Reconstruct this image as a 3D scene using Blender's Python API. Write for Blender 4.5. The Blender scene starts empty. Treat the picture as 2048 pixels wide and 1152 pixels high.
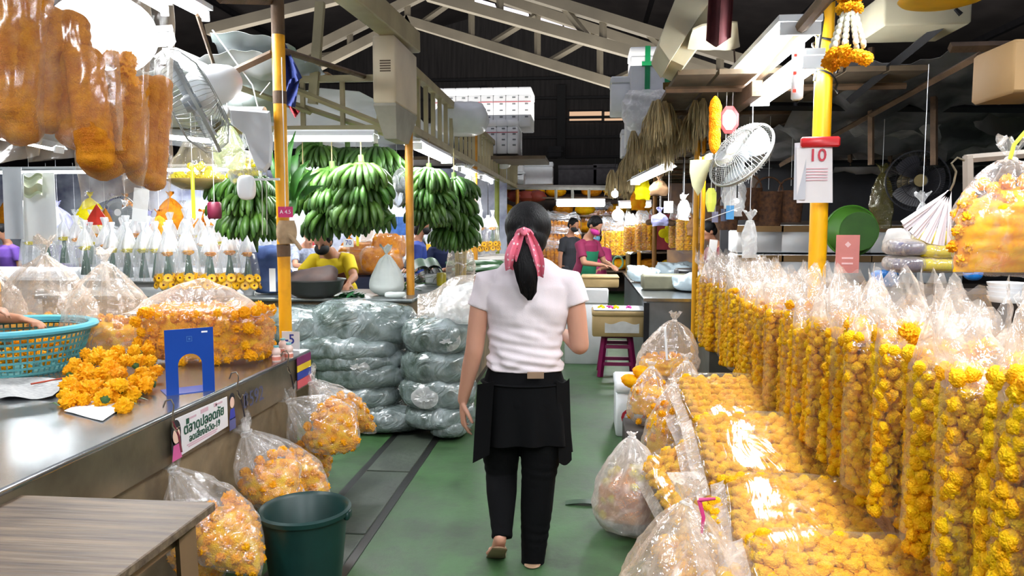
import bpy, bmesh, math, random
from mathutils import Vector, Matrix, Euler, noise
V = Vector
PI = math.pi
sc = bpy.context.scene
C = sc.collection
F = 1500.0
PW = .40
CAM = V((0, 0, 1.5))
PITCH = math.atan(126 / 1500.0); YAW = math.atan(146 / 1500.0 * math.cos(PITCH))
ROT = Euler((PI / 2 - PITCH, 0, YAW))
M3 = ROT.to_matrix()
cd = bpy.data.cameras.new('camera'); cam = bpy.data.objects.new('camera', cd); C.objects.link(cam)
cam.location = CAM; cam.rotation_euler = ROT
cd.sensor_width = 36; cd.lens = 36 * F / 2048; cd.clip_start = .05; cd.clip_end = 200
sc.camera = cam

def ray(px, py): return M3 @ V(((px - 1024) / F, (576 - py) / F, -1))
def at(px, py, Y):
    d = ray(px, py); return CAM + d * (Y / d.y)
def atz(px, py, z):
    d = ray(px, py); return CAM + d * ((z - 1.5) / d.z)

# ---------------------------------------------------------------- materials
def lin(c):
    o = []
    for v in c[:3]:
        v = v / 255.0
        o.append(v / 12.92 if v <= .04045 else ((v + .055) / 1.055) ** 2.4)
    return (*o, 1)
MATS = {}
def nodes(name):
    m = bpy.data.materials.new(name); m.use_nodes = True
    nt = m.node_tree; nt.nodes.clear()
    out = nt.nodes.new('ShaderNodeOutputMaterial')
    return m, nt, out
def N(nt, t, **kw):
    n = nt.nodes.new(t)
    for k, v in kw.items():
        if k in n.inputs: n.inputs[k].default_value = v
        else: setattr(n, k, v)
    return n
def coords(nt, scale=(1, 1, 1)):
    tc = nt.nodes.new('ShaderNodeTexCoord'); mp = N(nt, 'ShaderNodeMapping'); mp.inputs['Scale'].default_value = scale
    nt.links.new(tc.outputs['Object'], mp.inputs['Vector']); return mp.outputs['Vector']
def mat(name, col, rough=.6, metal=0., var=.15, scale=8., bump=0., bscale=60., col2=None, stretch=(1, 1, 1), spec=.5, coat=0., emit=0., rnd=0., sub=0., trans=0., contrast=(.3, .7)):
    if name in MATS: return MATS[name]
    m, nt, out = nodes(name); L = nt.links
    b = N(nt, 'ShaderNodeBsdfPrincipled'); b.inputs['Roughness'].default_value = rough; b.inputs['Metallic'].default_value = metal
    b.inputs['Specular IOR Level'].default_value = spec; b.inputs['Coat Weight'].default_value = coat; b.inputs['Coat Roughness'].default_value = .15
    if sub: b.inputs['Subsurface Weight'].default_value = sub; b.inputs['Subsurface Radius'].default_value = (.02, .01, .005)
    L.new(b.outputs[0], out.inputs[0])
    c1 = lin(col)
    c2 = lin(col2) if col2 else tuple(max(0, v * (1 - 2 * var)) for v in c1[:3]) + (1,)
    vec = coords(nt, stretch)
    n = N(nt, 'ShaderNodeTexNoise'); n.inputs['Scale'].default_value = scale; n.inputs['Detail'].default_value = 5
    L.new(vec, n.inputs['Vector'])
    r = N(nt, 'ShaderNodeValToRGB'); r.color_ramp.elements[0].position = contrast[0]; r.color_ramp.elements[1].position = contrast[1]
    r.color_ramp.elements[0].color = c2; r.color_ramp.elements[1].color = c1
    L.new(n.outputs['Fac'], r.inputs['Fac'])
    src = r.outputs['Color']
    if rnd:
        oi = N(nt, 'ShaderNodeObjectInfo'); h = N(nt, 'ShaderNodeHueSaturation')
        a = N(nt, 'ShaderNodeMapRange'); a.inputs['To Min'].default_value = .5 - rnd * .16; a.inputs['To Max'].default_value = .5 + rnd * .10
        v = N(nt, 'ShaderNodeMapRange'); v.inputs['To Min'].default_value = 1 - rnd; v.inputs['To Max'].default_value = 1 + rnd * .5
        L.new(oi.outputs['Random'], a.inputs['Value']); L.new(oi.outputs['Random'], v.inputs['Value'])
        L.new(a.outputs[0], h.inputs['Hue']); L.new(v.outputs[0], h.inputs['Value']); L.new(src, h.inputs['Color']); src = h.outputs[0]
    L.new(src, b.inputs['Base Color'])
    if bump:
        n2 = N(nt, 'ShaderNodeTexNoise'); n2.inputs['Scale'].default_value = bscale; n2.inputs['Detail'].default_value = 4
        L.new(vec, n2.inputs['Vector'])
        bp = N(nt, 'ShaderNodeBump'); bp.inputs['Strength'].default_value = bump; bp.inputs['Distance'].default_value = .01
        L.new(n2.outputs['Fac'], bp.inputs['Height']); L.new(bp.outputs[0], b.inputs['Normal'])
    if emit:
        L.new(src, b.inputs['Emission Color']); b.inputs['Emission Strength'].default_value = emit
    if trans:
        tr = N(nt, 'ShaderNodeBsdfTranslucent'); L.new(src, tr.inputs['Color']); mx = N(nt, 'ShaderNodeMixShader'); mx.inputs[0].default_value = trans
        L.new(b.outputs[0], mx.inputs[1]); L.new(tr.outputs[0], mx.inputs[2]); L.new(mx.outputs[0], out.inputs[0])
    MATS[name] = m; return m
def film(name, col=(255, 250, 245), base=.08, milk=.15, edge=.5, rough=.12, bscale=25., bstr=.6, stretch=(1, 1, 1), nscale=9., glint=.07, grough=.09):
    """clear plastic film: see-through, milky in its creases, shiny along its wrinkles"""
    if name in MATS: return MATS[name]
    m, nt, out = nodes(name); L = nt.links
    vec = coords(nt, stretch)
    n = N(nt, 'ShaderNodeTexNoise'); n.inputs['Scale'].default_value = bscale; n.inputs['Detail'].default_value = 3; n.inputs['Distortion'].default_value = 1.2
    L.new(vec, n.inputs['Vector'])
    bp = N(nt, 'ShaderNodeBump'); bp.inputs['Strength'].default_value = bstr; bp.inputs['Distance'].default_value = .012
    L.new(n.outputs['Fac'], bp.inputs['Height'])
    lw = N(nt, 'ShaderNodeLayerWeight'); lw.inputs['Blend'].default_value = .35; L.new(bp.outputs[0], lw.inputs['Normal'])
    n2 = N(nt, 'ShaderNodeTexNoise'); n2.inputs['Scale'].default_value = nscale; n2.inputs['Detail'].default_value = 6; n2.inputs['Distortion'].default_value = 2.
    L.new(vec, n2.inputs['Vector'])
    mr = N(nt, 'ShaderNodeMapRange'); mr.inputs['From Min'].default_value = .5; mr.inputs['From Max'].default_value = .72; mr.inputs['To Min'].default_value = 0; mr.inputs['To Max'].default_value = milk
    L.new(n2.outputs['Fac'], mr.inputs['Value'])
    e = N(nt, 'ShaderNodeMath', operation='MULTIPLY'); e.inputs[1].default_value = edge; L.new(lw.outputs['Facing'], e.inputs[0])
    a = N(nt, 'ShaderNodeMath', operation='ADD'); L.new(e.outputs[0], a.inputs[0]); L.new(mr.outputs[0], a.inputs[1])
    a2 = N(nt, 'ShaderNodeMath', operation='ADD', use_clamp=True); L.new(a.outputs[0], a2.inputs[0]); a2.inputs[1].default_value = base
    t = N(nt, 'ShaderNodeBsdfTransparent'); p = N(nt, 'ShaderNodeBsdfPrincipled'); p.inputs['Base Color'].default_value = lin(col)
    p.inputs['Roughness'].default_value = rough; p.inputs['Specular IOR Level'].default_value = 1.; L.new(bp.outputs[0], p.inputs['Normal'])
    tl = N(nt, 'ShaderNodeBsdfTranslucent'); tl.inputs['Color'].default_value = lin(col)
    m1 = N(nt, 'ShaderNodeMixShader'); m1.inputs[0].default_value = .3; L.new(p.outputs[0], m1.inputs[1]); L.new(tl.outputs[0], m1.inputs[2])
    mx = N(nt, 'ShaderNodeMixShader'); L.new(a2.outputs[0], mx.inputs[0]); L.new(t.outputs[0], mx.inputs[1]); L.new(m1.outputs[0], mx.inputs[2])
    # sharp glints of the thin film
    g = N(nt, 'ShaderNodeBsdfGlossy'); g.inputs['Roughness'].default_value = grough; L.new(bp.outputs[0], g.inputs['Normal'])
    mx2 = N(nt, 'ShaderNodeMixShader'); mx2.inputs[0].default_value = glint; L.new(mx.outputs[0], mx2.inputs[1]); L.new(g.outputs[0], mx2.inputs[2])
    L.new(mx2.outputs[0], out.inputs[0]); MATS[name] = m; return m
def lamp_mat(name, col, strength):
    if name in MATS: return MATS[name]
    m, nt, out = nodes(name); e = N(nt, 'ShaderNodeEmission'); e.inputs[0].default_value = col; e.inputs[1].default_value = strength
    nt.links.new(e.outputs[0], out.inputs[0]); MATS[name] = m; return m
def petal_mat(name, c1, c2, rnd=0., bs=150., dist=.006, emit=0):
    """ruffled petals: voronoi frills in bump and a slight colour change from petal to petal"""
    if name in MATS: return MATS[name]
    m, nt, out = nodes(name); L = nt.links
    b = N(nt, 'ShaderNodeBsdfPrincipled'); b.inputs['Roughness'].default_value = .62; b.inputs['Specular IOR Level'].default_value = .25
    vec = coords(nt)
    v = N(nt, 'ShaderNodeTexVoronoi'); v.inputs['Scale'].default_value = bs; L.new(vec, v.inputs['Vector'])
    n = N(nt, 'ShaderNodeTexNoise'); n.inputs['Scale'].default_value = 14; n.inputs['Detail'].default_value = 6; n.inputs['Roughness'].default_value = .7; L.new(vec, n.inputs['Vector'])
    r = N(nt, 'ShaderNodeValToRGB'); r.color_ramp.elements[0].position = .36; r.color_ramp.elements[1].position = .62
    r.color_ramp.elements[0].color = lin(c2); r.color_ramp.elements[1].color = lin(c1); L.new(n.outputs['Fac'], r.inputs['Fac'])
    src = r.outputs['Color']
    if rnd:
        oi = N(nt, 'ShaderNodeObjectInfo'); h = N(nt, 'ShaderNodeHueSaturation')
        a = N(nt, 'ShaderNodeMapRange'); a.inputs['To Min'].default_value = .5 - rnd * .1; a.inputs['To Max'].default_value = .5 + rnd * .06
        L.new(oi.outputs['Random'], a.inputs['Value']); L.new(a.outputs[0], h.inputs['Hue']); L.new(src, h.inputs['Color']); src = h.outputs[0]
    L.new(src, b.inputs['Base Color'])
    bp = N(nt, 'ShaderNodeBump'); bp.inputs['Strength'].default_value = 1.; bp.inputs['Distance'].default_value = dist; bp.invert = True
    L.new(v.outputs['Distance'], bp.inputs['Height']); L.new(bp.outputs[0], b.inputs['Normal'])
    tr = N(nt, 'ShaderNodeBsdfTranslucent'); L.new(src, tr.inputs['Color']); mx = N(nt, 'ShaderNodeMixShader'); mx.inputs[0].default_value = .25
    L.new(b.outputs[0], mx.inputs[1]); L.new(tr.outputs[0], mx.inputs[2]); L.new(mx.outputs[0], out.inputs[0]); MATS[name] = m; return m

# ---------------------------------------------------------------- object helpers
def tag(o, label=None, cat=None, group=None, kind=None):
    if label: o['label'] = label
    if cat: o['category'] = cat
    if group: o['group'] = group
    if kind: o['kind'] = kind
    return o
def thing(name, label, cat, loc=(0, 0, 0), rot=(0, 0, 0), group=None, scale=1.):
    o = bpy.data.objects.new(name, None); C.objects.link(o); o.empty_display_size = .05
    o.location = loc; o.rotation_euler = rot if not isinstance(rot, (int, float)) else (0, 0, rot); o.scale = (scale,) * 3
    return tag(o, label, cat, group)
def link_mesh(name, me, parent=None, loc=(0, 0, 0), rot=(0, 0, 0), scale=None):
    o = bpy.data.objects.new(name, me); C.objects.link(o); o.location = loc; o.rotation_euler = rot
    if scale is not None: o.scale = scale if hasattr(scale, '__len__') else (scale,) * 3
    if parent: o.parent = parent
    return o
def dup(o, loc=None, rot=None, label=None, group=None, scale=None, parent=None):
    c = o.copy(); C.objects.link(c)
    if parent: c.parent = parent
    if loc is not None: c.location = loc
    if rot is not None: c.rotation_euler = rot if not isinstance(rot, (int, float)) else (0, 0, rot)
    if scale is not None: c.scale = scale if hasattr(scale, '__len__') else (scale,) * 3
    if label: c['label'] = label
    if group: c['group'] = group
    for ch in list(o.children): dup(ch, parent=c)
    return c
def rotm(r):
    if r is None: return Matrix.Identity(4)
    if isinstance(r, Matrix): return r.to_4x4()
    return Euler(r).to_matrix().to_4x4()
def basis(z, x=None):
    z = V(z).normalized(); x = V(x) if x is not None else (V((1, 0, 0)) if abs(z.x) < .9 else V((0, 1, 0)))
    y = z.cross(x).normalized(); x = y.cross(z).normalized()
    return Matrix((x, y, z)).transposed()

class G:
    def __init__(s): s.bm = bmesh.new(); s.mi = 0
    def faces(s, vs, idx):
        bv = [s.bm.verts.new(v) for v in vs]
        for f in idx:
            try: fc = s.bm.faces.new([bv[i] for i in f]); fc.material_index = s.mi
            except ValueError: pass
        return bv
    def box(s, c, d, rot=None, bev=0.):
        x, y, z = d[0] / 2, d[1] / 2, d[2] / 2; m = Matrix.Translation(c) @ rotm(rot)
        if bev:
            b = min(bev, x * .99, y * .99, z * .99)
            # chamfered box: three stacked outlines
            def ring(ix, iy, zz):
                return [(-ix + 0, -iy, zz), (ix, -iy, zz), (ix, iy, zz), (-ix, iy, zz)]
            def oct_(hx, hy, cc, zz):
                return [(-hx + cc, -hy, zz), (hx - cc, -hy, zz), (hx, -hy + cc, zz), (hx, hy - cc, zz), (hx - cc, hy, zz), (-hx + cc, hy, zz), (-hx, hy - cc, zz), (-hx, -hy + cc, zz)]
            rs = [oct_(x - b, y - b, b * .3, -z), oct_(x, y, b, -z + b), oct_(x, y, b, z - b), oct_(x - b, y - b, b * .3, z)]
            s.loft([[m @ V(p) for p in r] for r in rs]); return s
        vs = [m @ V((i * x, j * y, k * z)) for i in (-1, 1) for j in (-1, 1) for k in (-1, 1)]
        s.faces(vs, [(0, 1, 3, 2), (4, 6, 7, 5), (0, 4, 5, 1), (2, 3, 7, 6), (0, 2, 6, 4), (1, 5, 7, 3)]); return s
    def loft(s, rings, cap=True, closed=True):
        n = len(rings[0]); vs = [p for r in rings for p in r]; idx = []
        for i in range(len(rings) - 1):
            for j in range(n if closed else n - 1):
                a = i * n + j; b = i * n + (j + 1) % n; idx.append((a, b, b + n, a + n))
        if cap and closed:
            idx.append(tuple(range(n))[::-1]); k = (len(rings) - 1) * n; idx.append(tuple(range(k, k + n)))
        s.faces(vs, idx); return s
    def tube(s, pts, r, n=10, cap=True, flat=1., ref=None, round_=False):
        pts = [V(p) for p in pts]; m = len(pts)
        rs = r if hasattr(r, '__len__') else [r] * m
        rs = [(q, q * flat) if not hasattr(q, '__len__') else q for q in rs]
        if round_:   # hemispherical ends
            def ends(p, d, q):
                return [(p + d * (math.sin(a) * max(q)), (q[0] * math.cos(a), q[1] * math.cos(a))) for a in (PI / 2 * .92, PI / 3, PI / 6)]
            e0 = ends(pts[0], (pts[0] - pts[1]).normalized(), rs[0]); e1 = ends(pts[-1], (pts[-1] - pts[-2]).normalized(), rs[-1])[::-1]
            pts = [e[0] for e in e0] + pts + [e[0] for e in e1]; rs = [e[1] for e in e0] + rs + [e[1] for e in e1]; m = len(pts)
        rings = []; x = V(ref) if ref is not None else None
        for i, p in enumerate(pts):
            t = (pts[min(i + 1, m - 1)] - pts[max(i - 1, 0)])
            t = t.normalized() if t.length > 1e-9 else V((0, 0, 1))
            if x is None: x = V((1, 0, 0)) if abs(t.x) < .9 else V((0, 1, 0))
            y = t.cross(x)
            if y.length < 1e-4: x = V((.3, .9, .1)); y = t.cross(x)
            y.normalize(); xx = y.cross(t).normalized()
            if ref is None: x = xx
            a, b = rs[i]
            rings.append([p + xx * (a * math.cos(2 * PI * k / n)) + y * (b * math.sin(2 * PI * k / n)) for k in range(n)])
        return s.loft(rings, cap)
    def cyl(s, p0, p1, r0, r1=None, n=16, cap=True): return s.tube([p0, p1], [r0, r0 if r1 is None else r1], n, cap)
    def ell(s, c, r, seg=16, rg=10, rot=None, f=None):
        r = r if hasattr(r, '__len__') else (r,) * 3; m = Matrix.Translation(c) @ rotm(rot); rings = []
        for i in range(rg + 1):
            a = -PI / 2 + PI * (.02 + .96 * i / rg); ring = []
            for k in range(seg):
                p = V((math.cos(a) * math.cos(2 * PI * k / seg), math.cos(a) * math.sin(2 * PI * k / seg), math.sin(a)))
                if f: p = f(p)
                ring.append(m @ V((p.x * r[0], p.y * r[1], p.z * r[2])))
            rings.append(ring)
        return s.loft(rings)
    def lathe(s, prof, n=24, c=(0, 0, 0), rot=None, cap=False, wob=None):
        m = Matrix.Translation(c) @ rotm(rot)
        return s.loft([[m @ V((r * math.cos(2 * PI * k / n), r * math.sin(2 * PI * k / n), z)) for k in range(n)] for r, z in prof], cap)
    def grid(s, f, nu, nv):
        vs = [f(i / nu, j / nv) for i in range(nu + 1) for j in range(nv + 1)]; w = nv + 1
        s.faces(vs, [(i * w + j, (i + 1) * w + j, (i + 1) * w + j + 1, i * w + j + 1) for i in range(nu) for j in range(nv)]); return s
    def slab(s, f, nu, nv, th):   # a bent sheet with real thickness
        s.grid(f, nu, nv); s.grid(lambda u, v: V(f(u, v)) - V(th), nu, nv)
        e = [(0, j) for j in range(nv)] + [(i, nv) for i in range(nu)] + [(nu, nv - j) for j in range(nv)] + [(nu - i, 0) for i in range(nu)]
        top = [V(f(i / nu, j / nv)) for i, j in e]; s.loft([top, [p - V(th) for p in top]], cap=False); return s
    def prism(s, pts, th, m=None):   # outline in xz extruded along y by th
        m = m or Matrix.Identity(4)
        a = [m @ V((p[0], -th / 2, p[1])) for p in pts]; b = [m @ V((p[0], th / 2, p[1])) for p in pts]
        return s.loft([a, b])
    def add(s, me, m):
        off = len(s.bm.verts); k = {}
        vs = [s.bm.verts.new(m @ v.co) for v in me.vertices]
        for p in me.polygons:
            try: f = s.bm.faces.new([vs[i] for i in p.vertices]); f.material_index = s.mi if s.mi else p.material_index
            except ValueError: pass
        return s
    def warp(s, f):
        for v in s.bm.verts: v.co = f(v.co)
        return s
    def mesh(s, name, mats, smooth=True, angle=45):
        bmesh.ops.recalc_face_normals(s.bm, faces=s.bm.faces)
        me = bpy.data.meshes.new(name); s.bm.to_mesh(me); s.bm.free()
        for m in (mats if isinstance(mats, (list, tuple)) else [mats]): me.materials.append(m)
        if smooth:
            me.polygons.foreach_set('use_smooth', [True] * len(me.polygons)); me.set_sharp_from_angle(angle=math.radians(angle))
        return me
    def obj(s, name, mats, parent=None, loc=(0, 0, 0), rot=(0, 0, 0), smooth=True, angle=45, label=None, cat=None, group=None, kind=None):
        o = link_mesh(name, s.mesh(name, mats, smooth, angle), parent, loc, rot)
        return tag(o, label, cat, group, kind)
def recenter(o):
    """put a one-mesh object's origin at the foot of its mesh"""
    me = o.data; xs = [v.co for v in me.vertices]
    c = V(((min(p.x for p in xs) + max(p.x for p in xs)) / 2, (min(p.y for p in xs) + max(p.y for p in xs)) / 2, min(p.z for p in xs)))
    me.transform(Matrix.Translation(-c)); o.location = V(o.location) + c; return o
def remeshed(g, name, mats, voxel=.006, smooth=8, parent=None, dec=0):
    me = g.mesh(name + '_tmp', mats); o = link_mesh(name + '_tmp', me)
    r = o.modifiers.new('r', 'REMESH'); r.mode = 'VOXEL'; r.voxel_size = voxel; r.use_smooth_shade = True
    if smooth:
        sm = o.modifiers.new('s', 'SMOOTH'); sm.factor = .5; sm.iterations = smooth
    dg = bpy.context.evaluated_depsgraph_get(); dg.update()
    m2 = bpy.data.meshes.new_from_object(o.evaluated_get(dg)); m2.name = name
    bpy.data.objects.remove(o); bpy.data.meshes.remove(me)
    m2.materials.clear()
    for m in (mats if isinstance(mats, (list, tuple)) else [mats]): m2.materials.append(m)
    return link_mesh(name, m2, parent)
def text(body, size, m, mat_, name='lettering', parent=None, extrude=.0006, bold=0., sx=1.):
    """writing as thin real letters; m places it (x along the line, z up out of the sheet's y)"""
    cu = bpy.data.curves.new(name, 'FONT'); cu.body = body; cu.size = size; cu.align_x = 'CENTER'; cu.align_y = 'CENTER'; cu.extrude = extrude; cu.offset = bold; cu.resolution_u = 3
    o = bpy.data.objects.new(name + '_tmp', cu); C.objects.link(o)
    dg = bpy.context.evaluated_depsgraph_get(); dg.update()
    me = bpy.data.meshes.new_from_object(o.evaluated_get(dg)); bpy.data.objects.remove(o)
    me.materials.clear(); me.materials.append(mat_); me.transform(m @ Matrix.Scale(sx, 4, V((1, 0, 0))))
    return link_mesh(name, me, parent)
def nz(p, s=1., seed=0): return noise.noise(V((p[0] * s + seed * 7.3, p[1] * s + seed * 3.1, p[2] * s - seed * 5.7)))
# ---------------------------------------------------------------- shared materials
P_YEL = petal_mat('petal_yellow', (255, 198, 4), (246, 150, 0), rnd=.10, bs=9, dist=.002)
P_GAR = petal_mat('petal_garland', (255, 208, 0), (248, 168, 0), bs=190, dist=.004)
P_ORG = petal_mat('petal_shaded_orange', (226, 148, 14), (192, 106, 6), bs=240, dist=.003)  # deep orange: shade over the upper left garlands is put into this colour
P_LEM = petal_mat('petal_lemon', (244, 232, 14), (226, 204, 0), bs=8, dist=.0016)
P_ORGF = petal_mat('petal_orange_head', (252, 176, 22), (240, 146, 8), bs=8, dist=.0016)
GREEN = mat('stem_green', (52, 92, 30), .6, var=.25)
FILM = film('clear_film', base=.04, milk=.22, edge=.42)
FILM_B = film('crumpled_film', (250, 236, 222), base=.13, milk=.38, edge=.5, glint=.11, bscale=16, bstr=.9, nscale=7)
FILM_T = film('taut_film', (255, 240, 220), base=.015, milk=.06, edge=.26, bscale=22, bstr=.8, stretch=(1, 1, .5))
FILM_P = film('pack_film', (255, 244, 220), base=.0, milk=.04, edge=.18, bscale=7, bstr=.5, stretch=(1, .5, 1), glint=.12, grough=.12)
FILM_M = film('milky_film', (250, 250, 250), base=.3, milk=.4, edge=.6, rough=.3, bscale=12, bstr=.6)
FILM_C = film('cone_film', (250, 252, 255), base=.16, milk=.3, edge=.8, rough=.2, bscale=20, bstr=.6, stretch=(1, 1, .3))
WHITE_PL = mat('white_plastic', (232, 234, 236), .35, var=.03)
WHITE_PAPER = mat('white_paper', (238, 236, 234), .75, var=.03)
FOAM = mat('white_foam', (226, 228, 230), .8, var=.05, bump=.1, bscale=120)
STEEL = mat('steel_sheet', (168, 172, 174), .22, metal=.9, var=.12, scale=3, bump=.05, bscale=9)
STEEL_D = mat('scuffed_steel_reflection_tint', (138, 126, 104), .32, metal=.55, scale=3, col2=(84, 76, 62), bump=.2, bscale=14)  # scuffs, plus the counter face's brownish reflection put into the beige
YPAINT = mat('yellow_pole_paint', (232, 164, 8), .4, var=.1, scale=5, col2=(176, 118, 14), contrast=(.25, .5), bump=.1)
OPAINT = mat('ochre_pole_paint', (196, 132, 24), .5, var=.12, scale=5, col2=(140, 92, 30), contrast=(.25, .5))
RUST = mat('rusty_iron', (104, 80, 58), .7, metal=.2, var=.25, scale=9, bump=.3)
BEIGE = mat('beige_beam_paint', (164, 152, 116), .6, var=.14, scale=4, bump=.15)
BEIGE_D = mat('dusty_truss_paint', (112, 104, 88), .7, var=.16, scale=2)
DARK = mat('dark_metal', (38, 38, 42), .5, metal=.5, var=.2)
BLACK = mat('black_plastic', (18, 18, 20), .45, var=.1)
RAFFIA = mat('raffia', (182, 162, 118), .85, var=.3, scale=24, stretch=(1, 1, .15), bump=.6, bscale=60)
BANANA = mat('banana_green', (74, 116, 36), .45, var=.22, scale=7, rnd=.08, col2=(36, 70, 22))
LEAF = mat('leaf_green', (56, 112, 40), .45, var=.25, scale=9, trans=.15)
LEAF_D = mat('leaf_dark_green', (26, 66, 34), .45, var=.3, scale=9)
CARD = mat('cardboard', (150, 118, 76), .8, var=.12, scale=3)
WOOD = mat('weathered_wood', (112, 94, 74), .5, scale=9, col2=(60, 46, 36), stretch=(.35, 5, 5), bump=.3, bscale=20, contrast=(.3, .68))
SKIN = mat('skin', (190, 138, 114), .55, var=.05, sub=.08)
SKIN_D = mat('skin_tan', (170, 118, 90), .55, var=.06)
HAIR = mat('black_hair', (10, 8, 10), .5, var=.3, scale=30, stretch=(3, 3, .12), bump=.7, bscale=70, spec=.18)
RED = mat('red_plastic', (196, 22, 26), .4, var=.06)
PINK = mat('pink_card', (206, 46, 110), .5, var=.05)
BLUE = mat('blue_enamel', (8, 62, 150), .35, var=.06, scale=3)
INK = mat('ink_black', (30, 32, 40), .6, var=.02)
INKB = mat('ink_blue', (42, 56, 150), .6, var=.02)
INKG = mat('ink_green', (24, 78, 58), .6, var=.02)
INKR = mat('ink_red', (190, 40, 60), .6, var=.02)
TUBE_E = lamp_mat('lit_tube', (.93, .97, 1, 1), 24)
TUBE_S = lamp_mat('lit_tube_soft', (.93, .97, 1, 1), 17)
BULB_E = lamp_mat('lit_bulb', (1, .97, .9, 1), 14)

# ---------------------------------------------------------------- marigold heads and garlands
def pom(g, c, r, seed, sg=22, rg=14, sc_=2.6, amp=.30, flat=.86):
    """one marigold head: a ball of crowded ruffled petals"""
    def f(q):
        d = noise.voronoi(q * sc_ + V((seed * 3.7, 0, 0)))[0]; return q * (1.08 - amp * d[0] * 1.5 + .10 * nz(q, 6, seed))
    g.ell(c, (r, r, r * flat), sg, rg, rot=(seed * 1.3, seed * 2.1, 0) if sg < 20 else None, f=f)
def flower_mesh(name, mt, seed, n=64, lod=2):
    g = G(); pom(g, (0, 0, 0), 1, seed, 30, 20, 3.3, .42, .8); return g.mesh(name, [mt, GREEN], True, 70)
FL = [flower_mesh('marigold', P_YEL, i) for i in range(5)]
FLG = []
for i in range(2):   # with its green cup, seen from the side
    g = G(); g.add(FL[i], Matrix.Identity(4)); g.mi = 1; g.lathe([(.12, -1.15), (.3, -1.0), (.42, -.75), (.4, -.5)], 10, cap=True); FLG.append(g.mesh('marigold', [P_YEL, GREEN], True, 80))

def lumps(u, v, nu, nv, seed):
    """height of close-packed domes at (u, v); u wraps after nu cells"""
    best = 0
    for i in (-1, 0, 1):
        for j in (-1, 0, 1):
            ci = math.floor(u) + i; cj = math.floor(v) + j
            rr = random.Random(((ci % nu) * 7919 + cj * 104729 + seed * 31) & 0xffffff)
            cx = ci + .5 + (cj % 2) * .5 + (rr.random() - .5) * .35; cy = cj + .5 + (rr.random() - .5) * .35; s = .62 + rr.random() * .2
            d = ((u - cx) ** 2 + (v - cy) ** 2) / (s * s)
            if d < 1: best = max(best, math.sqrt(1 - d) * (.8 + .4 * rr.random()))
    return best
def garland_mesh(name, L, r, mt, seed=0, lump=.35, around=5, path=None, n=30, m=None, flat=1.):
    """a string of marigold heads packed close: a tube of overlapping domes, hanging from z=0 to -L or along path"""
    rows = max(3, int(L / (2 * PI * r / around))); m = m or rows * 6; g = G(); rings = []
    path = path or (lambda t: V((0, 0, -L * t)))
    x = V((1, 0, 0))
    for i in range(m + 1):
        t = i / m; p = path(t); tn = (path(min(1, t + .01)) - path(max(0, t - .01))).normalized()
        y = tn.cross(x).normalized(); xx = y.cross(tn).normalized()
        e = min(1, math.sin(PI * min(.5, t * rows * .35)) , math.sin(PI * min(.5, (1 - t) * rows * .35))); e = max(.05, e) ** .6
        ring = []
        for k in range(n):
            a = 2 * PI * k / n; h = lumps(k / n * around, t * rows, around, rows, seed)
            R_ = r * e * (1 - lump + lump * h * 1.15) + nz((a, t * 9, seed), 1.3) * r * .1
            ring.append(p + xx * (R_ * math.cos(a)) + y * (R_ * math.sin(a) * flat))
        rings.append(ring)
    g.loft(rings); return g.mesh(name, mt, True, 80)

# ---------------------------------------------------------------- plastic bags
def bag_geo(w, d, h, seed=0, neck=.014, tuft=.07, bottom='seam', belly=.6, n=56, m=34, wr=.012, pleat=.16, sag=0.):
    """a tied clear bag hanging from its knot at the origin down to -h; seam bottoms end in two corners"""
    g = G(); rings = []; rn = random.Random(seed); ph = rn.random() * 6; k1, k2 = 9 + seed % 4, 15 + seed % 5
    for i in range(7):   # the tuft above the knot
        t = 1 - i / 6; q = neck * .8 + tuft * .55 * t ** 1.3
        rings.append([V((q * math.cos(a) * (1 + .35 * t * math.sin(5 * a + ph)), q * .6 * math.sin(a) * (1 + .35 * t * math.cos(4 * a + ph)),
                         tuft * t * (1 + .3 * math.sin(3 * a + ph) + .15 * math.sin(11 * a)))) for a in [2 * PI * k / n for k in range(n)]])
    for i in range(1, m + 1):
        t = i / m
        a_ = neck + (w / 2 - neck) * math.sin(PI / 2 * min(1, t / belly)) ** .9
        if bottom == 'seam':
            b_ = neck + (d / 2 - neck) * math.sin(PI * min(1, .02 + t * .97)) ** .75; a_ *= 1 - .12 * max(0, t - belly) / (1 - belly)
        else:
            b_ = neck + (d / 2 - neck) * math.sin(PI / 2 * min(1, t / belly)) ** .9
            if t > .8: q = math.sqrt(max(.05, 1 - ((t - .8) / .2) ** 2 * .8)); a_ *= q; b_ *= q
        fade = max(0, 1 - t / .6); ring = []
        for k in range(n):
            a = 2 * PI * k / n; c, s = math.cos(a), math.sin(a)
            sq = (abs(c) ** 2.6 + abs(s) ** 2.6) ** (-1 / 2.6) if bottom == 'seam' else 1
            f = 1 + pleat * fade * math.cos(k1 * a + ph + t * 2) + pleat * .6 * fade * math.cos(k2 * a - ph)
            p = V((a_ * c * sq * f, b_ * s * (sq if bottom != 'seam' else 1) * f, -h * t))
            q = wr * (nz(p, 14, seed) + .6 * nz(p, 33, seed)) * min(1, t * 3)
            ring.append(p + V((c * q, s * q, -sag * math.sin(PI * t) + (.02 * nz(p, 9, seed + 3)))))
        rings.append(ring)
    g.loft(rings, cap=True); return g
def knot_geo(neck=.014, c=(0, 0, 0)):
    g = G(); g.tube([V(c) + V((neck * 1.15 * math.cos(a), neck * 1.15 * math.sin(a), .004 * math.sin(2 * a))) for a in [2 * PI * k / 12 for k in range(13)]], neck * .4, 6); return g
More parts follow.
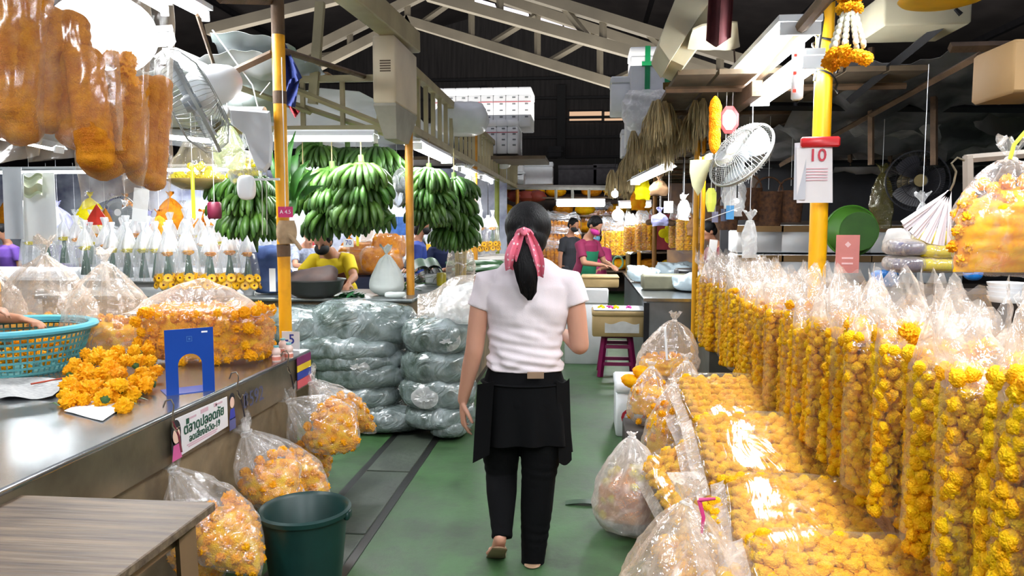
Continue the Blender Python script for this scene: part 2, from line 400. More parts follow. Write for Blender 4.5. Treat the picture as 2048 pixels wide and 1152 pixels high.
def pillow_geo(w, d, h, seed=0, n=40, m=20, wr=.02, pw=2.6, neckx=0.):
    """a stuffed sack lying down, w x d x h, resting on z=0"""
    g = G(); rings = []
    for i in range(m + 1):
        b = -PI / 2 + PI * (.03 + .94 * i / m); cb, sb = math.cos(b), math.sin(b); ring = []
        for k in range(n):
            a = 2 * PI * k / n; c, s = math.cos(a), math.sin(a); q = (abs(c) ** pw + abs(s) ** pw) ** (-1 / pw)
            e = abs(cb) ** .55
            p = V((w / 2 * c * q * e, d / 2 * s * q * e, h / 2 * (1 if sb > 0 else -1) * abs(sb) ** .8))
            o = wr * (nz(p, 5, seed) * 1.4 + nz(p, 13, seed) * .8 + abs(nz(p, 26, seed)) * .5)
            ring.append(p * (1 + 0) + V((c * o, s * o, o * .8 * (1 if sb > 0 else .3))) + V((0, 0, h / 2)))
        rings.append(ring)
    g.loft(rings); return g
def inside_pts(w, d, h, rad, cnt, seed, t0=.45, belly=.6, bottom='seam', face=None):
    """places for blossoms inside a tied bag, packed side by side against the film first"""
    rn = random.Random(seed); out = []; tries = 0
    while len(out) < cnt and tries < cnt * 160:
        tries += 1; t = t0 + (1 - t0) * rn.random() ** .9; a_ = w / 2 * math.sin(PI / 2 * min(1, t / belly)) ** .9
        b_ = (d / 2) * (math.sin(PI * min(1, .02 + t * .97)) ** .75 if bottom == 'seam' else 1)
        if bottom != 'seam' and t > .8: q = math.sqrt(max(.05, 1 - ((t - .8) / .2) ** 2 * .8)); a_ *= q; b_ *= q
        a = rn.random() * 2 * PI; sh = 1 - .5 * rn.random() ** 2.2
        p = V((max(.005, a_ - rad * .9) * math.cos(a) * sh * (1.12 if bottom == 'seam' else 1), max(.003, b_ - rad * .9) * math.sin(a) * sh, -h * t + rad * .4))
        if face is not None and face.dot(V((p.x / w, p.y / d, 0))) < -.2: continue
        if p.z < -h + rad * .8: continue
        if all((p - q).length > rad * 1.55 for q in out): out.append(p)
    return out

def dome_core(prof, h, t0, t1, seed, cell=.048, amp=.016, n=48, up=0.):
    """close-packed blossoms as one lumpy mass following a bag's outline"""
    g = G(); rings = []; m = 40; am = max(prof(t)[0] for t in (.3, .5, .7)); ar = max(4, round(am * 5.2 / cell)); rows = max(3, (t1 - t0) * h / cell * 1.05)
    for i in range(m + 1):
        tt = t0 + (t1 - t0) * i / m; a_, b_ = prof(tt); e = min(1, .35 + 3. * i / m); ring = []
        for k in range(n):
            a = 2 * PI * k / n; l = lumps(k / n * ar, i / m * rows, ar, rows, seed); ra, rb_ = max(.003, a_ - .012 - amp * (1 - l)) * e, max(.002, b_ - .010 - amp * (1 - l)) * e
            ring.append(V((ra * math.cos(a), rb_ * math.sin(a), -h * tt + up + .012 * nz((ra * math.cos(a), 0, tt), 14, seed) * (1 - i / m))))
        rings.append(ring)
    g.loft(rings); return g

def rope_mesh(name, L, R_, r, mt, seed, per=4):
    """heads threaded side by side on a string, hanging from 0 to -L"""
    rn = random.Random(seed); g = G(); z = -r * .7; k = 0
    while z > -L + r * .5:
        for j in range(per):
            a = 2 * PI * (j + .5 * (k % 2)) / per + rn.gauss(0, .15); q = (R_ - r * .8) * (1 + rn.gauss(0, .1))
            pom(g, V((q * math.cos(a), q * math.sin(a), z + rn.gauss(0, r * .12))), r * (1 + rn.gauss(0, .07)), rn.random() * 50, 16, 10, 2.6, .34)
        z -= r * 1.15; k += 1
    return g.mesh(name, mt, True, 70)
# ================================================================ THE HALL
def structure(o, name=None):
    o['kind'] = 'structure'
    return o
def floor_material():
    m, nt, out = nodes('painted_floor'); L = nt.links; vec = coords(nt)
    b = N(nt, 'ShaderNodeBsdfPrincipled'); L.new(b.outputs[0], out.inputs[0])
    n = N(nt, 'ShaderNodeTexNoise'); n.inputs['Scale'].default_value = 1.3; n.inputs['Detail'].default_value = 8; n.inputs['Roughness'].default_value = .65; L.new(vec, n.inputs['Vector'])
    r = N(nt, 'ShaderNodeValToRGB'); cr = r.color_ramp; cr.elements[0].position = .3; cr.elements[0].color = lin((46, 60, 42)); cr.elements[1].position = .62; cr.elements[1].color = lin((61, 97, 55))
    L.new(n.outputs['Fac'], r.inputs['Fac'])
    n2 = N(nt, 'ShaderNodeTexNoise'); n2.inputs['Scale'].default_value = 6; n2.inputs['Detail'].default_value = 9; n2.inputs['Roughness'].default_value = .75; L.new(vec, n2.inputs['Vector'])
    r2 = N(nt, 'ShaderNodeValToRGB'); r2.color_ramp.elements[0].position = .30; r2.color_ramp.elements[0].color = (.30, .28, .25, 1); r2.color_ramp.elements[1].position = .5; r2.color_ramp.elements[1].color = (1, 1, 1, 1)
    L.new(n2.outputs['Fac'], r2.inputs['Fac'])
    mx = N(nt, 'ShaderNodeMix', data_type='RGBA', blend_type='MULTIPLY'); mx.inputs[0].default_value = .8; L.new(r.outputs[0], mx.inputs[6]); L.new(r2.outputs[0], mx.inputs[7]); L.new(mx.outputs[2], b.inputs['Base Color'])
    rr = N(nt, 'ShaderNodeMapRange'); rr.inputs['To Min'].default_value = .28; rr.inputs['To Max'].default_value = .62; L.new(n2.outputs['Fac'], rr.inputs['Value']); L.new(rr.outputs[0], b.inputs['Roughness'])
    bp = N(nt, 'ShaderNodeBump'); bp.inputs['Strength'].default_value = .25; bp.inputs['Distance'].default_value = .01; L.new(n2.outputs['Fac'], bp.inputs['Height']); L.new(bp.outputs[0], b.inputs['Normal'])
    return m
g = G(); g.box((-1, 13, -.05), (44, 42, .1)); structure(g.obj('floor', floor_material(), smooth=False))
slabm = mat('drain_slab_concrete', (70, 80, 66), .5, scale=3, col2=(42, 48, 42), bump=.4, bscale=18)
g = G(); g.box((-1.335, 4.2, .002), (.05, 9.0, .006)); g.box((-1.03, 4.2, .002), (.05, 9.0, .006)); structure(g.obj('trim_1', mat('wet_grime', (34, 34, 32), .35, var=.3), smooth=False))
y = -.25; k = 0
rn = random.Random(4)
while y < 8.4:
    L_ = .92; g = G(); g.box((0, L_ / 2, 0), (.265, L_ - .018, .012), bev=.003)
    o = g.obj('drain_slab', slabm, loc=(-1.18, y, .0055)); tag(o, 'grey-green concrete slab of the drain cover running along the painted aisle floor', 'drain cover', 'drain slabs along the aisle')
    y += L_; k += 1
# walls and roof of the market hall
sheet = mat('dark_corrugated_wall', (74, 70, 70), .7, scale=.7, col2=(50, 47, 48), bump=.5, bscale=3, stretch=(14, 1, 1))
def wall(name, f, nu, nv, m, th): g = G(); g.slab(f, nu, nv, th); return structure(g.obj(name, m, smooth=False))
XL, XR, YB, RX = -22.5, 19.5, 31.5, -4.0
EV, RG = 5.6, 10.2
g = G(); g.prism([(XL, 0), (XR, 0), (XR, EV), (RX, RG), (XL, EV)], .2, Matrix.Translation((0, YB + .1, 0))); structure(g.obj('wall_back', sheet, smooth=False))
g = G(); g.box((XL - .1, 13, EV / 2), (.2, 38, EV)); structure(g.obj('wall_left', sheet, smooth=False))
g = G(); g.box((XR + .1, 13, EV / 2), (.2, 38, EV)); structure(g.obj('wall_right', sheet, smooth=False))
g = G()
for (xa, za, xb, zb) in ((XL, EV, RX, RG), (RX, RG, XR, EV)):
    g.slab(lambda u, v: V((xa + (xb - xa) * u, -6 + 38 * v, za + (zb - za) * u)), 1, 1, (0, 0, -.08))
structure(g.obj('ceiling', mat('dark_roof_sheet', (84, 78, 78), .7, scale=.8, col2=(58, 54, 56)), smooth=False))
# girts and posts on the back wall
n_ = 1
for z in (2.9, 3.5, 4.3, 5.1, 5.9, 6.7, 7.5):
    g = G(); g.box((0, YB - .12, z), (34 if z < 5.5 else 22, .14, .10)); structure(g.obj('trim_%d' % (n_ + 1), mat('wall_girt', (36, 36, 40), .6))); n_ += 1
for x in (-12, -8, -4.2, -1.0, 2.1, 5.3, 9, 13):
    g = G(); g.box((x, YB - .22, 3.6), (.34, .16, 7.2)); structure(g.obj('trim_%d' % (n_ + 1), mat('wall_post', (28, 28, 31), .6))); n_ += 1
g = G(); g.box((0, YB - 1.1, 3.62), (30, .5, 1.0)); structure(g.obj('trim_%d' % (n_ + 1), mat('grey_fascia', (66, 64, 62), .7, scale=1)));
# warm lit openings in the back wall
wl = lamp_mat('daylight_slot', (.85, .55, .35, 1), .55)
for i, (a, b_) in enumerate(((1139, 1203), (1209, 1262))):
    p0 = at(a, 222, YB - .02); p1 = at(b_, 243, YB - .02); g = G(); g.box(((p0.x + p1.x) / 2, YB - .03, (p0.z + p1.z) / 2), (p1.x - p0.x, .05, p0.z - p1.z)); o = structure(g.obj('window_%d' % (i + 1), wl, smooth=False))
    g = G(); w_ = p1.x - p0.x
    for q in ((0, .5), (0, -.5)): g.box(((p0.x + p1.x) / 2, YB - .07, (p0.z + p1.z) / 2 + q[1] * (p0.z - p1.z)), (w_ + .1, .06, .07))
    g.obj('window_frame', DARK, o)
g = G(); q = at(1110, 303, YB - 1.4); g.box(q, (.5, .1, .42)); g.box(q + V((0, -.06, 0)), (.62, .06, .06)); structure(g.obj('window_3', DARK))
# skylight strip and roof trusses
def truss(name, Y, pts_top, pts_bot, webs, label, th=.16, m=BEIGE_D):
    t = thing(name, label, 'roof truss', (at(*pts_bot[0], Y).x, Y, at(*pts_bot[0], Y).z), group=None); o0 = t.location.copy()
    W = lambda p: at(p[0], p[1], Y) - o0
    def chord(nm, pts):
        g = G()
        for a, b in zip(pts[:-1], pts[1:]):
            a, b = W(a), W(b); d = b - a; ang = math.atan2(-d.z, d.x); g.box((a + b) / 2, (d.length + th * .5, th, th), rot=(0, ang, 0))
        g.obj(nm, m, t)
    chord('top_chord', pts_top); chord('bottom_chord', pts_bot)
    for a, b in webs:
        g = G(); A, B = W(a), W(b); g.tube([A, B], th * .36, 4); g.obj('web_member', m, t, smooth=False)
    return t
truss('roof_truss', 13.5, [(560, 130), (900, -38), (1560, 185)], [(590, 155), (815, 42), (1545, 265)],
      [((943, -25), (943, 78)), ((1075, 28), (1075, 118)), ((1200, 70), (1200, 160)), ((700, 62), (700, 100)), ((815, 5), (815, 42)), ((845, 45), (940, -22)), ((985, 85), (1070, 32)),
       ((1100, 122), (1190, 70)), ((1225, 162), (1330, 112)), ((1330, 110), (1330, 198)), ((815, 42), (745, 40)), ((690, 105), (610, 118))],
      'beige roof truss with sloping chords nearest below the ridge')
truss('roof_truss', 9.6, [(420, 60), (900, -60), (1640, 170)], [(860, -8), (1290, 112), (1640, 215)], [((1000, -30), (1000, 28)), ((1206, 30), (1206, 95)), ((1120, 5), (1180, 80)), ((1290, 60), (1360, 130)), ((1440, 105), (1440, 155))],
      'dusty roof truss crossing the top of the view in front of the skylight strip', th=.13)
# skylight
sk = lamp_mat('skylight_sheet', (.82, .74, .9, 1), 1.5)
g = G()
A, B = at(862, -22, 15.), at(1262, 92, 15.); d = B - A
for i in range(6):
    p = A + d * ((i + .5) / 6); g.box(p, (d.length / 6 * .92, .35, .04), rot=(0, math.atan2(-d.z, d.x), 0))
structure(g.obj('window_4', sk, smooth=False))
# dark purlins along the roof
for i, (x, z) in enumerate(((-15, 7.0), (-11, 8.1), (-7.5, 9.1), (-1.5, 9.3), (2, 8.4), (6, 7.3), (10, 6.2), (14, 5.6))):
    g = G(); g.box((x, 13, z), (.12, 37, .16)); structure(g.obj('trim_%d' % (n_ + 2 + i), DARK, smooth=False))

# ================================================================ STALL FRAMES
def pole(x, y, z0, z1, r, m, label, grp=None, m2=RUST, split=None):
    t = thing('stall_pole', label, 'pole', (x, y, z0), group=grp)
    s = split if split is not None else z1 - z0
    g = G(); g.tube([(0, 0, 0), (0, 0, s)], r, 20); g.obj('painted_shaft', m, t)
    if s < z1 - z0: g = G(); g.tube([(0, 0, s), (0, 0, z1 - z0)], r * 1.01, 20); g.obj('bare_top', m2, t)
    g = G(); g.box((0, 0, .006), (r * 3.4, r * 3.4, .012)); g.obj('foot_plate', m2, t)
    return t
XP, YP = -1.72, 4.16
p1 = pole(XP, YP, 0, 3.35, .036, YPAINT, 'tall yellow pole behind the far corner of the steel counter, wall fan clamped on it', split=2.56)
for i, z in enumerate((2.18, 1.32)):
    g = G(); g.tube([(0, 0, z), (0, 0, z + .07)], .038, 20); g.obj('rust_band', RUST, p1)
p2 = pole(-1.42, 6.02, 0, 2.35, .033, OPAINT, 'ochre pole rising behind the grey sacks under the end of the light fitting')
pole(-1.42, 9.7, 0, 2.7, .03, OPAINT, 'ochre pole hidden partly by the hanging bananas, second along the left rail')
pole(-1.44, 12.3, 0, 2.7, .04, mat('moss_paint', (120, 130, 50), .6), 'mossy green pole at the left of the walking woman\'s head')
pole(-1.42, 15.8, 0, 2.7, .035, OPAINT, 'farthest pole of the left rail beyond the mossy one')
R1 = (1.17, 3.92)
p3 = pole(R1[0], R1[1], 0, 3.4, .043, mat('bright_yellow_pole', (246, 178, 6), .38, var=.08, scale=5, col2=(190, 130, 10), contrast=(.22, .4)), 'bright yellow pole behind the row of garland bags, calendar tied on it', split=2.95)
pole(1.0, 6.95, 0, 2.55, .026, YPAINT, 'ochre-yellow pole left of the hanging octagonal mirror')
pole(1.09, 7.15, 0, 2.5, .02, YPAINT, 'thin yellow bamboo pole strapped beside the ochre one at the right stall')
pole(1.0, 11.0, 0, 2.55, .032, mat('brown_pole', (150, 104, 44), .6), 'brown pole in front of the red flower poster')
pole(.9, 15.8, 0, 2.5, .05, mat('pale_pole', (150, 126, 80), .6), 'pale brown pole beside the round white bulb')
pole(1.0, 14.0, 0, 2.5, .035, OPAINT, 'ochre pole just right of the round white bulb')
pole(-3.35, 3.95, 0, 2.6, .036, YPAINT, 'yellow pole at far left with white papers hanging on it', split=1.9)

# left rail: top and bottom chords with balusters, running away from us
t = thing('ladder_rail', 'long beige ladder-like rail running back above the left stalls', 'roof rail', (-1.42, 5.9, 2.2))
g = G(); g.box((0, 5.5, .56), (.07, 11, .07)); g.obj('top_rail', BEIGE, t); g = G(); g.box((0, 5.5, .08), (.06, 11, .06)); g.obj('bottom_rail', BEIGE, t)
bl = None
for i in range(34):
    if bl is None: g = G(); g.box((0, 0, 0), (.035, .045, .42)); bl = g.obj('baluster', BEIGE, t, loc=(0, .15, .32))
    else: c = bl.copy(); C.objects.link(c); c.location = (0, .15 + i * .32, .32)
g = G(); g.box((-1.42, 4.15, 2.89), (.15, 4.0, .17), rot=(.045, 0, 0), bev=.01); recenter(tag(g.obj('roof_beam', BEIGE), 'thick beige beam running from the top edge towards the hanging cream box', 'beam'))
# cross ladder between the two poles
t = thing('cross_ladder', 'beige ladder truss crossing from the yellow pole to the cream box above the light', 'truss', (-2.1, 5.98, 2.25))
g = G(); g.box((-.35, 0, .42), (1.9, .05, .05)); g.obj('top_bar', BEIGE, t); g = G(); g.box((-.35, 0, .02), (1.9, .05, .06)); g.obj('bottom_bar', BEIGE, t)
for x in (-.9, -.62, -.35, -.18, .15, .45): g = G(); g.box((x, 0, .22), (.035, .03, .36)); g.obj('upright', BEIGE, t)
g = G(); g.tube([(-.45, -.06, .42), (.6, -.06, 0)], .025, 4); g.obj('diagonal_bar', BEIGE, t, smooth=False)
g = G(); g.tube([(-.95, .06, .46), (.5, .06, -.02)], .022, 4); g.obj('diagonal_bar', BEIGE, t, smooth=False)
g = G(); g.box((-.05, -.02, .62), (.07, .05, .8), rot=(0, .1, 0)); g.obj('post', BEIGE, t)
# rusty L bars meeting the yellow pole
def bar(a, b, r, m, label, name='iron_bar', n=4, grp=None, flat=1.):
    a, b = V(a), V(b); g = G(); g.tube([V((0, 0, 0)), b - a], r, n, flat=flat); return tag(g.obj(name, m, loc=a, smooth=n > 5), label, 'bar', grp)
bar(at(438, -4, 3.3), (XP - .04, YP, 2.75), .024, RUST, 'rusty iron bar sloping down to the yellow pole from the top edge')
bar(at(392, 178, 4.2), (XP - .04, YP, 2.46), .022, RUST, 'rusty iron bar reaching level from the left into the yellow pole')
bar((-1.76, 4.2, 2.5), at(745, 158, 6.2), .02, RUST, 'pipe running back from the yellow pole to the cream box', n=8)
bar(at(470, 172, 4.8), at(620, 225, 6.1), .022, BEIGE, 'beige strut behind the white plastic sheet, slanting right')
bar(at(395, 30, 3.9), at(452, 205, 5.2), .012, RUST, 'thin dark rod behind the lit tubes at upper left')

# right rail and loft deck
t = thing('loft_deck', 'bamboo loft deck above the right stalls, its long edge running back', 'loft', (1.1, 4.6, 2.4))
g = G()
for i in range(6): g.box((-.45 + i * .24, 6, 0), (.22, 12, .03))
g.obj('deck_boards', mat('grey_deck_wood', (96, 80, 60), .8, var=.2), t)
g = G(); g.box((-.1, 6, -.1), (.06, 12, .09)); g.obj('edge_beam', RUST, t)
for i in range(12): g = G(); g.tube([(-.6, .3 + i * 1.0, -.05), (.85, .3 + i * 1.0, -.05)], .022, 6); g.obj('cross_pole', RUST, t)
g = G(); g.tube([at(1425, 262, 6.9), at(1700, -60, 3.0)], .03, 8); recenter(tag(g.obj('sloping_pole', mat('dull_wood_pole', (128, 104, 76), .7)), 'dull wooden pole running beside the bright pair of tubes on the right', 'pole'))
rb = []
def raffia_mesh(seed, L=.36):
    g = G(); r = random.Random(seed)
    for i in range(26):
        x, y = r.gauss(0, .035), r.gauss(0, .035); l = L * (.55 + .6 * r.random())
        g.tube([(x * .3, y * .3, 0), (x, y, -l * .4), (x * 1.4 + r.gauss(0, .01), y * 1.4, -l)], [.008, .011, .003], 4)
    return g.mesh('raffia_bundle', RAFFIA, False)
rb = [raffia_mesh(s) for s in range(4)]
r = random.Random(9)
for i in range(130):
    Y = 5.4 + 10.3 * (i / 130) ** 1.25; x = .56 + r.gauss(0, .06) + .24 * (i % 2)
    o = link_mesh('raffia_bundle', rb[i % 4], None, (x, Y, 2.37 + r.random() * .02), (0, 0, r.random() * 6), (.42 + r.random() * .35) * (1 + .25 * (i / 96)))
    tag(o, 'dusty bundle of raffia hanging under the right-hand loft edge', 'raffia', 'raffia bundles under the loft edge')
# ================================================================ LEFT COUNTER AND WHAT STANDS ON IT
ZC = .80; XC = -1.54
concrete = mat('dirty_concrete', (142, 122, 92), .8, scale=4, col2=(88, 76, 60), bump=.4, bscale=30)
t = thing('steel_counter', 'long steel-topped market counter along the left of the aisle, its face scuffed and stained', 'counter', (-2.5, 2.3, 0))
g = G(); g.box((.155, -.1, ZC - .012), (1.61, 3.74, .024), bev=.006); g.obj('worktop', STEEL, t)
g = G(); g.box((.948, -.1, ZC - .10), (.02, 3.74, .19)); g.box((.155, 1.76, ZC - .10), (1.58, .02, .19)); g.obj('steel_band', STEEL_D, t)
g = G(); g.box((.135, -.12, (ZC - .03) / 2), (1.52, 3.66, ZC - .03)); g.obj('base', concrete, t)
def ymat(m): MATS; return m
# text on the counter face: x -> +Y, y -> +Z, normal -> +X
def face_x(y, z, x=XC + .003): return Matrix(((0, 0, 1, x), (1, 0, 0, y), (0, 1, 0, z), (0, 0, 0, 1)))
def face_y(x, z, y, yaw=0): return Matrix.Translation((x, y, z)) @ Matrix.Rotation(yaw, 4, 'Z') @ Matrix.Rotation(PI / 2, 4, 'X')
def disc(g, m, c, rx, ry, th=.0006, n=24):
    g.loft([[m @ V((c[0] + rx * math.cos(2 * PI * k / n), c[1] + ry * math.sin(2 * PI * k / n), z)) for k in range(n)] for z in (0, th)]); return g
def sheetp(g, m, pts, th=.0006):
    g.loft([[m @ V((p[0], p[1], z)) for p in pts] for z in (0, th)]); return g
# banner
sx = XC - 2.5 * 0 + .012 - 0
FX = -1.5375 + .0   # the steel band's outer face
t = thing('safety_banner', 'white banner with green Thai writing and two cartoon children fixed on the counter face', 'banner', (FX, 2.86, .7))
loc = lambda y, z, d=0.: Matrix(((0, 0, 1, .012 + d), (1, 0, 0, y), (0, 1, 0, z), (0, 0, 0, 1)))
g = G(); sheetp(g, loc(0, 0), [(-.245, -.075), (.175, -.062), (.175, .066), (-.23, .075)], .003); g.obj('sheet', mat('banner_white', (226, 222, 224), .5, var=.03), t, smooth=False)
text('ตลาดปลอดภัย', .056, loc(-.02, .016, .0045), INKG, parent=t, bold=.0012)
text('ลดเสี่ยงโควิด-19', .038, loc(-.02, -.027, .0045), INKG, parent=t, bold=.0008)
g = G()
for q in ((-.04, -.048, .12, .003), (-.04, -.056, .11, .0025), (-.115, .052, .03, .004), (-.02, .056, .03, .008), (.07, .056, .012, .008), (.10, .055, .03, .004)): sheetp(g, loc(q[0], q[1], .0035), [(-q[2], -q[3]), (q[2], -q[3]), (q[2], q[3]), (-q[2], q[3])])
g.obj('small_print', mat('pale_pink_print', (206, 170, 182), .6, var=.02), t, smooth=False)
g = G(); sheetp(g, loc(-.15, .045, .0036), [(-.011, -.011), (.011, -.011), (.011, .011), (-.011, .011)]); g.obj('green_square', INKG, t, smooth=False)
def kid(cx, cz, s, dress, longhair, nm):
    sk = mat('print_skin', (240, 200, 180), .5, var=.01)
    g = G()
    if longhair: disc(g, loc(cx, cz, .004), (0, .012 * s), .034 * s, .05 * s); disc(g, loc(cx + .0, cz, .004), (.022 * s, -.03 * s), .012 * s, .05 * s); disc(g, loc(cx, cz, .004), (-.024 * s, -.03 * s), .010 * s, .045 * s)
    else: disc(g, loc(cx, cz, .004), (0, .02 * s), .033 * s, .034 * s)
    g.obj('printed_hair', INK, t, smooth=False)
    g = G(); disc(g, loc(cx, cz, .005), (0, .002 * s), .025 * s, .03 * s); g.obj('printed_face', sk, t, smooth=False)
    g = G(); sheetp(g, loc(cx, cz, .0045), [(-.034 * s, -.09 * s), (.034 * s, -.09 * s), (.022 * s, -.032 * s), (-.022 * s, -.032 * s)])
    g.obj('printed_clothes', dress, t, smooth=False)
kid(-.235, .01, 1.0, mat('print_pink', (206, 90, 150), .5, var=.01), True, 'a')
kid(.215, .03, .8, mat('print_blue', (44, 60, 160), .5, var=.01), False, 'b')
g = G(); sheetp(g, loc(.215, -.058, .0045), [(-.03, -.03), (.028, -.03), (.028, .02), (-.03, .02)]); g.obj('printed_shorts', mat('print_dull_blue', (90, 96, 150), .5, var=.2), t, smooth=False)
o = text('฿592', .10, Matrix(((0, 0, 1, FX + .011), (1, 0, 0, 3.30), (0, 1, 0, .70), (0, 0, 0, 1))), mat('faded_blue_paint', (74, 78, 110), .6, var=.1), 'painted_number', bold=.0005, sx=1.05)
tag(o, 'faded blue hand-painted number on the steel counter face right of the banner', 'writing'); 
t = thing('price_sticker', 'red, yellow and blue printed sticker wrapped at the far end of the counter face', 'sticker', (FX + .011, 3.93, .7))
for (z, h, m, nm) in ((.07, .045, 'purple', (120, 30, 90)), (.03, .035, 'yellow', (226, 190, 30)), (-.01, .04, 'blue', (40, 60, 150)), (-.055, .045, 'pinkred', (200, 80, 90))):
    g = G(); g.box((.001, 0, z), (.003, .20, h)); g.obj(m + '_band', mat('sticker_' + m, nm, .5, var=.1), t, smooth=False)
for i, (s, z) in enumerate((('SALE', .07), ('24', -.055))):
    pass
# two-colour hooks holding the bags
def hook(px, py, Y, label, cord):
    p = at(px, py, Y); t = thing('s_hook', label, 'hook', (XC + .028, p.y, ZC + .01))
    g = G(); g.tube([V((-.03, 0, .02)), V((-.02, 0, .045)), V((0, .004, .05)), V((.012, 0, .03)), V((.006, 0, -.01)), V((.004, 0, -.05)), V((.018, 0, -.07)), V((.03, 0, -.05))], .003, 6); g.obj('wire', STEEL_D, t)
    g = G(); g.tube([V((.004, 0, -.03)), V((.015, .02, -.09)), V((.03, .01, -.15))], .004, 6); g.obj('cord', cord, t); return t
hook(272, 850, 2.58, 'wire hook over the counter edge left of the banner, dark red cord', mat('dark_red_cord', (110, 30, 44), .7))
hook(430, 790, 3.10, 'wire hook over the counter edge right of the banner, black and red cord', mat('black_cord', (40, 30, 34), .7))
hook(545, 740, 3.66, 'wire hook over the counter edge near the printed sticker', BLACK)

# blue bookend
a, b = V((-1.70, 2.885, ZC)), V((-1.565, 3.00, ZC)); yaw = math.atan2(b.y - a.y, b.x - a.x)
t = thing('bookend', 'blue metal bookend with an arch cut out, standing on the steel counter', 'bookend', (a + b) / 2, yaw)
W = .19; H = .272
def arch(w, z1, n=12): return [(w, 0)] + [(w * math.cos(PI * k / n), z1 + w * math.sin(PI * k / n)) for k in range(n + 1)] + [(-w, 0)]
g = G(); ar = arch(.047, .12); outer = [(W / 2, 0), (W / 2, H - .012), (W / 2 - .012, H), (-W / 2 + .012, H), (-W / 2, H - .012), (-W / 2, 0)]
# plate with a hole: left leg, right leg and crown strips around the arch
nn = 12; vs = []; idx = []
inn = [(.047, 0)] + [(.047 * math.cos(PI * k / nn), .12 + .047 * math.sin(PI * k / nn)) for k in range(nn + 1)] + [(-.047, 0)]
out_ = [(W / 2, 0)]
for k in range(nn + 1):
    a_ = PI * k / nn; x = max(-W / 2, min(W / 2, .2 * math.cos(a_))); z = min(H, .12 + .26 * math.sin(a_)); out_.append((x, z))
out_.append((-W / 2, 0))
for th in (-.0015, .0015):
    base = len(vs); vs += [V((p[0], th, p[1])) for p in inn] + [V((p[0], th, p[1])) for p in out_]; k = len(inn)
    idx += [(base + i, base + i + 1, base + k + i + 1, base + k + i) for i in range(k - 1)]
k = len(inn)
for ofs in (0, k): idx += [(ofs + i, ofs + i + 1, ofs + i + 1 + 2 * k, ofs + i + 2 * k) for i in range(k - 1)]
g.faces(vs, idx); g.obj('upright_plate', BLUE, t, smooth=False)
g = G(); g.box((0, .065, .0015), (W, .13, .003)); g.obj('base_plate', BLUE, t, smooth=False)
g = G(); sheetp(g, face_y(.06, H - .018, -.0022), [(-.012, -.003), (.012, -.003), (.012, .004), (-.012, .004)]); g.obj('maker_label', WHITE_PL, t, smooth=False)
text('▣', .03, face_y(0, H - .045, -.0022), mat('pale_blue_print', (60, 110, 180), .5), 'printed_mark', t)

# green-blue basket
bc = V((-2.77, 3.36, ZC)); t = thing('plastic_basket', 'turquoise slatted plastic basket full of marigolds at the left edge, a hand over it', 'basket', bc)
bm_ = mat('turquoise_plastic', (70, 138, 140), .45, var=.06); rb_ = mat('turquoise_rim', (78, 164, 178), .4, var=.04)
prof = lambda z: .27 + .075 * (z / .21) ** .8
g = G()
for k in range(72):
    a = 2 * PI * k / 72; g.tube([V((prof(z) * math.cos(a), prof(z) * math.sin(a), z)) for z in (.0, .05, .1, .15, .205)], .0045, 4)
for z in (.012, .04, .07, .10, .13, .16, .188):
    q = prof(z); g.loft([[V(((q + dx) * math.cos(a), (q + dx) * math.sin(a), z + dz)) for a in [2 * PI * k / 48 for k in range(48)]] for dx, dz in ((-.003, -.005), (.004, -.005), (.004, .005), (-.003, .005), (-.003, -.005))], cap=False)
g.obj('slatted_wall', bm_, t)
g = G(); g.lathe([(.30, .196), (.345, .195), (.372, .198), (.378, .21), (.37, .222), (.35, .226), (.33, .218), (.325, .20)], 56); g.obj('rim', rb_, t)
g = G(); g.lathe([(0.0, .004), (.27, .004), (.27, .0), (0, 0)], 48); g.obj('bottom', bm_, t)
rn = random.Random(3)
fb = []
for k in range(70):
    for tr in range(30):
        a = rn.random() * 2 * PI; q = .265 * math.sqrt(rn.random()); lay = k % 3; p = bc + V((q * math.cos(a), q * math.sin(a), .035 + .05 * lay))
        if all((p - z).length > .042 for z in fb): break
    fb.append(p); o = link_mesh('marigold', FL[k % 3], None, p, (rn.random() * 2, rn.random() * 2, rn.random() * 6), .026)
    tag(o, 'yellow marigold blossom in the turquoise basket at the left edge', 'flower', 'marigolds in the turquoise basket')

# loose blossoms in front of the block bag
rn = random.Random(12)
rows = [(248, 812, 0), (262, 792, 0), (228, 795, 0), (205, 800, 0), (188, 789, 0), (168, 800, 0), (150, 795, 0), (136, 803, 0), (165, 775, .03), (192, 770, .03), (225, 772, .03), (250, 775, .02), (212, 755, .04), (240, 748, .04),
        (270, 762, .03), (285, 745, .04), (180, 750, .04), (160, 745, .03), (150, 728, .05), (182, 725, .05), (215, 728, .06), (248, 722, .06), (278, 722, .05), (150, 760, .02), (140, 742, .02), (200, 708, .08), (235, 703, .08), (268, 702, .08), (172, 708, .06), (295, 700, .07)]
rows += [(x + rn.gauss(0, 3), y + rn.gauss(0, 3), z) for x, y, z in [(270, 785, .01), (178, 778, .03), (208, 790, .02), (240, 765, .05), (300, 725, .05), (228, 738, .06), (265, 720, .07), (198, 742, .06), (168, 738, .05), (185, 715, .07), (222, 710, .08), (150, 782, .01), (128, 788, 0), (138, 770, .01), (285, 770, .02), (295, 755, .03), (310, 740, .03)]]
lb = []
for k, (px, py, up) in enumerate(rows):
    p = atz(px, py, ZC + .024 + up)
    lb.append(p); m = FLG[k % 2] if k % 3 == 0 else FL[k % 3]
    s = .036 + rn.random() * .009
    o = link_mesh('marigold', m, None, p, (rn.gauss(0, .7), rn.gauss(0, .7), rn.random() * 6), s)
    tag(o, 'loose yellow marigold blossom lying on the steel counter left of the blue bookend', 'flower', 'loose marigolds heaped on the counter')
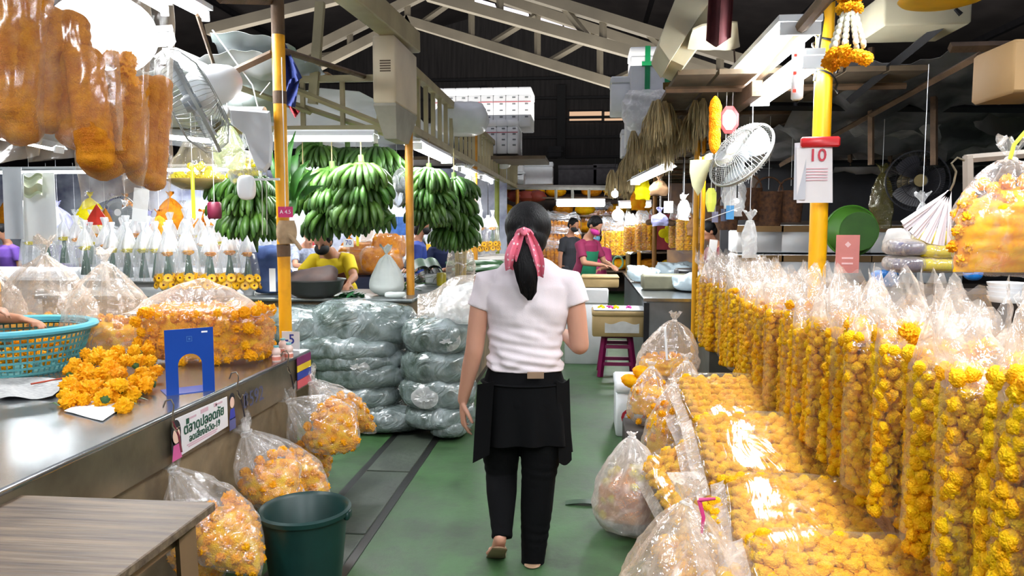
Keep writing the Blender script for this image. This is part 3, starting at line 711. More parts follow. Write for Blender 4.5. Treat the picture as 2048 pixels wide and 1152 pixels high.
p = atz(232, 745, ZC + .075); o = link_mesh('marigold', flower_mesh('orange_marigold', P_ORGF, 5), None, p + V((.02, -.03, .0)), (.3, .2, 0), .033); tag(o, 'single deep orange marigold in the loose heap by the blue bookend', 'flower')
for i, (px, py, dx, dy) in enumerate(((120, 812, -.03, .01), (268, 800, .03, .0), (255, 806, .03, -.02))):
    p = atz(px, py, ZC + .006); g = G(); g.tube([V((0, 0, 0)), V((dx, dy, .01)), V((dx * 2, dy * 1.4, .002))], [.003, .007, .001], 6, flat=.3)
    tag(g.obj('leaf', LEAF, loc=p), ('green leaf at the left tip of the loose marigold heap', 'green leaf lying right of the loose marigold heap', 'green leaf beside the white paper and the marigolds')[i], 'leaf')
def paper(px, z, m, label, cat='paper', wav=.004, yaw_=None):
    c = [atz(x, y, z) for x, y in px]
    f = lambda u, v: (c[0] * (1 - u) + c[1] * u) * (1 - v) + (c[3] * (1 - u) + c[2] * u) * v + V((0, 0, wav * (math.sin(7 * u + 3 * v) + 1)))
    g = G(); g.slab(f, 14, 8, (0, 0, .001)); return recenter(tag(g.obj('paper', m), label, cat))
paper([(128, 822), (205, 842), (250, 812), (190, 792)], ZC + .004, WHITE_PAPER, 'white paper slip under the loose marigolds', wav=.001)
paper([(0, 800), (105, 797), (150, 765), (-30, 752)], ZC + .004, mat('newsprint', (190, 190, 186), .8, scale=40, col2=(120, 120, 122), stretch=(1, 6, 1)), 'printed newspaper sheet under the turquoise basket', 'newspaper', .007)
g = G(); g.tube([atz(62, 768, ZC + .02), atz(150, 752, ZC + .02)], .004, 6); recenter(tag(g.obj('pencil', mat('red_pencil', (170, 60, 30), .5)), 'thin red stick lying on the newspaper by the basket', 'stick'))

# block bag full of blossoms
def heap_core(g, c, d, seed=0, n=36, m=18, amp=.02, cell=.05):
    """lumpy mass of blossoms filling a rounded block"""
    for i in [0]:
        rings = []
        for i in range(m + 1):
            b = -PI / 2 + PI * (.03 + .94 * i / m); ring = []
            for k in range(n):
                a = 2 * PI * k / n; cx, sx_ = math.cos(a), math.sin(a); q = (abs(cx) ** 4 + abs(sx_) ** 4) ** -.25; e = abs(math.cos(b)) ** .35
                p = V((d[0] / 2 * cx * q * e, d[1] / 2 * sx_ * q * e, d[2] / 2 * math.copysign(abs(math.sin(b)) ** .5, math.sin(b))))
                h = noise.voronoi(p / cell)[0][0]; o = amp * (1 - 1.6 * h)
                nn_ = p.normalized(); ring.append(V(c) + p + nn_ * o)
            rings.append(ring)
        g.loft(rings)
    return g
bb = V((-1.955, 3.70, ZC)); D = (.62, .36, .27)
t = thing('marigold_block_bag', 'big clear bag packed square with orange-yellow marigolds behind the blue bookend', 'bag of flowers', bb, .13)
g = G(); heap_core(g, (0, 0, D[2] / 2), (D[0] - .04, D[1] - .04, D[2] - .04), 2, 72, 30, amp=.022, cell=.045); tag(g.obj('packed_marigolds', P_GAR, t), kind='stuff')
rn = random.Random(5); pts = []
for tr in range(9000):
    if len(pts) >= 100: break
    f = rn.random(); x, y, z = (rn.random() - .5) * D[0], (rn.random() - .5) * D[1], rn.random() * D[2]
    if f < .55: y = -D[1] / 2
    elif f < .8: z = D[2]
    else: x = D[0] / 2
    p = V((x * .94, y * .92, .024 + z * .88)); hh = .8 if x < -.1 and f >= .55 else 1
    if all((p - q).length > .046 for q in pts): pts.append(p)
for k, p in enumerate(pts):
    o = link_mesh('marigold', FL[k % 3], t, p, (rn.random() * 3, rn.random() * 3, rn.random() * 6), .033 + rn.random() * .009)
g = G(); heap_core(g, (0, 0, D[2] / 2 + .005), (D[0] + .035, D[1] + .035, D[2] + .035), 2, 60, 26, amp=.004, cell=.08)
g.obj('film', FILM_T, t)
g = G()   # loose crest of film gathered to the left above the block
def crest(u, v):
    x = -.36 + .68 * u; z = D[2] - .02 + (.17 * math.sin(PI * min(1, u * 1.05)) ** .8) * (1 - abs(2 * v - 1) ** 1.5); y = (-.16 + .32 * v) * (1 - .5 * math.sin(PI * u))
    return V((x, y, z + .02 * nz((x, y, z), 12, 4)))
g.grid(crest, 36, 18); g.obj('loose_film', FILM_B, t)

def clear_bag(px, py, Y, w, d, h, label, seed, z0, fill=.45, mt=FILM_B, tuft=.12, n=24, fm=P_YEL, name='marigold_bag', group=None, rot=0., lean=(0, 0)):
    """a tied clear bag standing on z0 with blossoms in its lower part"""
    p = at(px, py, Y); t = thing(name, label, 'bag of flowers', (p.x, p.y, z0), rot, group)
    g = bag_geo(w, d, h, seed, bottom='flat', tuft=tuft, belly=.72); g.warp(lambda c: c + V((lean[0] * (1 + c.z / h), lean[1] * (1 + c.z / h), h + .002))); g.obj('film', mt, t)
    knot_geo(.014, (lean[0], lean[1], h)).obj('knot', FILM_M, t)
    H_ = h * fill; cp = lambda tt: (w * .46 * max(.05, math.sin(PI * min(.97, .5 + .5 * tt) if tt > .75 else PI / 2 * min(1, (tt + .02) / .45))) ** .7, d * .46 * max(.05, math.sin(PI * min(.97, .5 + .5 * tt) if tt > .75 else PI / 2 * min(1, (tt + .02) / .45))) ** .7)
    g = dome_core(cp, H_, 0., .985, seed, up=H_ + .004); tag(g.obj('packed_marigolds', P_GAR if fm is P_YEL else fm, t), kind='stuff')
    rn = random.Random(seed); out = []
    for tr in range(n * 60):
        if len(out) >= n: break
        a = rn.random() * 2 * PI; b = rn.random() * 1.5; q = V((w * .43 * math.cos(a) * math.cos(b) ** .5, d * .43 * math.sin(a) * math.cos(b) ** .5, H_ * (.12 + .85 * math.sin(b))))
        if all((q - z).length > .043 for z in out): out.append(q)
    for k, q in enumerate(out): link_mesh('marigold', FL[k % 3] if fm is P_YEL else FLL[k % 2], t, q, (rn.random() * 3, rn.random() * 3, 0), .027)
    return t
FLL = [flower_mesh('lemon_marigold', P_LEM, 20 + i) for i in range(2)]
clear_bag(215, 640, 3.75, .50, .34, .50, 'puffed clear bag of marigolds just left of the square packed bag', 31, ZC, .42, n=40, tuft=.06)
clear_bag(95, 640, 3.85, .60, .30, .54, 'crumpled clear bag of marigolds standing behind the turquoise basket', 32, ZC, .38, n=30, tuft=.08)
clear_bag(-30, 640, 3.88, .48, .3, .52, 'clear plastic bag of marigolds cut off by the left edge behind the basket', 33, ZC, .3, n=14)

# hanging bags along the counter face
def hang_bag(k, c, Y, w, d, label, seed, n=26, Y2=None, fm=None, big=True, roll=0., t0=.42, sc_=.029):
    K = at(k[0], k[1], Y); E = at(c[0], c[1], Y2 or Y); ax = (E - K); h = ax.length; view = (K - CAM).normalized()
    z = -ax.normalized(); x = z.cross(view).normalized() * -1; M = basis(z, x)
    t = thing('hanging_marigold_bag', label, 'bag of flowers', K, (M @ Matrix.Rotation(roll, 3, 'Z')).to_euler())
    g = G(); rings = []; ph = seed; nn, m = 52, 34
    def prof(tt):
        if tt < .58: a_ = .013 + (w / 2 - .013) * math.sin(PI / 2 * tt / .58) ** .95
        else: a_ = w / 2 * max(.012, math.cos(PI / 2 * min(1, (tt - .58) / .42))) ** .8
        b_ = .013 + (d / 2 - .013) * math.sin(PI * min(1, tt * .98)) ** .8
        return a_, min(b_, max(.006, a_ * 1.1))
    for i in range(6):
        tt = 1 - i / 5; q = .011 + .035 * tt ** 1.2
        rings.append([V((q * math.cos(a) * (1 + .35 * tt * math.sin(5 * a + ph)), q * .6 * math.sin(a), .07 * tt * (1 + .35 * math.sin(3 * a + ph) + .15 * math.sin(9 * a)))) for a in [2 * PI * k_ / nn for k_ in range(nn)]])
    for i in range(1, m + 1):
        tt = i / m; a_, b_ = prof(tt); fade = max(0, 1 - tt / .55); ring = []
        for k_ in range(nn):
            a = 2 * PI * k_ / nn; co, s = math.cos(a), math.sin(a); f = 1 + .14 * fade * math.cos((9 + seed % 4) * a + ph) + .08 * fade * math.cos(17 * a)
            p = V((a_ * co * f, b_ * s * f, -h * tt)); q = .012 * (nz(p, 14, seed) + .6 * nz(p, 30, seed)) * min(1, tt * 3) * (1 - .8 * max(0, tt - .9) * 10)
            ring.append(p + V((co * q, s * q, 0)))
        rings.append(ring)
    g.loft(rings); g.obj('film', FILM, t); knot_geo(.013).obj('knot', FILM_M, t)
    core = dome_core(prof, h, t0 + .02, .965, seed)
    tag(core.obj('packed_marigolds', P_GAR, t), kind='stuff')
    n = int(n * 1.5); rn = random.Random(seed); out = []
    fc = M.inverted() @ (-view)
    for tr in range(n * 200):
        if len(out) >= n: break
        tt = t0 + (.95 - t0) * rn.random() ** .8; a_, b_ = prof(tt); a = rn.random() * 2 * PI
        p = V(((a_ - sc_ * .8) * math.cos(a), (b_ - sc_ * .75) * math.sin(a), -h * tt))
        if a_ < sc_ or p.y * fc.y < -.2 * b_ * abs(fc.y): continue
        if all((p - q).length > sc_ * 1.4 for q in out): out.append(p)
    for k_, q in enumerate(out): link_mesh('marigold', FL[k_ % 3], t, q, (rn.random() * 3, rn.random() * 3, 0), sc_)
    return t
hang_bag((345, 938), (522, 1150), 2.62, .25, .17, 'clear bag of marigolds hanging nearest the small table, tip down right', 1, 30, 2.5)
hang_bag((352, 945), (432, 1185), 2.66, .24, .15, 'clear bag of marigolds hanging behind the wooden table corner, lowest of the hanging bags', 2, 24, 2.6)
hang_bag((490, 868), (578, 1018), 3.18, .27, .17, 'broad clear bag of marigolds hanging second along the counter, above the bucket', 3, 34, 3.0)
hang_bag((496, 868), (612, 1052), 3.22, .17, .13, 'narrow pointed bag of marigolds hanging between two broader ones over the bucket', 4, 18, 3.12)
hang_bag((498, 864), (664, 1005), 3.30, .20, .15, 'clear bag of marigolds hanging right of the narrow pointed one, over the bucket rim', 5, 24, 3.3)
hang_bag((578, 802), (718, 892), 3.68, .28, .16, 'wide clear bag of marigolds hanging third along the counter, tip pointing right', 6, 32, 3.55)
hang_bag((585, 806), (650, 962), 3.74, .22, .13, 'bag of marigolds hanging lowest under the wide third one', 7, 16, 3.8)
hang_bag((622, 765), (708, 868), 3.98, .22, .14, 'bag of marigolds hanging fourth along the counter beside the printed sticker', 8, 20, 3.9)
hang_bag((628, 762), (752, 866), 4.06, .19, .13, 'farthest hanging bag of marigolds, against the grey sacks', 9, 20, 4.1)
hang_bag((626, 762), (690, 878), 4.10, .17, .12, 'slim bag of marigolds hanging behind the fourth and the farthest ones', 10, 8, 4.2)

# bucket
t = thing('rubber_bucket', 'dark green bucket on the floor under the hanging marigold bags', 'bucket', (-1.075, 2.74, 0))
g = G(); g.lathe([(.001, .012), (.12, .012), (.155, .385), (.160, .39), (.172, .392), (.176, .402), (.170, .41), (.160, .41), (.152, .40), (.118, .02), (.001, .02)][::-1] if 0 else [(.125, 0), (.162, .385), (.176, .388), (.178, .405), (.168, .412), (.155, .40), (.118, .012), (.002, .012), (.002, 0)], 40)
g.obj('shell', mat('dark_green_rubber', (10, 48, 44), .4, var=.12), t)
for s in (-1, 1): g = G(); g.box((.172 * s, 0, .385), (.02, .05, .03), bev=.004); g.obj('handle_lug', mat('dark_green_rubber', (10, 48, 44)), t)

# small wooden table
t = thing('wooden_table', 'small weathered wooden table in the left foreground corner', 'table', (-1.30, 1.38, 0), .0)
g = G(); g.box((.04, 0, .748), (.56, .98, .024), bev=.003); g.obj('tabletop', WOOD, t, smooth=False)
for i, (x, y) in enumerate(((.27, .42), (.27, -.42), (-.19, .42), (-.19, -.42))):
    g = G(); s = 1 if x > 0 else -1; g.tube([(x + .02 * s, y, 0), (x, y, .735)], .03, 4); g.obj('leg', mat('raw_wood', (128, 98, 66), .7, var=.15, stretch=(1, 1, .1)), t, smooth=False)
g = G(); g.box((.02, .42, .70), (.46, .022, .06)); g.obj('rail', mat('raw_wood', (0, 0, 0)), t, smooth=False)
g = G(); g.box((.24, 0, .70), (.022, .84, .06)); g.obj('rail', mat('raw_wood', (0, 0, 0)), t, smooth=False)

# little bottles and the -5 card at the counter's far end
def bottle(px, py, label, s=1.):
    p = atz(px, py, ZC); t = thing('small_bottle', label, 'bottle', p, scale=s); g = G()
    g.lathe([(.001, 0), (.020, 0), (.022, .004), (.022, .026), (.016, .032), (.022, .038), (.022, .056), (.013, .068), (.011, .076), (.001, .076)], 20); g.obj('body', mat('milky_pink_plastic', (236, 206, 196), .35, var=.03), t)
    g = G(); g.lathe([(.0135, .072), (.0135, .081), (.001, .082)], 18); g.obj('foil_cap', mat('pale_blue_foil', (120, 190, 200), .3), t)
    g = G(); g.lathe([(.0222, .006), (.0224, .024)], 20); g.obj('label_band', mat('peach_label', (232, 140, 120), .5), t)
for i, (px, py, lb_) in enumerate(((553, 722, 'small pink drink bottle nearest the counter corner, leftmost of the front ones'), (578, 716, 'small pink drink bottle right of the yellow pole on the counter edge'), (566, 706, 'small pink drink bottle behind the other two at the pole'), (545, 708, 'small pink drink bottle at the left of the pole foot'))): bottle(px, py, lb_)
t = thing('price_card', 'small white card reading -5 standing behind the little bottles', 'sign', atz(582, 700, ZC), -.1)
g = G(); g.box((0, 0, .055), (.105, .004, .10)); g.obj('card', WHITE_PL, t, smooth=False); text('-5', .075, face_y(-.005, .06, -.003), INKB, parent=t, bold=.001)
# ================================================================ UPPER LEFT: GARLAND BAGS, FANS, LAMPS
FILM_O = film('orange_bag_film', (255, 236, 210), base=.03, milk=.08, edge=.35, bscale=9, bstr=.6, stretch=(1, 1, .4), glint=.035, grough=.16)
def garland_bag(tubes, Y, label, seed, mt=P_ORG, R_=.05, film_=FILM_O, ext=(.02, .3), lump=.13, around=13, group=None, name='garland_bag', rev=False):
    """a bag of marigold strings: tubes = [(top px), (bottom px), radius px]; the film wraps them"""
    pts = [(at(a[0], a[1], Y + .03 * (i % 2)), at(b[0], b[1], Y + .03 * (i % 2)), r / 1500 * Y) for i, (a, b, r) in enumerate(tubes)]
    bx = sum(p[1].x for p in pts) / len(pts); bz = min(p[1].z for p in pts); o0 = V((bx, Y, bz))
    t = thing(name, label, 'bag of garlands', o0, group=group)
    for i, (a, b, r) in enumerate(pts):
        L = (b - a).length; me = garland_mesh('garland', L, r, mt, seed + i, lump=lump, around=around, n=36)
        link_mesh('garland', me, t, a - o0, V((0, 0, -1)).rotation_difference((b - a).normalized()).to_euler())
    lo = min(p[1].x - p[2] for p in pts); hi = max(p[1].x + p[2] for p in pts); lt = min(p[0].x - p[2] for p in pts); ht = max(p[0].x + p[2] for p in pts)
    zt = max(p[0].z for p in pts) + ext[1]; rm = max(p[2] for p in pts)
    def f(u, v, s):
        w = V((lo * (1 - v) + lt * v, 0, 0)).x, (hi * (1 - v) + ht * v); x = w[0] - ext[0] + (w[1] - w[0] + 2 * ext[0]) * u
        bl = pts[0][1].z + (pts[-1][1].z - pts[0][1].z) * u - pts[0][2] - ext[0]; z = bl + (zt - bl) * v
        dep = (rm * 1.12 + .02) * max(.03, math.sin(PI * u)) ** .5 * min(1, max(.03, (v + .0) * 9)) * (1 if v < .8 else 1 - .8 * (v - .8) / .2)
        q = nz((x, z, s), 13, seed)
        return V((x, Y + .015 + s * dep + .012 * q, z + .008 * q)) - o0
    g = G(); n, m = 26, 30
    rings = [[f(k / n, j / m, -1) for k in range(n + 1)] + [f(1 - k / n, j / m, 1) for k in range(1, n)] for j in range(m + 1)]
    g.loft(rings, cap=False); g.obj('film', film_, t); return t
garland_bag([((-22, -60), (-12, 278), 46), ((62, -40), (36, 292), 44), ((20, -60), (14, 250), 40)], 1.92, 'orange garlands in a clear bag hanging nearest, at the far upper left edge', 1)
garland_bag([((100, 10), (98, 268), 42), ((140, 20), (154, 300), 38), ((165, 90), (196, 345), 36), ((125, 40), (130, 250), 36)], 2.00, 'orange garlands in a clear bag hanging second from the left edge, above the offerings', 4)
garland_bag([((205, 140), (208, 362), 44), ((262, 150), (244, 345), 40), ((235, 140), (226, 320), 36)], 2.10, 'clear bag of orange garlands with loose blossoms on top, third of the upper left row', 8)
garland_bag([((296, 150), (282, 372), 30), ((322, 150), (306, 382), 25)], 2.20, 'narrowest clear bag of orange garlands, right end of the upper left row', 12)
t3 = [o for o in C.objects if o.get('label', '').startswith('clear bag of orange garlands with')][0]
FO = flower_mesh('orange_marigold', P_ORGF, 9, 90)
for i, (px, py, s) in enumerate(((195, 150, .034), (225, 118, .032), (252, 122, .036), (250, 146, .036), (215, 165, .034), (240, 172, .034), (190, 185, .034), (262, 165, .03), (205, 198, .034))):
    p = at(px, py, 2.10); link_mesh('orange_marigold', FO, t3, p - t3.location, (i, i * 2, 0), s)
bar((-2.3, 1.86, 2.34), (-.95, 2.24, 2.40), .014, RUST, 'iron bar above the frame from which the upper left garland bags hang', n=8)

def fan(label, c, axis, R_, motor=True, col=WHITE_PL, cage=None, bracket=None, name='wall_fan', blade=None, nsp=64, dep=.16):
    cage = cage or mat('fan_cage_wire', (160, 162, 158), .35, metal=.3, var=.04); blade = blade or mat('fan_blade_grey', (150, 156, 160), .3, var=.05)
    M = basis(axis); t = thing(name, label, 'fan', c, M.to_euler()); g = G()
    for s in (-1, 1):
        z0 = s * dep * .28; zc = s * dep * .55
        for k in range(nsp):
            a = 2 * PI * k / nsp; a2 = a + .25
            g.tube([V((.22 * R_ * math.cos(a), .22 * R_ * math.sin(a), zc)), V((.62 * R_ * math.cos(a2), .62 * R_ * math.sin(a2), zc * .96)), V((.92 * R_ * math.cos(a2), .92 * R_ * math.sin(a2), zc * .55)), V((R_ * math.cos(a2), R_ * math.sin(a2), 0))], .0016, 3)
        for q in (.22, .6): g.lathe([(R_ * q - .002, zc), (R_ * q + .002, zc - .002), (R_ * q + .002, zc + .002), (R_ * q - .002, zc)], 48)
    g.lathe([(R_ - .004, -.008), (R_ + .005, -.008), (R_ + .005, .008), (R_ - .004, .008), (R_ - .004, -.008)], 64)
    g.obj('cage', cage, t)
    g = G(); g.lathe([(.001, dep * .56), (R_ * .2, dep * .56), (R_ * .22, dep * .52), (R_ * .2, dep * .5)], 32); g.obj('badge', col, t)
    g = G(); g.lathe([(.001, .045), (.035, .045), (.045, .02), (.045, -.03), (.001, -.03)], 24); g.obj('hub', blade, t)
    for k in range(3):
        def f(u, v, k=k):
            r = R_ * (.16 + .70 * u); a = 2 * PI * k / 3 + (v - .5) * (1.2 + .3 * math.sin(PI * u)) * (1 - .15 * u); return V((r * math.cos(a), r * math.sin(a), (v - .5) * .05))
        g = G(); g.slab(f, 10, 8, (0, 0, .002)); g.obj('blade', blade, t)
    if motor:
        g = G(); g.tube([V((0, 0, -dep * .55)), V((0, 0, -dep * .55 - .02)), V((0, 0, -dep * .55 - .10)), V((0, 0, -dep * .55 - .17)), V((0, 0, -dep * .55 - .19))], [.055, .078, .082, .07, .03], 28); g.obj('motor_housing', col, t)
    return t
# white wall fan on the yellow pole
fc = at(385, 205, 3.65); mb = at(432, 172, 4.0); ax = (fc - mb).normalized()
ax = V((-.80, -.40, -.45)).normalized(); f1 = fan('big white wall fan seen from the side, mounted on the yellow pole at upper left', fc, ax, .265, dep=.20, motor=False)
inv = (Matrix.Translation(fc) @ basis(ax).to_4x4()).inverted()
def into(g, m): g.warp(lambda c: m @ c); return g
# motor cover, neck and hanging bracket shell
g = G(); a_, b_ = at(392, 182, 3.72), at(462, 160, 4.02); d = b_ - a_
g.tube([a_, a_ + d * .12, a_ + d * .6, a_ + d * .92, b_ + d * .02], [.06, .098, .105, .085, .04], 28); into(g, inv).obj('rounded_motor_cover', WHITE_PL, f1)
g = G(); disc_m = Matrix.Translation((a_ + d * .62) + V((-.01, -.107, .02))) @ Matrix.Rotation(PI / 2, 4, 'X') @ Matrix.Rotation(.1, 4, 'Z')
g.slab(lambda u, v: a_ + d * (.45 + .28 * u) + V((0, -.1065 * math.cos((v - .3) * .7), .1065 * math.sin((v - .3) * .7) - .06)), 4, 6, (0, .002, 0)); into(g, inv).obj('yellow_badge', mat('pale_yellow_badge', (226, 200, 90), .5), f1)
g = G(); n0, n1 = at(425, 208, 3.95), at(452, 232, 4.05); g.tube([n0, n1], .02, 12); g.tube([at(446, 222, 4.02), at(470, 226, 4.1), at(530, 228, 4.12)], [(.04, .03), (.05, .035), (.055, .04)], 14); into(g, inv).obj('neck', WHITE_PL, f1)
g = G(); pt = [(455, 215), (540, 222), (546, 280), (543, 330), (530, 346), (515, 340), (498, 300), (488, 268), (462, 248)]
g.loft([[at(x, y, 4.03) for x, y in pt], [at(x, y, 4.13) for x, y in pt]]); g.loft([[at(498 + (x - 498) * .88, 268 + (y - 268) * .9, 4.0) for x, y in pt], [at(x, y, 4.03) for x, y in pt]])
into(g, inv).obj('bracket_shell', mat('white_plastic_shell', (214, 216, 220), .35, var=.03), f1, angle=30)
for i, (px, py0, py1) in enumerate(((524, 340, 470), (533, 340, 470))):
    g = G(); g.tube([at(px, py0, 4.02), at(px + 1, py1, 4.02)], .0025, 5); into(g, inv).obj('pull_cord', mat('cord_white', (200, 200, 190), .7), f1)
# small white plastic holder and its red companion
p = at(493, 375, 4.0); t = thing('string_dispenser', 'small white rounded plastic box on a short arm left of the yellow pole', 'plastic box', p)
g = G(); g.ell((0, 0, 0), (.048, .035, .068), 24, 14, f=lambda q: V((math.copysign(abs(q.x) ** .6, q.x), math.copysign(abs(q.y) ** .6, q.y), math.copysign(abs(q.z) ** .7, q.z)))); g.obj('casing', WHITE_PL, t)
g = G(); g.box((.10, .02, .045), (.16, .02, .012)); g.obj('arm', WHITE_PL, t)
p = at(429, 421, 4.8); t = thing('hanging_tin', 'dark red rounded tin hanging left of the bananas', 'tin', p)
g = G(); g.lathe([(.001, -.055), (.038, -.055), (.044, -.048), (.046, 0), (.044, .048), (.036, .056), (.001, .056)], 24); g.obj('body', mat('maroon_tin', (110, 24, 52), .45), t); g = G(); g.tube([V((0, 0, .05)), V((0, 0, .62))], .002, 5); g.obj('string', WHITE_PL, t)

# cream box hanging on the rail
p = at(800, 70, 5.5); t = thing('junction_box', 'tall cream box with small brown print, fixed on the rail above the ochre pole', 'box', (0, 0, 0))
cream = mat('cream_card', (206, 192, 164), .7, var=.1, scale=3); c0, c1, c2, c3 = at(744, 70, 5.4), at(790, 70, 5.4), at(790, 205, 5.4), at(752, 205, 5.4)
g = G(); w = c1.x - c0.x; t.location = (c0.x + w / 2, 5.75, c2.z)
H_ = c0.z - c2.z; g.box((0, 0, H_ / 2), (w, .7, H_), bev=.012); g.obj('upper_case', cream, t)
g = G(); g.loft([[V((-w / 2 * s, -.35 * s, z)), V((w / 2 * s, -.35 * s, z)), V((w / 2 * s, .35 * s, z)), V((-w / 2 * s, .35 * s, z))] for s, z in ((.55, -.24), (.98, -.02), (.98, 0))]); g.obj('tapered_skirt', mat('grey_cream_skirt', (150, 146, 132), .7, var=.12), t, smooth=False)
g = G()
for i in range(5): g.box((.01, -.352, H_ * .62 - i * .018), (.08, .002, .010))
g.obj('brown_print', mat('brown_print', (96, 80, 60), .7), t, smooth=False)

# fluorescent fittings
def tube_light(a, b, label, n=1, m=TUBE_E, shade=True, r=.019, cat='light', width=.09, group=None, power=None):
    a, b = V(a), V(b); c = (a + b) / 2; d = b - a; L = d.length; x = d.normalized(); z = V((0, 0, 1)); y = z.cross(x).normalized(); z = x.cross(y)
    M = Matrix((x, y, z)).transposed(); t = thing('fluorescent_light', label, cat, c, M.to_euler(), group)
    for i in range(n):
        o = (i - (n - 1) / 2) * .07; g = G(); g.tube([V((-L / 2 + .02, o, 0)), V((L / 2 - .02, o, 0))], r, 10); g.obj('tube', m, t)
    g = G(); g.box((0, 0, r + .03), (L, width if n < 3 else .2, .03)); g.obj('fitting', WHITE_PL, t)
    for s in (-1, 1): g = G(); g.box((s * (L / 2 - .008), 0, 0), (.016, .045 + .07 * (n - 1), .06)); g.obj('socket', WHITE_PL, t)
    if shade: g = G(); g.loft([[V((s * L / 2, yy, zz)) for yy, zz in ((-.10, .01), (-.04, .05), (.04, .05), (.10, .01), (.10, .015), (.04, .056), (-.04, .056), (-.10, .015))] for s in (-1, 1)]); g.obj('reflector', WHITE_PL, t, smooth=False)
    if power:
        ld = bpy.data.lights.new('tube_glow', 'AREA'); ld.shape = 'RECTANGLE'; ld.size = L; ld.size_y = .1; ld.energy = power * PW; ld.color = (.95, .98, 1)
        lo = bpy.data.objects.new('tube_glow', ld); C.objects.link(lo); lo.parent = t; lo.location = (0, 0, -.03)
    return t
tube_light(at(552, 277, 5.82), at(752, 277, 5.82), 'long lit tube hanging level above the bananas between the two poles', 2, power=30)
tube_light(at(318, 272, 5.9), at(448, 284, 5.9), 'lit tube behind the wall fan, left of the yellow pole', 2, power=24)
tube_light((-1.42, 6.25, 2.16), (-1.42, 7.7, 2.16), 'lit tube under the left rail just right of the ochre pole', 2, power=30)
tube_light((-1.44, 8.6, 2.14), (-1.44, 9.9, 2.14), 'second lit tube under the left rail going back', 1, power=20)
tube_light((-1.44, 10.4, 2.16), (-1.44, 11.6, 2.16), 'third lit tube under the left rail going back', 1, power=20)
tube_light(at(322, -14, 3.6), at(412, 33, 4.5), 'lit tube at the top edge right of the garland bags', 1, shade=False, power=22)
tube_light(at(240, -30, 3.5), at(330, 22, 4.4), 'second lit tube at the top edge, left of its twin', 1, shade=False, power=22)
tube_light(at(150, 95, 4.0), at(345, 80, 4.3), 'lit tube glowing behind the upper left garland bags', 3, power=40)
tube_light(at(-60, 262, 6.4), at(120, 300, 6.4), 'lit tube far left behind the hanging papers', 2, power=24)
# a white globe lamp over the left stall (big bright round glow)
t = thing('paper_shade_lamp', 'large bright white round shade glowing behind the upper left garlands', 'lamp', at(205, 70, 3.6))
g = G(); g.ell((0, 0, 0), (.27, .2, .2), 28, 16); g.obj('shade', lamp_mat('glowing_shade', (1, 1, 1, 1), 4), t); g = G(); g.cyl((0, 0, .2), (0, 0, .6), .01); g.obj('cord', BLACK, t)

# white plastic awning sheets above the left stalls
def sheet_obj(c, nu, nv, label, m, seed=0, amp=.06, name='plastic_sheet', th=.002, cat='sheet', kind=None):
    c = [V(p) for p in c]
    def f(u, v):
        p = (c[0] * (1 - u) + c[1] * u) * (1 - v) + (c[3] * (1 - u) + c[2] * u) * v
        return p + V((0, 0, amp * nz(p, 3, seed) + amp * .5 * nz(p, 8, seed))) - V((0, 0, amp * math.sin(PI * u) * math.sin(PI * v)))
    g = G(); g.slab(f, nu, nv, (0, 0, th)); o = recenter(tag(g.obj(name, m), label, cat)); return o
TARP = mat('white_tarp', (206, 210, 210), .45, var=.08, scale=3, trans=.4)
TARPG = mat('grey_clear_tarp', (170, 178, 178), .35, var=.12, scale=3, trans=.5)
sheet_obj([at(420, 60, 4.4), at(560, 75, 4.4), at(655, 150, 6.2), at(470, 175, 6.2)], 24, 16, 'greyish clear plastic sheet spread above the wall fan beside the yellow pole', TARPG, 1)
sheet_obj([at(150, 150, 4.6), at(545, 100, 4.6), at(560, 250, 6.3), at(200, 262, 6.3)], 30, 20, 'white tarpaulin awning hanging behind the wall fan over the left stall', TARP, 2, .1)
sheet_obj([at(-200, 60, 4.2), at(200, 50, 4.2), at(230, 240, 6.4), at(-250, 250, 6.4)], 24, 16, 'white tarpaulin awning at the far left behind the garland bags', TARP, 3, .1)
sheet_obj([(-9, 6.6, 2.75), (-2.0, 6.6, 2.7), (-1.7, 12.5, 2.75), (-9, 12.5, 2.9)], 20, 20, 'long white tarpaulin roof over the stalls behind the bananas', TARP, 5, .1)
# thin white rope lines
g = G(); g.tube([at(425, 60, 4.2), at(505, 170, 4.2), at(520, 232, 4.2)], .004, 5); g.tube([at(520, 190, 4.2), at(540, 165, 4.2)], .003, 5); recenter(tag(g.obj('rope', WHITE_PL), 'thin white rope slanting across the awning to the pole', 'rope'))
# flag: blue, white and red cloth
t = thing('cloth_flag', 'blue, white and red cloth hanging bunched behind the yellow pole', 'flag', at(565, 130, 4.4))
def strip(x0, x1, m, nm, top, bot):
    o = t.location
    def f(u, v): px = x0[0] * (1 - u) + x0[1] * u; px2 = x1[0] * (1 - u) + x1[1] * u; p = at(px * (1 - v) + px2 * v, top[0] * (1 - u) * (1 - v) + top[1] * u * (1 - v) + (bot[0] * (1 - u) + bot[1] * u) * v, 4.42 + .03 * math.sin(9 * u + 4 * v)); return p - o
    g = G(); g.slab(f, 10, 12, (0, -.003, 0)); g.obj(nm, m, t)
fb_ = mat('flag_blue', (34, 52, 120), .8, var=.15); fr = mat('flag_red', (186, 50, 60), .8, var=.15); fw = mat('flag_white', (216, 214, 216), .8, var=.1)
strip((552, 562), (566, 604), fb_, 'blue_stripe', (55, 70), (185, 155)); strip((566, 600), (553, 590), fb_, 'blue_fold', (165, 150), (205, 215)); strip((550, 560), (552, 575), fr, 'red_stripe', (130, 140), (178, 168)); strip((550, 574), (552, 572), fw, 'white_stripe', (176, 172), (205, 190)); strip((575, 585), (590, 600), fr, 'red_tip', (210, 215), (236, 222))

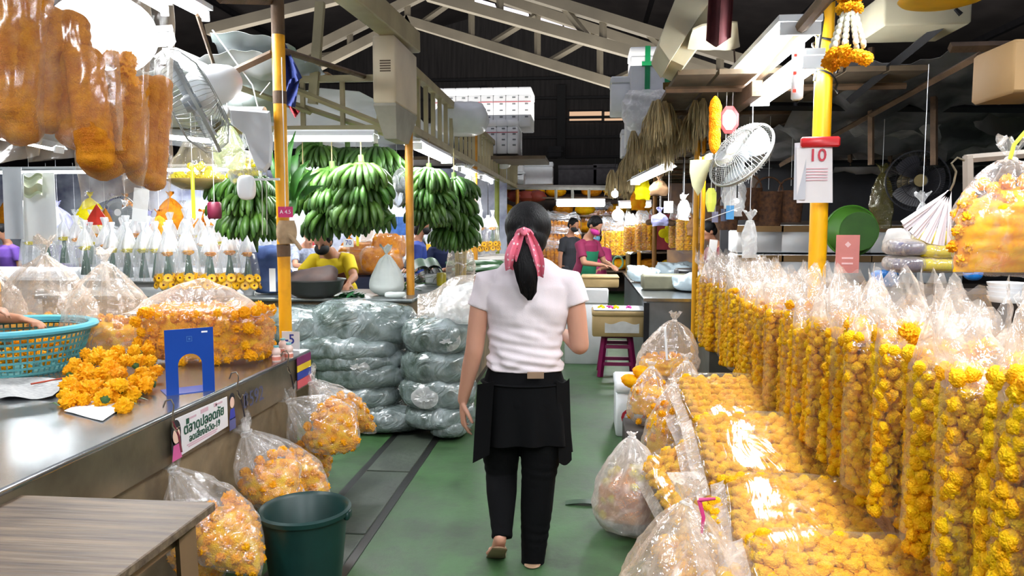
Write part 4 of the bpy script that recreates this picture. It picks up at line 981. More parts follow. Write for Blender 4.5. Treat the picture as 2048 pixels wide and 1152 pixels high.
# ================================================================ SACKS AND THE SECOND COUNTER
SACK = None
def sack_mat():
    m, nt, out = nodes('grey_plastic_sack'); L = nt.links; vec = coords(nt)
    b = N(nt, 'ShaderNodeBsdfPrincipled'); b.inputs['Roughness'].default_value = .24; b.inputs['Coat Weight'].default_value = .8; b.inputs['Coat Roughness'].default_value = .12; L.new(b.outputs[0], out.inputs[0])
    n = N(nt, 'ShaderNodeTexNoise'); n.inputs['Scale'].default_value = 4.5; n.inputs['Detail'].default_value = 5; n.inputs['Roughness'].default_value = .6; n.inputs['Distortion'].default_value = 1; L.new(vec, n.inputs['Vector'])
    r = N(nt, 'ShaderNodeValToRGB'); cr = r.color_ramp; cr.elements[0].position = .32; cr.elements[0].color = lin((52, 66, 56)); cr.elements[1].position = .72; cr.elements[1].color = lin((150, 160, 162)); e = cr.elements.new(.5); e.color = lin((104, 116, 114))
    L.new(n.outputs['Fac'], r.inputs['Fac']); L.new(r.outputs[0], b.inputs['Base Color'])
    v = N(nt, 'ShaderNodeTexNoise'); v.inputs['Scale'].default_value = 6; v.inputs['Detail'].default_value = 3; v.inputs['Distortion'].default_value = 2.5; L.new(vec, v.inputs['Vector'])
    bp = N(nt, 'ShaderNodeBump'); bp.inputs['Strength'].default_value = .8; bp.inputs['Distance'].default_value = .03; L.new(v.outputs['Fac'], bp.inputs['Height']); L.new(bp.outputs[0], b.inputs['Normal']); return m
SACK = sack_mat()
sacks = [ # x0, x1, top, bottom, Y, label
 (500, 672, 618, 682, 5.36, 'grey plastic sack of greens, top layer at far left under the wok'),
 (612, 822, 610, 690, 5.34, 'large grey plastic sack of greens, top of the pile right under the white mesh bag'),
 (480, 600, 668, 712, 5.4, 'grey plastic sack behind the yellow pole, second layer at left'),
 (588, 800, 668, 716, 5.3, 'grey plastic sack, second from the top in the pile, sagging to the left'),
 (606, 806, 700, 736, 5.3, 'thin grey sack squeezed third from the top in the left column'),
 (625, 812, 722, 770, 5.28, 'rounded grey sack in the middle of the left column'),
 (640, 806, 765, 806, 5.3, 'grey sack just above the second lowest, beside the hanging bags'),
 (655, 810, 800, 838, 5.3, 'second lowest grey sack of the left column'),
 (660, 862, 836, 873, 5.26, 'lowest dark green-grey sack at the left of the pile on the floor'),
 (806, 948, 638, 702, 5.22, 'grey sack of stalks at the top of the right column, beside the woman\'s arm'),
 (800, 948, 694, 762, 5.2, 'grey sack of leafy stalks second in the right column'),
 (804, 946, 752, 812, 5.18, 'grey sack with its mouth twisted in a star, third in the right column'),
 (812, 944, 806, 846, 5.2, 'grey sack fourth in the right column near the woman\'s hand'),
 (858, 942, 842, 874, 5.2, 'lowest flat sack with white stems showing, right of the pile')]
for i, (x0, x1, y0, y1, Y, lb_) in enumerate(sacks):
    a, b = at(x0, y1, Y), at(x1, y0, Y); w, h = b.x - a.x, b.z - a.z
    z0 = max(a.z, 0.004) - (.02 if a.z > .05 else 0)
    g = pillow_geo(w * 1.03, .56 - .04 * (i % 3), h + .03, i + 2, 54, 26, .022, 2.4)
    t = thing('sack', lb_, 'sack', ((a.x + b.x) / 2, Y + .06, z0), (0, (random.Random(i).random() - .5) * .02, (random.Random(i).random() - .5) * .12)); g.obj('sack_body', SACK, t)
    if i in (11, 4, 9):   # twisted mouth
        g = bag_geo(.20, .2, .10, i, .012, .05, 'flat', 1.0, 40, 12, .006, .3); g.warp(lambda c: V((c.x + (-.02 if i == 11 else .1), -.30 - .1 - c.z * -1 * -.9, c.y + h * .55)) if 0 else V((c.x + (-.05 if i == 11 else .1), -.262 + (c.z + .02) * -.35, c.y * .8 + h * .55))); g.obj('twisted_mouth', FILM_M, t)
# loose white film on the pile
g = pillow_geo(.34, .4, .26, 44, 40, 20, .04); g.obj('crumpled_plastic', FILM_M, loc=at(925, 644, 5.25) + V((0, 0, -.01)), label='crumpled white plastic film lying on the sacks beside the woman', cat='plastic film')

# second counter, running left and back
t = thing('back_counter', 'steel-topped counter with concrete face behind the grey sacks', 'counter', (-2.9, 6.1, 0))
g = G(); g.box((0, 0, .915), (3.15, .86, .03), bev=.005); g.box((1.5, 1.5, .915), (.80, 2.2, .03), bev=.005); g.obj('worktop', mat('dull_steel_top', (140, 146, 144), .3, metal=.75, var=.15), t)
g = G(); g.box((0, .02, .45), (3.05, .8, .9)); g.box((1.5, 1.45, .45), (.72, 2.1, .9)); g.obj('base', concrete, t)

# the wok with a brown sack in it
zb = .93
t = thing('metal_basin', 'wide dark metal basin holding a brown sack on the back counter', 'basin', at(630, 600, 5.74).xy.to_3d() + V((0, 0, zb)))
g = G(); g.lathe([(.001, .012), (.12, .014), (.19, .05), (.226, .14), (.244, .145), (.244, .136), (.232, .13), (.20, .04), (.13, .0), (.001, 0)], 40); g.obj('bowl', mat('grey_iron', (86, 86, 84), .4, metal=.6, var=.15), t)
g = pillow_geo(.42, .24, .13, 8, 40, 18, .012, 5); o = g.obj('brown_sack', mat('brown_sack', (72, 46, 36), .7, scale=5, col2=(26, 15, 14)), loc=t.location + V((-.01, .0, .085)), rot=(0.55, -.12, 0)); tag(o, 'dark brown sack tilted in the metal basin before the man in yellow', 'sack')
# leafy greens beside the basin
def leafy(name, label, c, R_, n, seed, m=LEAF, L=.16, w=.03, up=.6, cat='leaves'):
    rn = random.Random(seed); g = G()
    for i in range(n):
        a = rn.random() * 2 * PI; e = up * rn.random() + .1; l = L * (.6 + .6 * rn.random()); b = V((rn.gauss(0, R_ * .4), rn.gauss(0, R_ * .4), 0)); d = V((math.cos(a) * math.cos(e), math.sin(a) * math.cos(e), math.sin(e) + .2))
        s = d.cross(V((0, 0, 1))).normalized()
        pts = []
        for k in range(6):
            u = k / 5; ww = w * math.sin(PI * (.08 + .9 * u)) ; p = b + d * l * u + V((0, 0, -.35 * l * u * u + .02)); pts.append((p - s * ww, p + V((0, 0, -.004)), p + s * ww))
        g.faces([q for tpl in pts for q in tpl], [(3 * k, 3 * k + 1, 3 * k + 4, 3 * k + 3) for k in range(5)] + [(3 * k + 1, 3 * k + 2, 3 * k + 5, 3 * k + 4) for k in range(5)])
    return tag(g.obj(name, m, loc=c), label, cat)
leafy('leafy_greens', 'small bunch of leafy greens right of the basin', at(702, 600, 5.8) * 1 + V((0, 0, .0)), .1, 46, 2, mat('bright_herb', (38, 104, 56), .5, var=.2), .11, .022)
# white mesh bag
t = thing('white_mesh_bag', 'white mesh bag tied to a tall peak on the back counter', 'bag', at(774, 600, 5.95).xy.to_3d() + V((0, 0, zb)))
g = bag_geo(.29, .22, .33, 5, .012, .06, 'flat', .8, 40, 24, .006, .1); g.warp(lambda c: c + V((0, 0, .335))); g.obj('mesh', mat('white_netting', (214, 220, 216), .7, var=.05, trans=.3), t)
o = pillow_geo(.16, .14, .05, 3, 30, 12, .01).obj('white_bundle', mat('white_netting', (0, 0, 0)), loc=at(778, 607, 5.75).xy.to_3d() + V((.05, 0, zb)), label='small white cloth bundle at the foot of the mesh bag', cat='bundle')
# bananas
def banana_geo(seed, n=16):
    rn = random.Random(seed); g = G()
    for row in (0, 1):
        for i in range(n // 2):
            a = (i - (n // 2 - 1) / 2) * .25 + rn.gauss(0, .03); r = .0185
            d = V((math.sin(a), math.cos(a), 0)); up = V((0, 0, 1)); k = 1 - .22 * row; o = V((.016 * (i - (n // 2 - 1) / 2), 0, -.022 * row))
            pts = [o * .4, o + d * (.035 * k) + up * .004, o * 1.2 + d * (.075 * k) - up * .022, o * 1.3 + d * (.112 * k) - up * .056, o * 1.25 + d * (.130 * k) - up * .092, o * 1.2 + d * (.136 * k) - up * .112]
            g.tube(pts, [.008, .011, r, r, .013, .004], 8)
    g.ell((0, .0, 0), (.055, .02, .02), 10, 6)
    return g
hand_me = [banana_geo(s).mesh('banana_hand', BANANA, True, 50) for s in (1, 2)]
def bunch(px, py, Y, nh, label, seed, s=1.15, wid=.12, yy=.112, rope=.3):
    p = at(px, py, Y); t = thing('banana_bunch', label, 'bananas', p); rn = random.Random(seed); H_ = nh * yy
    g = G(); g.tube([V((.0, 0, rope)), V((.0, 0, .05))], .005, 6); g.obj('rope', RAFFIA, t)
    g = G(); g.tube([V((0, 0, .08)), V((.01, 0, -.1)), V((0, .01, -H_)), V((.03, 0, -H_ - .1))], [.024, .03, .022, .012], 10); g.obj('stalk', mat('banana_stalk', (92, 128, 54), .6), t)
    for k in range(nh):
        for j in range(4):
            a = j * 1.57 + k * .7 + rn.gauss(0, .12)
            link_mesh('banana_hand', hand_me[(k + j) % 2], t, (-.02 * math.sin(a), .02 * math.cos(a), -.0 - k * yy * s + rn.gauss(0, .012)), (rn.gauss(-.1, .12), rn.gauss(0, .08), a), s * (.92 + rn.random() * .2))
    return t
bunch(664, 342, 6.15, 3, 'green banana bunch with its lowest hands right above the person in yellow', 1, 1.4)
bunch(722, 330, 6.0, 3, 'green banana bunch hanging in the middle of the stall, right of the long-leaved greens', 2, 1.35)
bunch(606, 348, 6.3, 2, 'green banana bunch hanging just right of the pink card on the yellow pole', 3, 1.2)
bunch(500, 355, 5.5, 3, 'green banana bunch hanging left of the yellow pole by the white plastic box', 4, 1.25)
bunch(466, 362, 5.7, 2, 'small green banana bunch at the left side of the left hanging group', 5, 1.1)
bunch(858, 345, 6.6, 3, 'green banana bunch hanging just right of the ochre pole', 6, 1.3)
bunch(908, 362, 7.0, 4, 'green banana bunch hanging farthest right, ending near the woman', 7, 1.3)
bunch(640, 300, 6.7, 1, 'light green banana hand high behind the tube light, leftmost', 8, 1.3, rope=.2)
bunch(695, 302, 6.8, 1, 'light green banana hand high behind the tube light, in the middle', 9, 1.35, rope=.2)
bunch(752, 306, 6.7, 1, 'light green banana hand high behind the tube light, rightmost', 10, 1.35, rope=.2)
for i, (x0, y0, x1, y1, Y, lb_) in enumerate(((500, 440, 515, 505, 5.5, 'hanging banana flower stem under the left bunch'), (790, 430, 740, 455, 6.05, 'green banana leaf tip under the middle bunch'), (850, 430, 835, 470, 6.6, 'stem tip hanging under the bunch by the ochre pole'))):
    g = G(); a, b = at(x0, y0, Y), at(x1, y1, Y); g.tube([V((0, 0, 0)), (b - a) * .5 + V((.01, 0, 0)), b - a], [.01, .028, .006], 8); tag(g.obj('banana_flower', BANANA, loc=a), lb_, 'stem')
# long-leaved greens (ginger stalks) right of the yellow pole
g = G(); rn = random.Random(6)
for i, (x0, y0, x1, y1, w) in enumerate(((575, 420, 592, 262, 10), (580, 400, 560, 292, 9), (585, 400, 622, 318, 9), (578, 390, 545, 300, 7), (590, 400, 640, 345, 8), (572, 400, 570, 330, 12), (600, 380, 600, 300, 9), (610, 400, 628, 335, 9), (598, 400, 648, 372, 8), (588, 430, 600, 360, 12), (580, 340, 604, 305, 8))):
    a, b = at(x0, y0, 5.2), at(x1, y1, 5.1 + .03 * i); d = b - a; s = d.cross(V((0, 1, 0))).normalized(); pts = []
    for k in range(8):
        u = k / 7; ww = w / 1500 * 5.2 * math.sin(PI * (.03 + .95 * u ** .8)); p = a + d * u + V((0, -.06 * math.sin(PI * u), 0)) + s * .02 * math.sin(3 * u); pts.append((p - s * ww, p + V((0, .008, 0)), p + s * ww))
    g.faces([q for tpl in pts for q in tpl], [(3 * k, 3 * k + 1, 3 * k + 4, 3 * k + 3) for k in range(7)] + [(3 * k + 1, 3 * k + 2, 3 * k + 5, 3 * k + 4) for k in range(7)])
recenter(tag(g.obj('long_leaves', LEAF), 'tall pointed green leaves hanging beside the yellow pole in front of the bananas', 'leaves'))
# pink card and string spool tied on the yellow pole
def card(px, py, Y, w, h, m, label, name='card', yaw=0., cat='card', txt=None, tm=INK, ts=.5, string=0., tilt=0.):
    p = at(px, py, Y); t = thing(name, label, cat, p, (0, tilt, yaw)); g = G(); g.box((0, 0, 0), (w, .003, h)); g.obj('sheet', m, t, smooth=False)
    if txt:
        for tx, dz, sz in (txt if isinstance(txt, list) else [(txt, 0, ts * h)]): text(tx, sz, face_y(0, dz, -.0022), tm, parent=t)
    if string: g = G(); g.tube([V((0, 0, h / 2)), V((0, 0, h / 2 + string))], .0025, 5); g.obj('string', RAFFIA, t)
    return t
card(571, 424, 4.08, .085, .06, PINK, 'small pink card with white letters tied on the yellow pole above the string', txt=[('A 4.5', .0, .03)], tm=WHITE_PL)
t = thing('twine_wrap', 'bundle of pale twine wrapped around the yellow pole under the pink card', 'twine', (XP + .02, YP, at(560, 470, YP).z)); g = G()
for k in range(12): g.lathe([(.044 + .014 * math.sin(PI * (k + .5) / 12), z) for z in (-.05 + k * .011, -.05 + k * .011 + .006, -.05 + k * .011 + .012)], 24)
g.tube([V((.01, -.04, .02)), V((.07, -.04, -.04)), V((.09, -.02, -.08))], .012, 8); g.obj('twine', mat('pale_twine', (176, 150, 116), .8, var=.15, scale=30), t)
# ================================================================ RIGHT SIDE: THE ROW OF GARLAND BAGS
GM = [rope_mesh('garland', .50, .046, .027, P_GAR, 40 + i) for i in range(5)]
XRW = 1.07
def open_bag_geo(w, d, h, top, seed):
    g = G(); rings = []; n, m = 44, 30; rn = random.Random(seed); lean = rn.gauss(0, .03); lx = rn.gauss(-.02, .03)
    for i in range(m + 1):
        z = -.03 + (h + top + .03) * i / m; u = max(0, (z - h) / top); e = min(1, max(.15, (z + .03) / .05)) ** .5; ring = []
        for k in range(n):
            a = 2 * PI * k / n; c, s = math.cos(a), math.sin(a); q = (abs(c) ** 3 + abs(s) ** 3) ** (-1 / 3)
            wx = w / 2 * e * (1 - .25 * u); dy = d / 2 * e * (1 - .72 * u ** .8) + .0
            p = V((wx * c * q, dy * s * q, z + (.05 * math.sin(3 * a + seed) + .03 * math.sin(7 * a)) * u))
            o = (.006 + .035 * u) * (nz(p, 11, seed) + .6 * nz(p, 27, seed)); ring.append(p + V((c * o * .6 + lx * u * u + .03 * u * nz((z, seed, 1), 9), s * o + lean * u, 0)))
        rings.append(ring)
    g.loft(rings, cap=False)
    for f in g.bm.faces:
        if f.calc_center_median().z < h * 1.02: f.material_index = 1
    return g
OB = [open_bag_geo(.27, .20, .50, .20, s).mesh('open_bag_film', [FILM_B, FILM_T]) for s in range(4)]
Ys = [1.50 + .243 * i for i in range(21)]
names = ['nearest', 'second', 'third', 'fourth', 'fifth', 'sixth', 'seventh', 'eighth', 'ninth', 'tenth']
rn = random.Random(77)
for i, Y in enumerate(Ys):
    n_ = len(Ys)
    if i < 10: lb_ = 'open clear bag of yellow marigold garlands, %s from the camera in the long right-hand row' % names[i]
    else: lb_ = 'open clear bag of yellow garlands, %s of the right-hand row counted from its far end' % (['last', 'second', 'third', 'fourth', 'fifth', 'sixth', 'seventh', 'eighth', 'ninth', 'tenth', 'eleventh'])[n_ - 1 - i].replace('last', 'first')
    z = .55 + rn.gauss(0, .012) ; up = .10 * max(0, 1 - (Y - 1.5) / 2.6)
    t = thing('garland_bag', lb_, 'bag of garlands', (XRW + rn.gauss(0, .012) + .0, Y, z), rn.gauss(0, .12), 'bags of garlands in the long right-hand row')
    link_mesh('film', OB[i % 4], t, (0, 0, 0), (0, 0, 0), (1, 1, 1 + up * .8))
    for j, (x, y, dz) in enumerate(((-.095, -.03, .02), (-.032, -.05, -.02), (.033, -.045, .01), (.097, -.025, -.01), (-.098, .05, .02), (-.035, .045, .03), (.06, .05, .0))):
        link_mesh('garland', GM[(i + j * 2) % 5], t, (x, y, .49 + dz + up + rn.gauss(0, .018)), (rn.gauss(0, .03), rn.gauss(0, .03), rn.random() * 6), (1, 1, (1 + up * 1.6)))
    for j in range(4 if i < 8 else 2):
        link_mesh('marigold', FL[j % 3], t, (rn.gauss(0, .06), -.03 + rn.gauss(0, .03), .52 + up + rn.random() * .03), (rn.random() * 3, rn.random() * 3, 0), .034)
bar((1.24, 1.2, 1.12), (1.24, 6.9, 1.12), .016, RUST, 'long iron bar behind the right-hand row of garland bags', n=8)
for i, (y, lb_) in enumerate(((1.35, 'nearest'), (6.85, 'farthest'))): bar((1.24, y, 0), (1.24, y, 1.12), .018, RUST, lb_ + ' upright of the bar behind the garland bags', n=8)
# counter behind the row
t = thing('stall_counter', 'dark plank counter behind the right-hand row of garland bags', 'counter', (2.15, 3.9, 0)); dw = mat('dark_counter_wood', (66, 54, 44), .6, var=.2, scale=3, stretch=(1, .1, 1))
g = G(); g.box((0, 0, .93), (1.5, 5.0, .04)); g.obj('worktop', dw, t); g = G(); g.box((.02, 0, .45), (1.4, 4.9, .9)); g.obj('base', mat('dark_counter_base', (42, 36, 34), .7), t)
# bench carrying the folded packs
t = thing('low_bench', 'low dark wooden bench under the folded garland packs', 'bench', (.86, 3.05, 0))
g = G(); g.box((0, 0, .27), (.62, 2.7, .04)); g.obj('seat_board', dw, t)
for x in (-.26, .26):
    for y in (-1.25, 0, 1.25): g = G(); g.box((x, y, .125), (.05, .05, .25)); g.obj('leg', dw, t)
# folded packs
PM = [rope_mesh('garland', .50, .050, .028, P_GAR, 60 + i) for i in range(3)]
def pack(c, w, d, tilt, yaw, label, seed, layers=1, roll=0., h=.085, rows=6):
    t = thing('garland_pack', label, 'pack of garlands', c, (tilt, roll, yaw)); rn = random.Random(seed)
    rows = round(w / .083); r = w / rows / 2 * 1.45
    for k in range(rows):
        x = -w / 2 + w * (k + .5) / rows
        o = link_mesh('garland', PM[(k + seed) % 3], t, (x, d / 2 - .01, h * .5), (-PI / 2, rn.random() * 6 * 0, 0), (r / .05, h / 2 / .05 * 1.05, (d - .03) / .5))
    g = pillow_geo(w + .06, d + .05, h + .028, seed, 64, 24, .006, 5); g.warp(lambda c: c + V((0, 0, -.012))); 
    g.obj('film', FILM_P, t); 
    g = G(); g.slab(lambda u, v: V((-w / 2 - .02 - .05 * u, -d / 2 + d * v, .03 - .03 * u + .012 * nz((u, v * 6, seed), 1.5))), 6, 20, (0, 0, .001)); g.obj('film_flap', FILM_B, t)
    return t
T = .34
pack((.78, 4.05, .52), .46, .46, T, .10, 'folded clear pack of yellow garlands at the far top of the pile', 1)
pack((.80, 3.30, .47), .54, .54, T, .02, 'folded clear pack of yellow garlands second from the far end of the pile', 2)
pack((.82, 2.68, .40), .54, .50, T * .9, -.08, 'folded clear pack of yellow garlands third from the far end of the pile', 3)
pack((.80, 2.18, .38), .54, .50, T, -.02, 'folded clear pack of yellow garlands nearest the camera, cut by the bottom edge', 4)
pack((.75, 4.00, .42), .46, .46, T, .16, 'folded pack lying directly under the far top pack', 5)
pack((.78, 3.29, .375), .54, .52, T, .04, 'folded pack showing as a lower layer under the wide middle pack', 6)
pack((.74, 2.66, .305), .54, .50, T, .02, 'folded pack under the third one, slid to the left', 7)
pack((.72, 2.16, .285), .54, .50, T, .06, 'folded pack under the nearest one, its left edge showing', 8)
pack((.52, 3.32, .33), .34, .62, T * .6, .10, 'narrow marigold pack slipping off the left side of the pile, farther one', 9, roll=-.5)
pack((.50, 2.62, .25), .34, .55, T * .6, .10, 'narrow marigold pack slipping off the left side of the pile, nearer one', 10, roll=-.5)
# bags in front and beside
clear_bag(1262, 1000, 3.62, .38, .34, .47, 'cloudy plastic bag of old marigold garlands standing on the green floor', 51, 0, .66, mt=film('cloudy_film', (246, 240, 236), base=.30, milk=.35, edge=.6, rough=.25), n=26, tuft=.02, fm=P_ORG)
clear_bag(1372, 1010, 2.42, .50, .44, .60, 'tied clear bag of marigolds at the bottom edge, silvery neck with a pink tie', 52, 0, .45, n=44, tuft=.07)
g = G(); p = at(1398, 1012, 2.40); g.tube([p + V((.0, 0, .02)), p + V((.012, -.02, -.03)), p + V((.005, -.03, -.08))], [.007, .006, .004], 6, flat=.4); g.tube([p + V((.0, 0, .02)), p + V((.05, -.01, .03))], [.007, .004], 6); recenter(tag(g.obj('ribbon_tie', mat('magenta_tie', (196, 40, 110), .5)), 'magenta ribbon tied around the silvery bag neck at the bottom edge', 'ribbon'))
clear_bag(1345, 900, 4.15, .34, .30, .50, 'clear bag with marigold garlands wedged between the floor bag and the packs', 53, .12, .85, n=44, tuft=.03)
clear_bag(1370, 860, 4.65, .36, .30, .56, 'taller clear marigold bag behind the wedged one, beside the far pack', 54, .10, .8, n=36, tuft=.04)
clear_bag(1302, 800, 4.75, .30, .28, .36, 'clear marigold bag in front of the white foam box with the red letter', 56, .24, .8, n=30, tuft=.03)
for i, (x, y, z, s) in enumerate(((.58, 4.18, 0, .12), (.66, 4.65, 0, .10), (.5, 4.75, 0, .24))):
    g = G(); g.box((0, 0, s / 2 - .002), (.34, .32, s - .004), bev=.01); tag(g.obj('crate', mat('dark_crate', (60, 52, 46), .7), loc=(at((1345, 1370, 1302)[i], 800, y).x, y, 0)), ('dark crate under the wedged marigold bag', 'dark crate under the taller marigold bag', 'dark crate under the marigold bag by the foam box')[i], 'crate')
# foam box with red letter and the bag on it
def foam_box(c, d, label, yaw=0., tape=None, txt=None, tm=INKR, name='foam_box', m=FOAM, group=None, tapes=(0,), cat='foam box', lid=True):
    t = thing(name, label, cat, c, yaw, group); w, dd, h = d
    g = G(); g.box((0, 0, h * .40), (w, dd, h * .8), bev=.012); g.obj('body', m, t)
    if lid: g = G(); g.box((0, 0, h * .9), (w + .012, dd + .012, h * .195), bev=.012); g.obj('lid', m, t)
    if tape:
        g = G()
        for x in tapes: g.box((x, 0, h / 2), (.055, dd + .018, h + .012)); 
        if len(tapes): g.box((tapes[0], 0, h * .62), (.12, dd + .02, .05))
        g.obj('tape', tape, t, smooth=False)
    if txt: text(txt, h * .42, face_y(-w * .22, h * .35, -dd / 2 - .002), tm, parent=t, bold=.002)
    return t
foam_box((.46, 5.48, 0), (.46, .42, .39), 'white foam box with a red letter C standing on the floor right of the aisle', txt='C7')
clear_bag(1330, 735, 5.40, .44, .36, .42, 'puffed clear bag with big marigold balls on the white foam box', 57, .40, .42, n=30, tuft=.05, lean=(.06, 0))
for i, (px, py) in enumerate(((1285, 745), (1262, 762), (1305, 775))):
    p = at(px, py, 5.12); g = G(); g.ell((0, 0, 0), (.075, .05, .05), 26, 16, rot=(0, .3, 0), f=lambda q: q * (1 - .16 * noise.voronoi(q * 3)[0][0])); tag(g.obj('marigold_ball', P_YEL, loc=p), ('round marigold cluster at the left shoulder of the puffed bag', 'marigold cluster lowest at the foam box corner', 'long marigold cluster in front of the puffed bag')[i], 'flower')
for i, (a, b, lb_) in enumerate((((1330, 655), (1334, 720), 'white stick standing up from the puffed bag on the foam box'),)):
    g = G(); g.tube([at(a[0], a[1], 5.2), at(b[0], b[1], 5.2)], .008, 6); recenter(tag(g.obj('stick', WHITE_PL), lb_, 'stick'))
g = G(); g.slab(lambda u, v: V((-.10 + .2 * u, .06 * v, .012 * math.sin(PI * u) + .003)), 8, 4, (0, 0, .003)); tag(g.obj('leaf', LEAF_D, loc=atz(1168, 1012, 0) + V((0, 0, .001))), 'dark green leaf sticking out on the floor left of the cloudy bag', 'leaf')
# low brown bag under the row, with a red ribbon
clear_bag(1800, 1040, 2.55, .40, .34, .40, 'brownish clear bag of garlands under the near end of the right-hand row', 58, 0, .8, mt=film('brown_film', (220, 180, 150), base=.3, milk=.3, edge=.5), n=14, fm=P_ORG)
clear_bag(1730, 980, 3.2, .36, .3, .42, 'brownish clear bag under the row behind the third folded pack', 59, 0, .8, mt=FILM_B, n=10, fm=P_ORG)
g = G(); a = at(1722, 955, 2.95); g.tube([a, at(1728, 1000, 2.9), at(1745, 1050, 2.85)], [.01, .016, .008], 6, flat=.4); recenter(tag(g.obj('red_ribbon', RED), 'red ribbon hanging in the dark gap under the garland row', 'ribbon'))

# ================================================================ UPPER RIGHT
# calendar
p = at(1632, 338, 3.84); t = thing('tear_off_calendar', 'tear-off calendar with red head and the number 10 on the bright yellow pole', 'calendar', p, -.12)
g = G(); g.slab(lambda u, v: V((-.085 + .165 * u - .01 * v, -.01 - .012 * math.sin(PI * u), -.165 + .27 * v)), 10, 10, (0, -.012, 0)); g.obj('page_block', mat('calendar_page', (228, 222, 222), .7, var=.03), t)
g = G(); g.slab(lambda u, v: V((-.10 + .05 * u, .0 - .03 * u + .02 * v, -.15 + .28 * v)), 6, 8, (0, .003, 0)); g.obj('curled_page', mat('calendar_page2', (190, 190, 196), .7, var=.03), t)
g = G(); g.box((.012, -.02, .128), (.18, .035, .05), bev=.008); g.obj('red_head', RED, t)
text('10', .085, face_y(-.0, .062, -.029), INKR, parent=t, bold=.001)
g = G()
for k in range(5): g.box((.0, -.0275, .0 - k * .014), (.10, .0015, .003))
g.obj('ruled_lines', mat('pink_lines', (226, 160, 170), .6), t, smooth=False)
# power strip and cables on the pole
p = at(1596, 125, 3.86); t = thing('power_strip', 'white power strip with red lamps on the yellow pole above the calendar', 'power strip', p)
g = G(); g.box((0, 0, 0), (.05, .05, .36), bev=.008); g.obj('housing', WHITE_PL, t)
for k in range(4): g = G(); g.box((-.02, -.027, -.14 + k * .085), (.014, .006, .014)); g.obj('red_lamp', lamp_mat('red_lamp', (1, .03, .02, 1), 3), t)
g = G(); rn = random.Random(2)
for k in range(7):
    z = 2.15 + k * .16; x, y = R1; g.tube([V((x + (.055 + rn.random() * .02) * math.cos(a), y + .055 * math.sin(a), z + .10 * math.sin(a * .5 + k) + .03 * a / 6)) for a in [j * .5 for j in range(14)]], .006, 5)
g.tube([V((R1[0] - .05, R1[1] - .05, 3.4)), V((R1[0] - .09, R1[1] - .05, 2.9)), V((R1[0] - .03, R1[1] - .06, 2.5)), V((R1[0] - .06, R1[1] - .06, 2.2))], .008, 6)
recenter(tag(g.obj('black_cables', BLACK), 'black cables coiled around the upper part of the bright yellow pole', 'cable'))
# marigold and jasmine garland at the top
p = at(1697, 60, 2.3); t = thing('jasmine_garland', 'hanging garland of orange marigolds with white beaded strands, top right', 'garland', p)
g = G(); rn = random.Random(1)
for k in range(9):
    a = 2 * PI * k / 9
    for j in range(6): r_ = .018 + .005 * j; g.ell((r_ * math.cos(a), r_ * math.sin(a), .042 - j * .017), (.0085, .0085, .011), 8, 6)
g.obj('white_strands', mat('jasmine_white', (226, 222, 200), .6, var=.05), t)
g = G(); g.tube([V((0, 0, .06)), V((0, 0, .3))], .004, 6); g.obj('string', WHITE_PL, t)
for k in range(9): a = 2 * PI * k / 9; link_mesh('orange_marigold', FL[1], t, (.05 * math.cos(a), .05 * math.sin(a), -.078 + .012 * math.sin(2 * a)), (.4, .3, a), .026)
for k in range(6):
    for j in range(3): a = 2 * PI * k / 6 + j; link_mesh('orange_marigold', FL[1], t, (.022 * math.cos(a), .022 * math.sin(a), .06 + .035 * j), (.4, .3, a), .022)
# fan, mirror, thin garland
fan('grey-white wall fan facing left under the right-hand tubes', at(1482, 310, 4.7), V((-.70, -.45, .55)), .225, col=mat('old_cream_plastic', (206, 204, 160), .4), dep=.13, motor=False)
p = at(1405, 320, 5.0); t = thing('fan_bracket', 'cream fan bracket shell left of the right-hand wall fan', 'bracket', p); pt = [(1380, 320), (1435, 318), (1432, 330), (1416, 345), (1408, 372), (1396, 392), (1384, 372), (1379, 345)]
g = G(); g.loft([[at(x, y, 4.97) - p for x, y in pt], [at(x, y, 5.08) - p for x, y in pt]]); g.obj('shell', mat('old_cream_plastic', (0, 0, 0)), t, angle=30); g = G(); g.tube([at(1430, 325, 5.02) - p, at(1462, 312, 4.85) - p], .03, 10); g.obj('arm', mat('old_cream_plastic', (0, 0, 0)), t)
p = at(1458, 240, 4.9); t = thing('octagonal_mirror', 'small octagonal mirror in a red frame under the right-hand tubes', 'mirror', p)
oc = lambda r, y: [V((r * math.cos(PI / 8 + PI * k / 4) * .92, y, r * math.sin(PI / 8 + PI * k / 4) * 1.35)) for k in range(8)]
g = G(); g.loft([oc(.068, .01), oc(.068, -.01), oc(.05, -.012), oc(.05, 0)], cap=True); g.obj('frame', RED, t, smooth=False); g = G(); g.loft([oc(.05, -.004), oc(.05, -.008)]); g.obj('glass', mat('dull_mirror', (110, 96, 88), .2, metal=.6), t, smooth=False)
p = at(1431, 192, 4.6); o = link_mesh('marigold_string', garland_mesh('marigold_string', .34, .034, petal_mat('petal_bright', (255, 190, 10), (240, 150, 0), bs=120), 5, .3, 5), None, p); tag(o, 'thin yellow marigold string hanging left of the octagonal mirror', 'garland')
p = at(1422, 400, 4.9); t = thing('paper_lantern', 'pale yellow-green hanging lantern below the cream fan bracket', 'lantern', p); g = G(); g.lathe([(.001, -.075), (.02, -.075), (.034, -.02), (.034, .045), (.018, .075), (.001, .075)], 8); g.obj('shade', mat('lime_shade', (206, 214, 90), .5, var=.1, emit=.35), t, smooth=False); g = G(); g.tube([V((0, 0, .07)), V((0, 0, .17))], .003, 5); g.obj('cord', WHITE_PL, t)
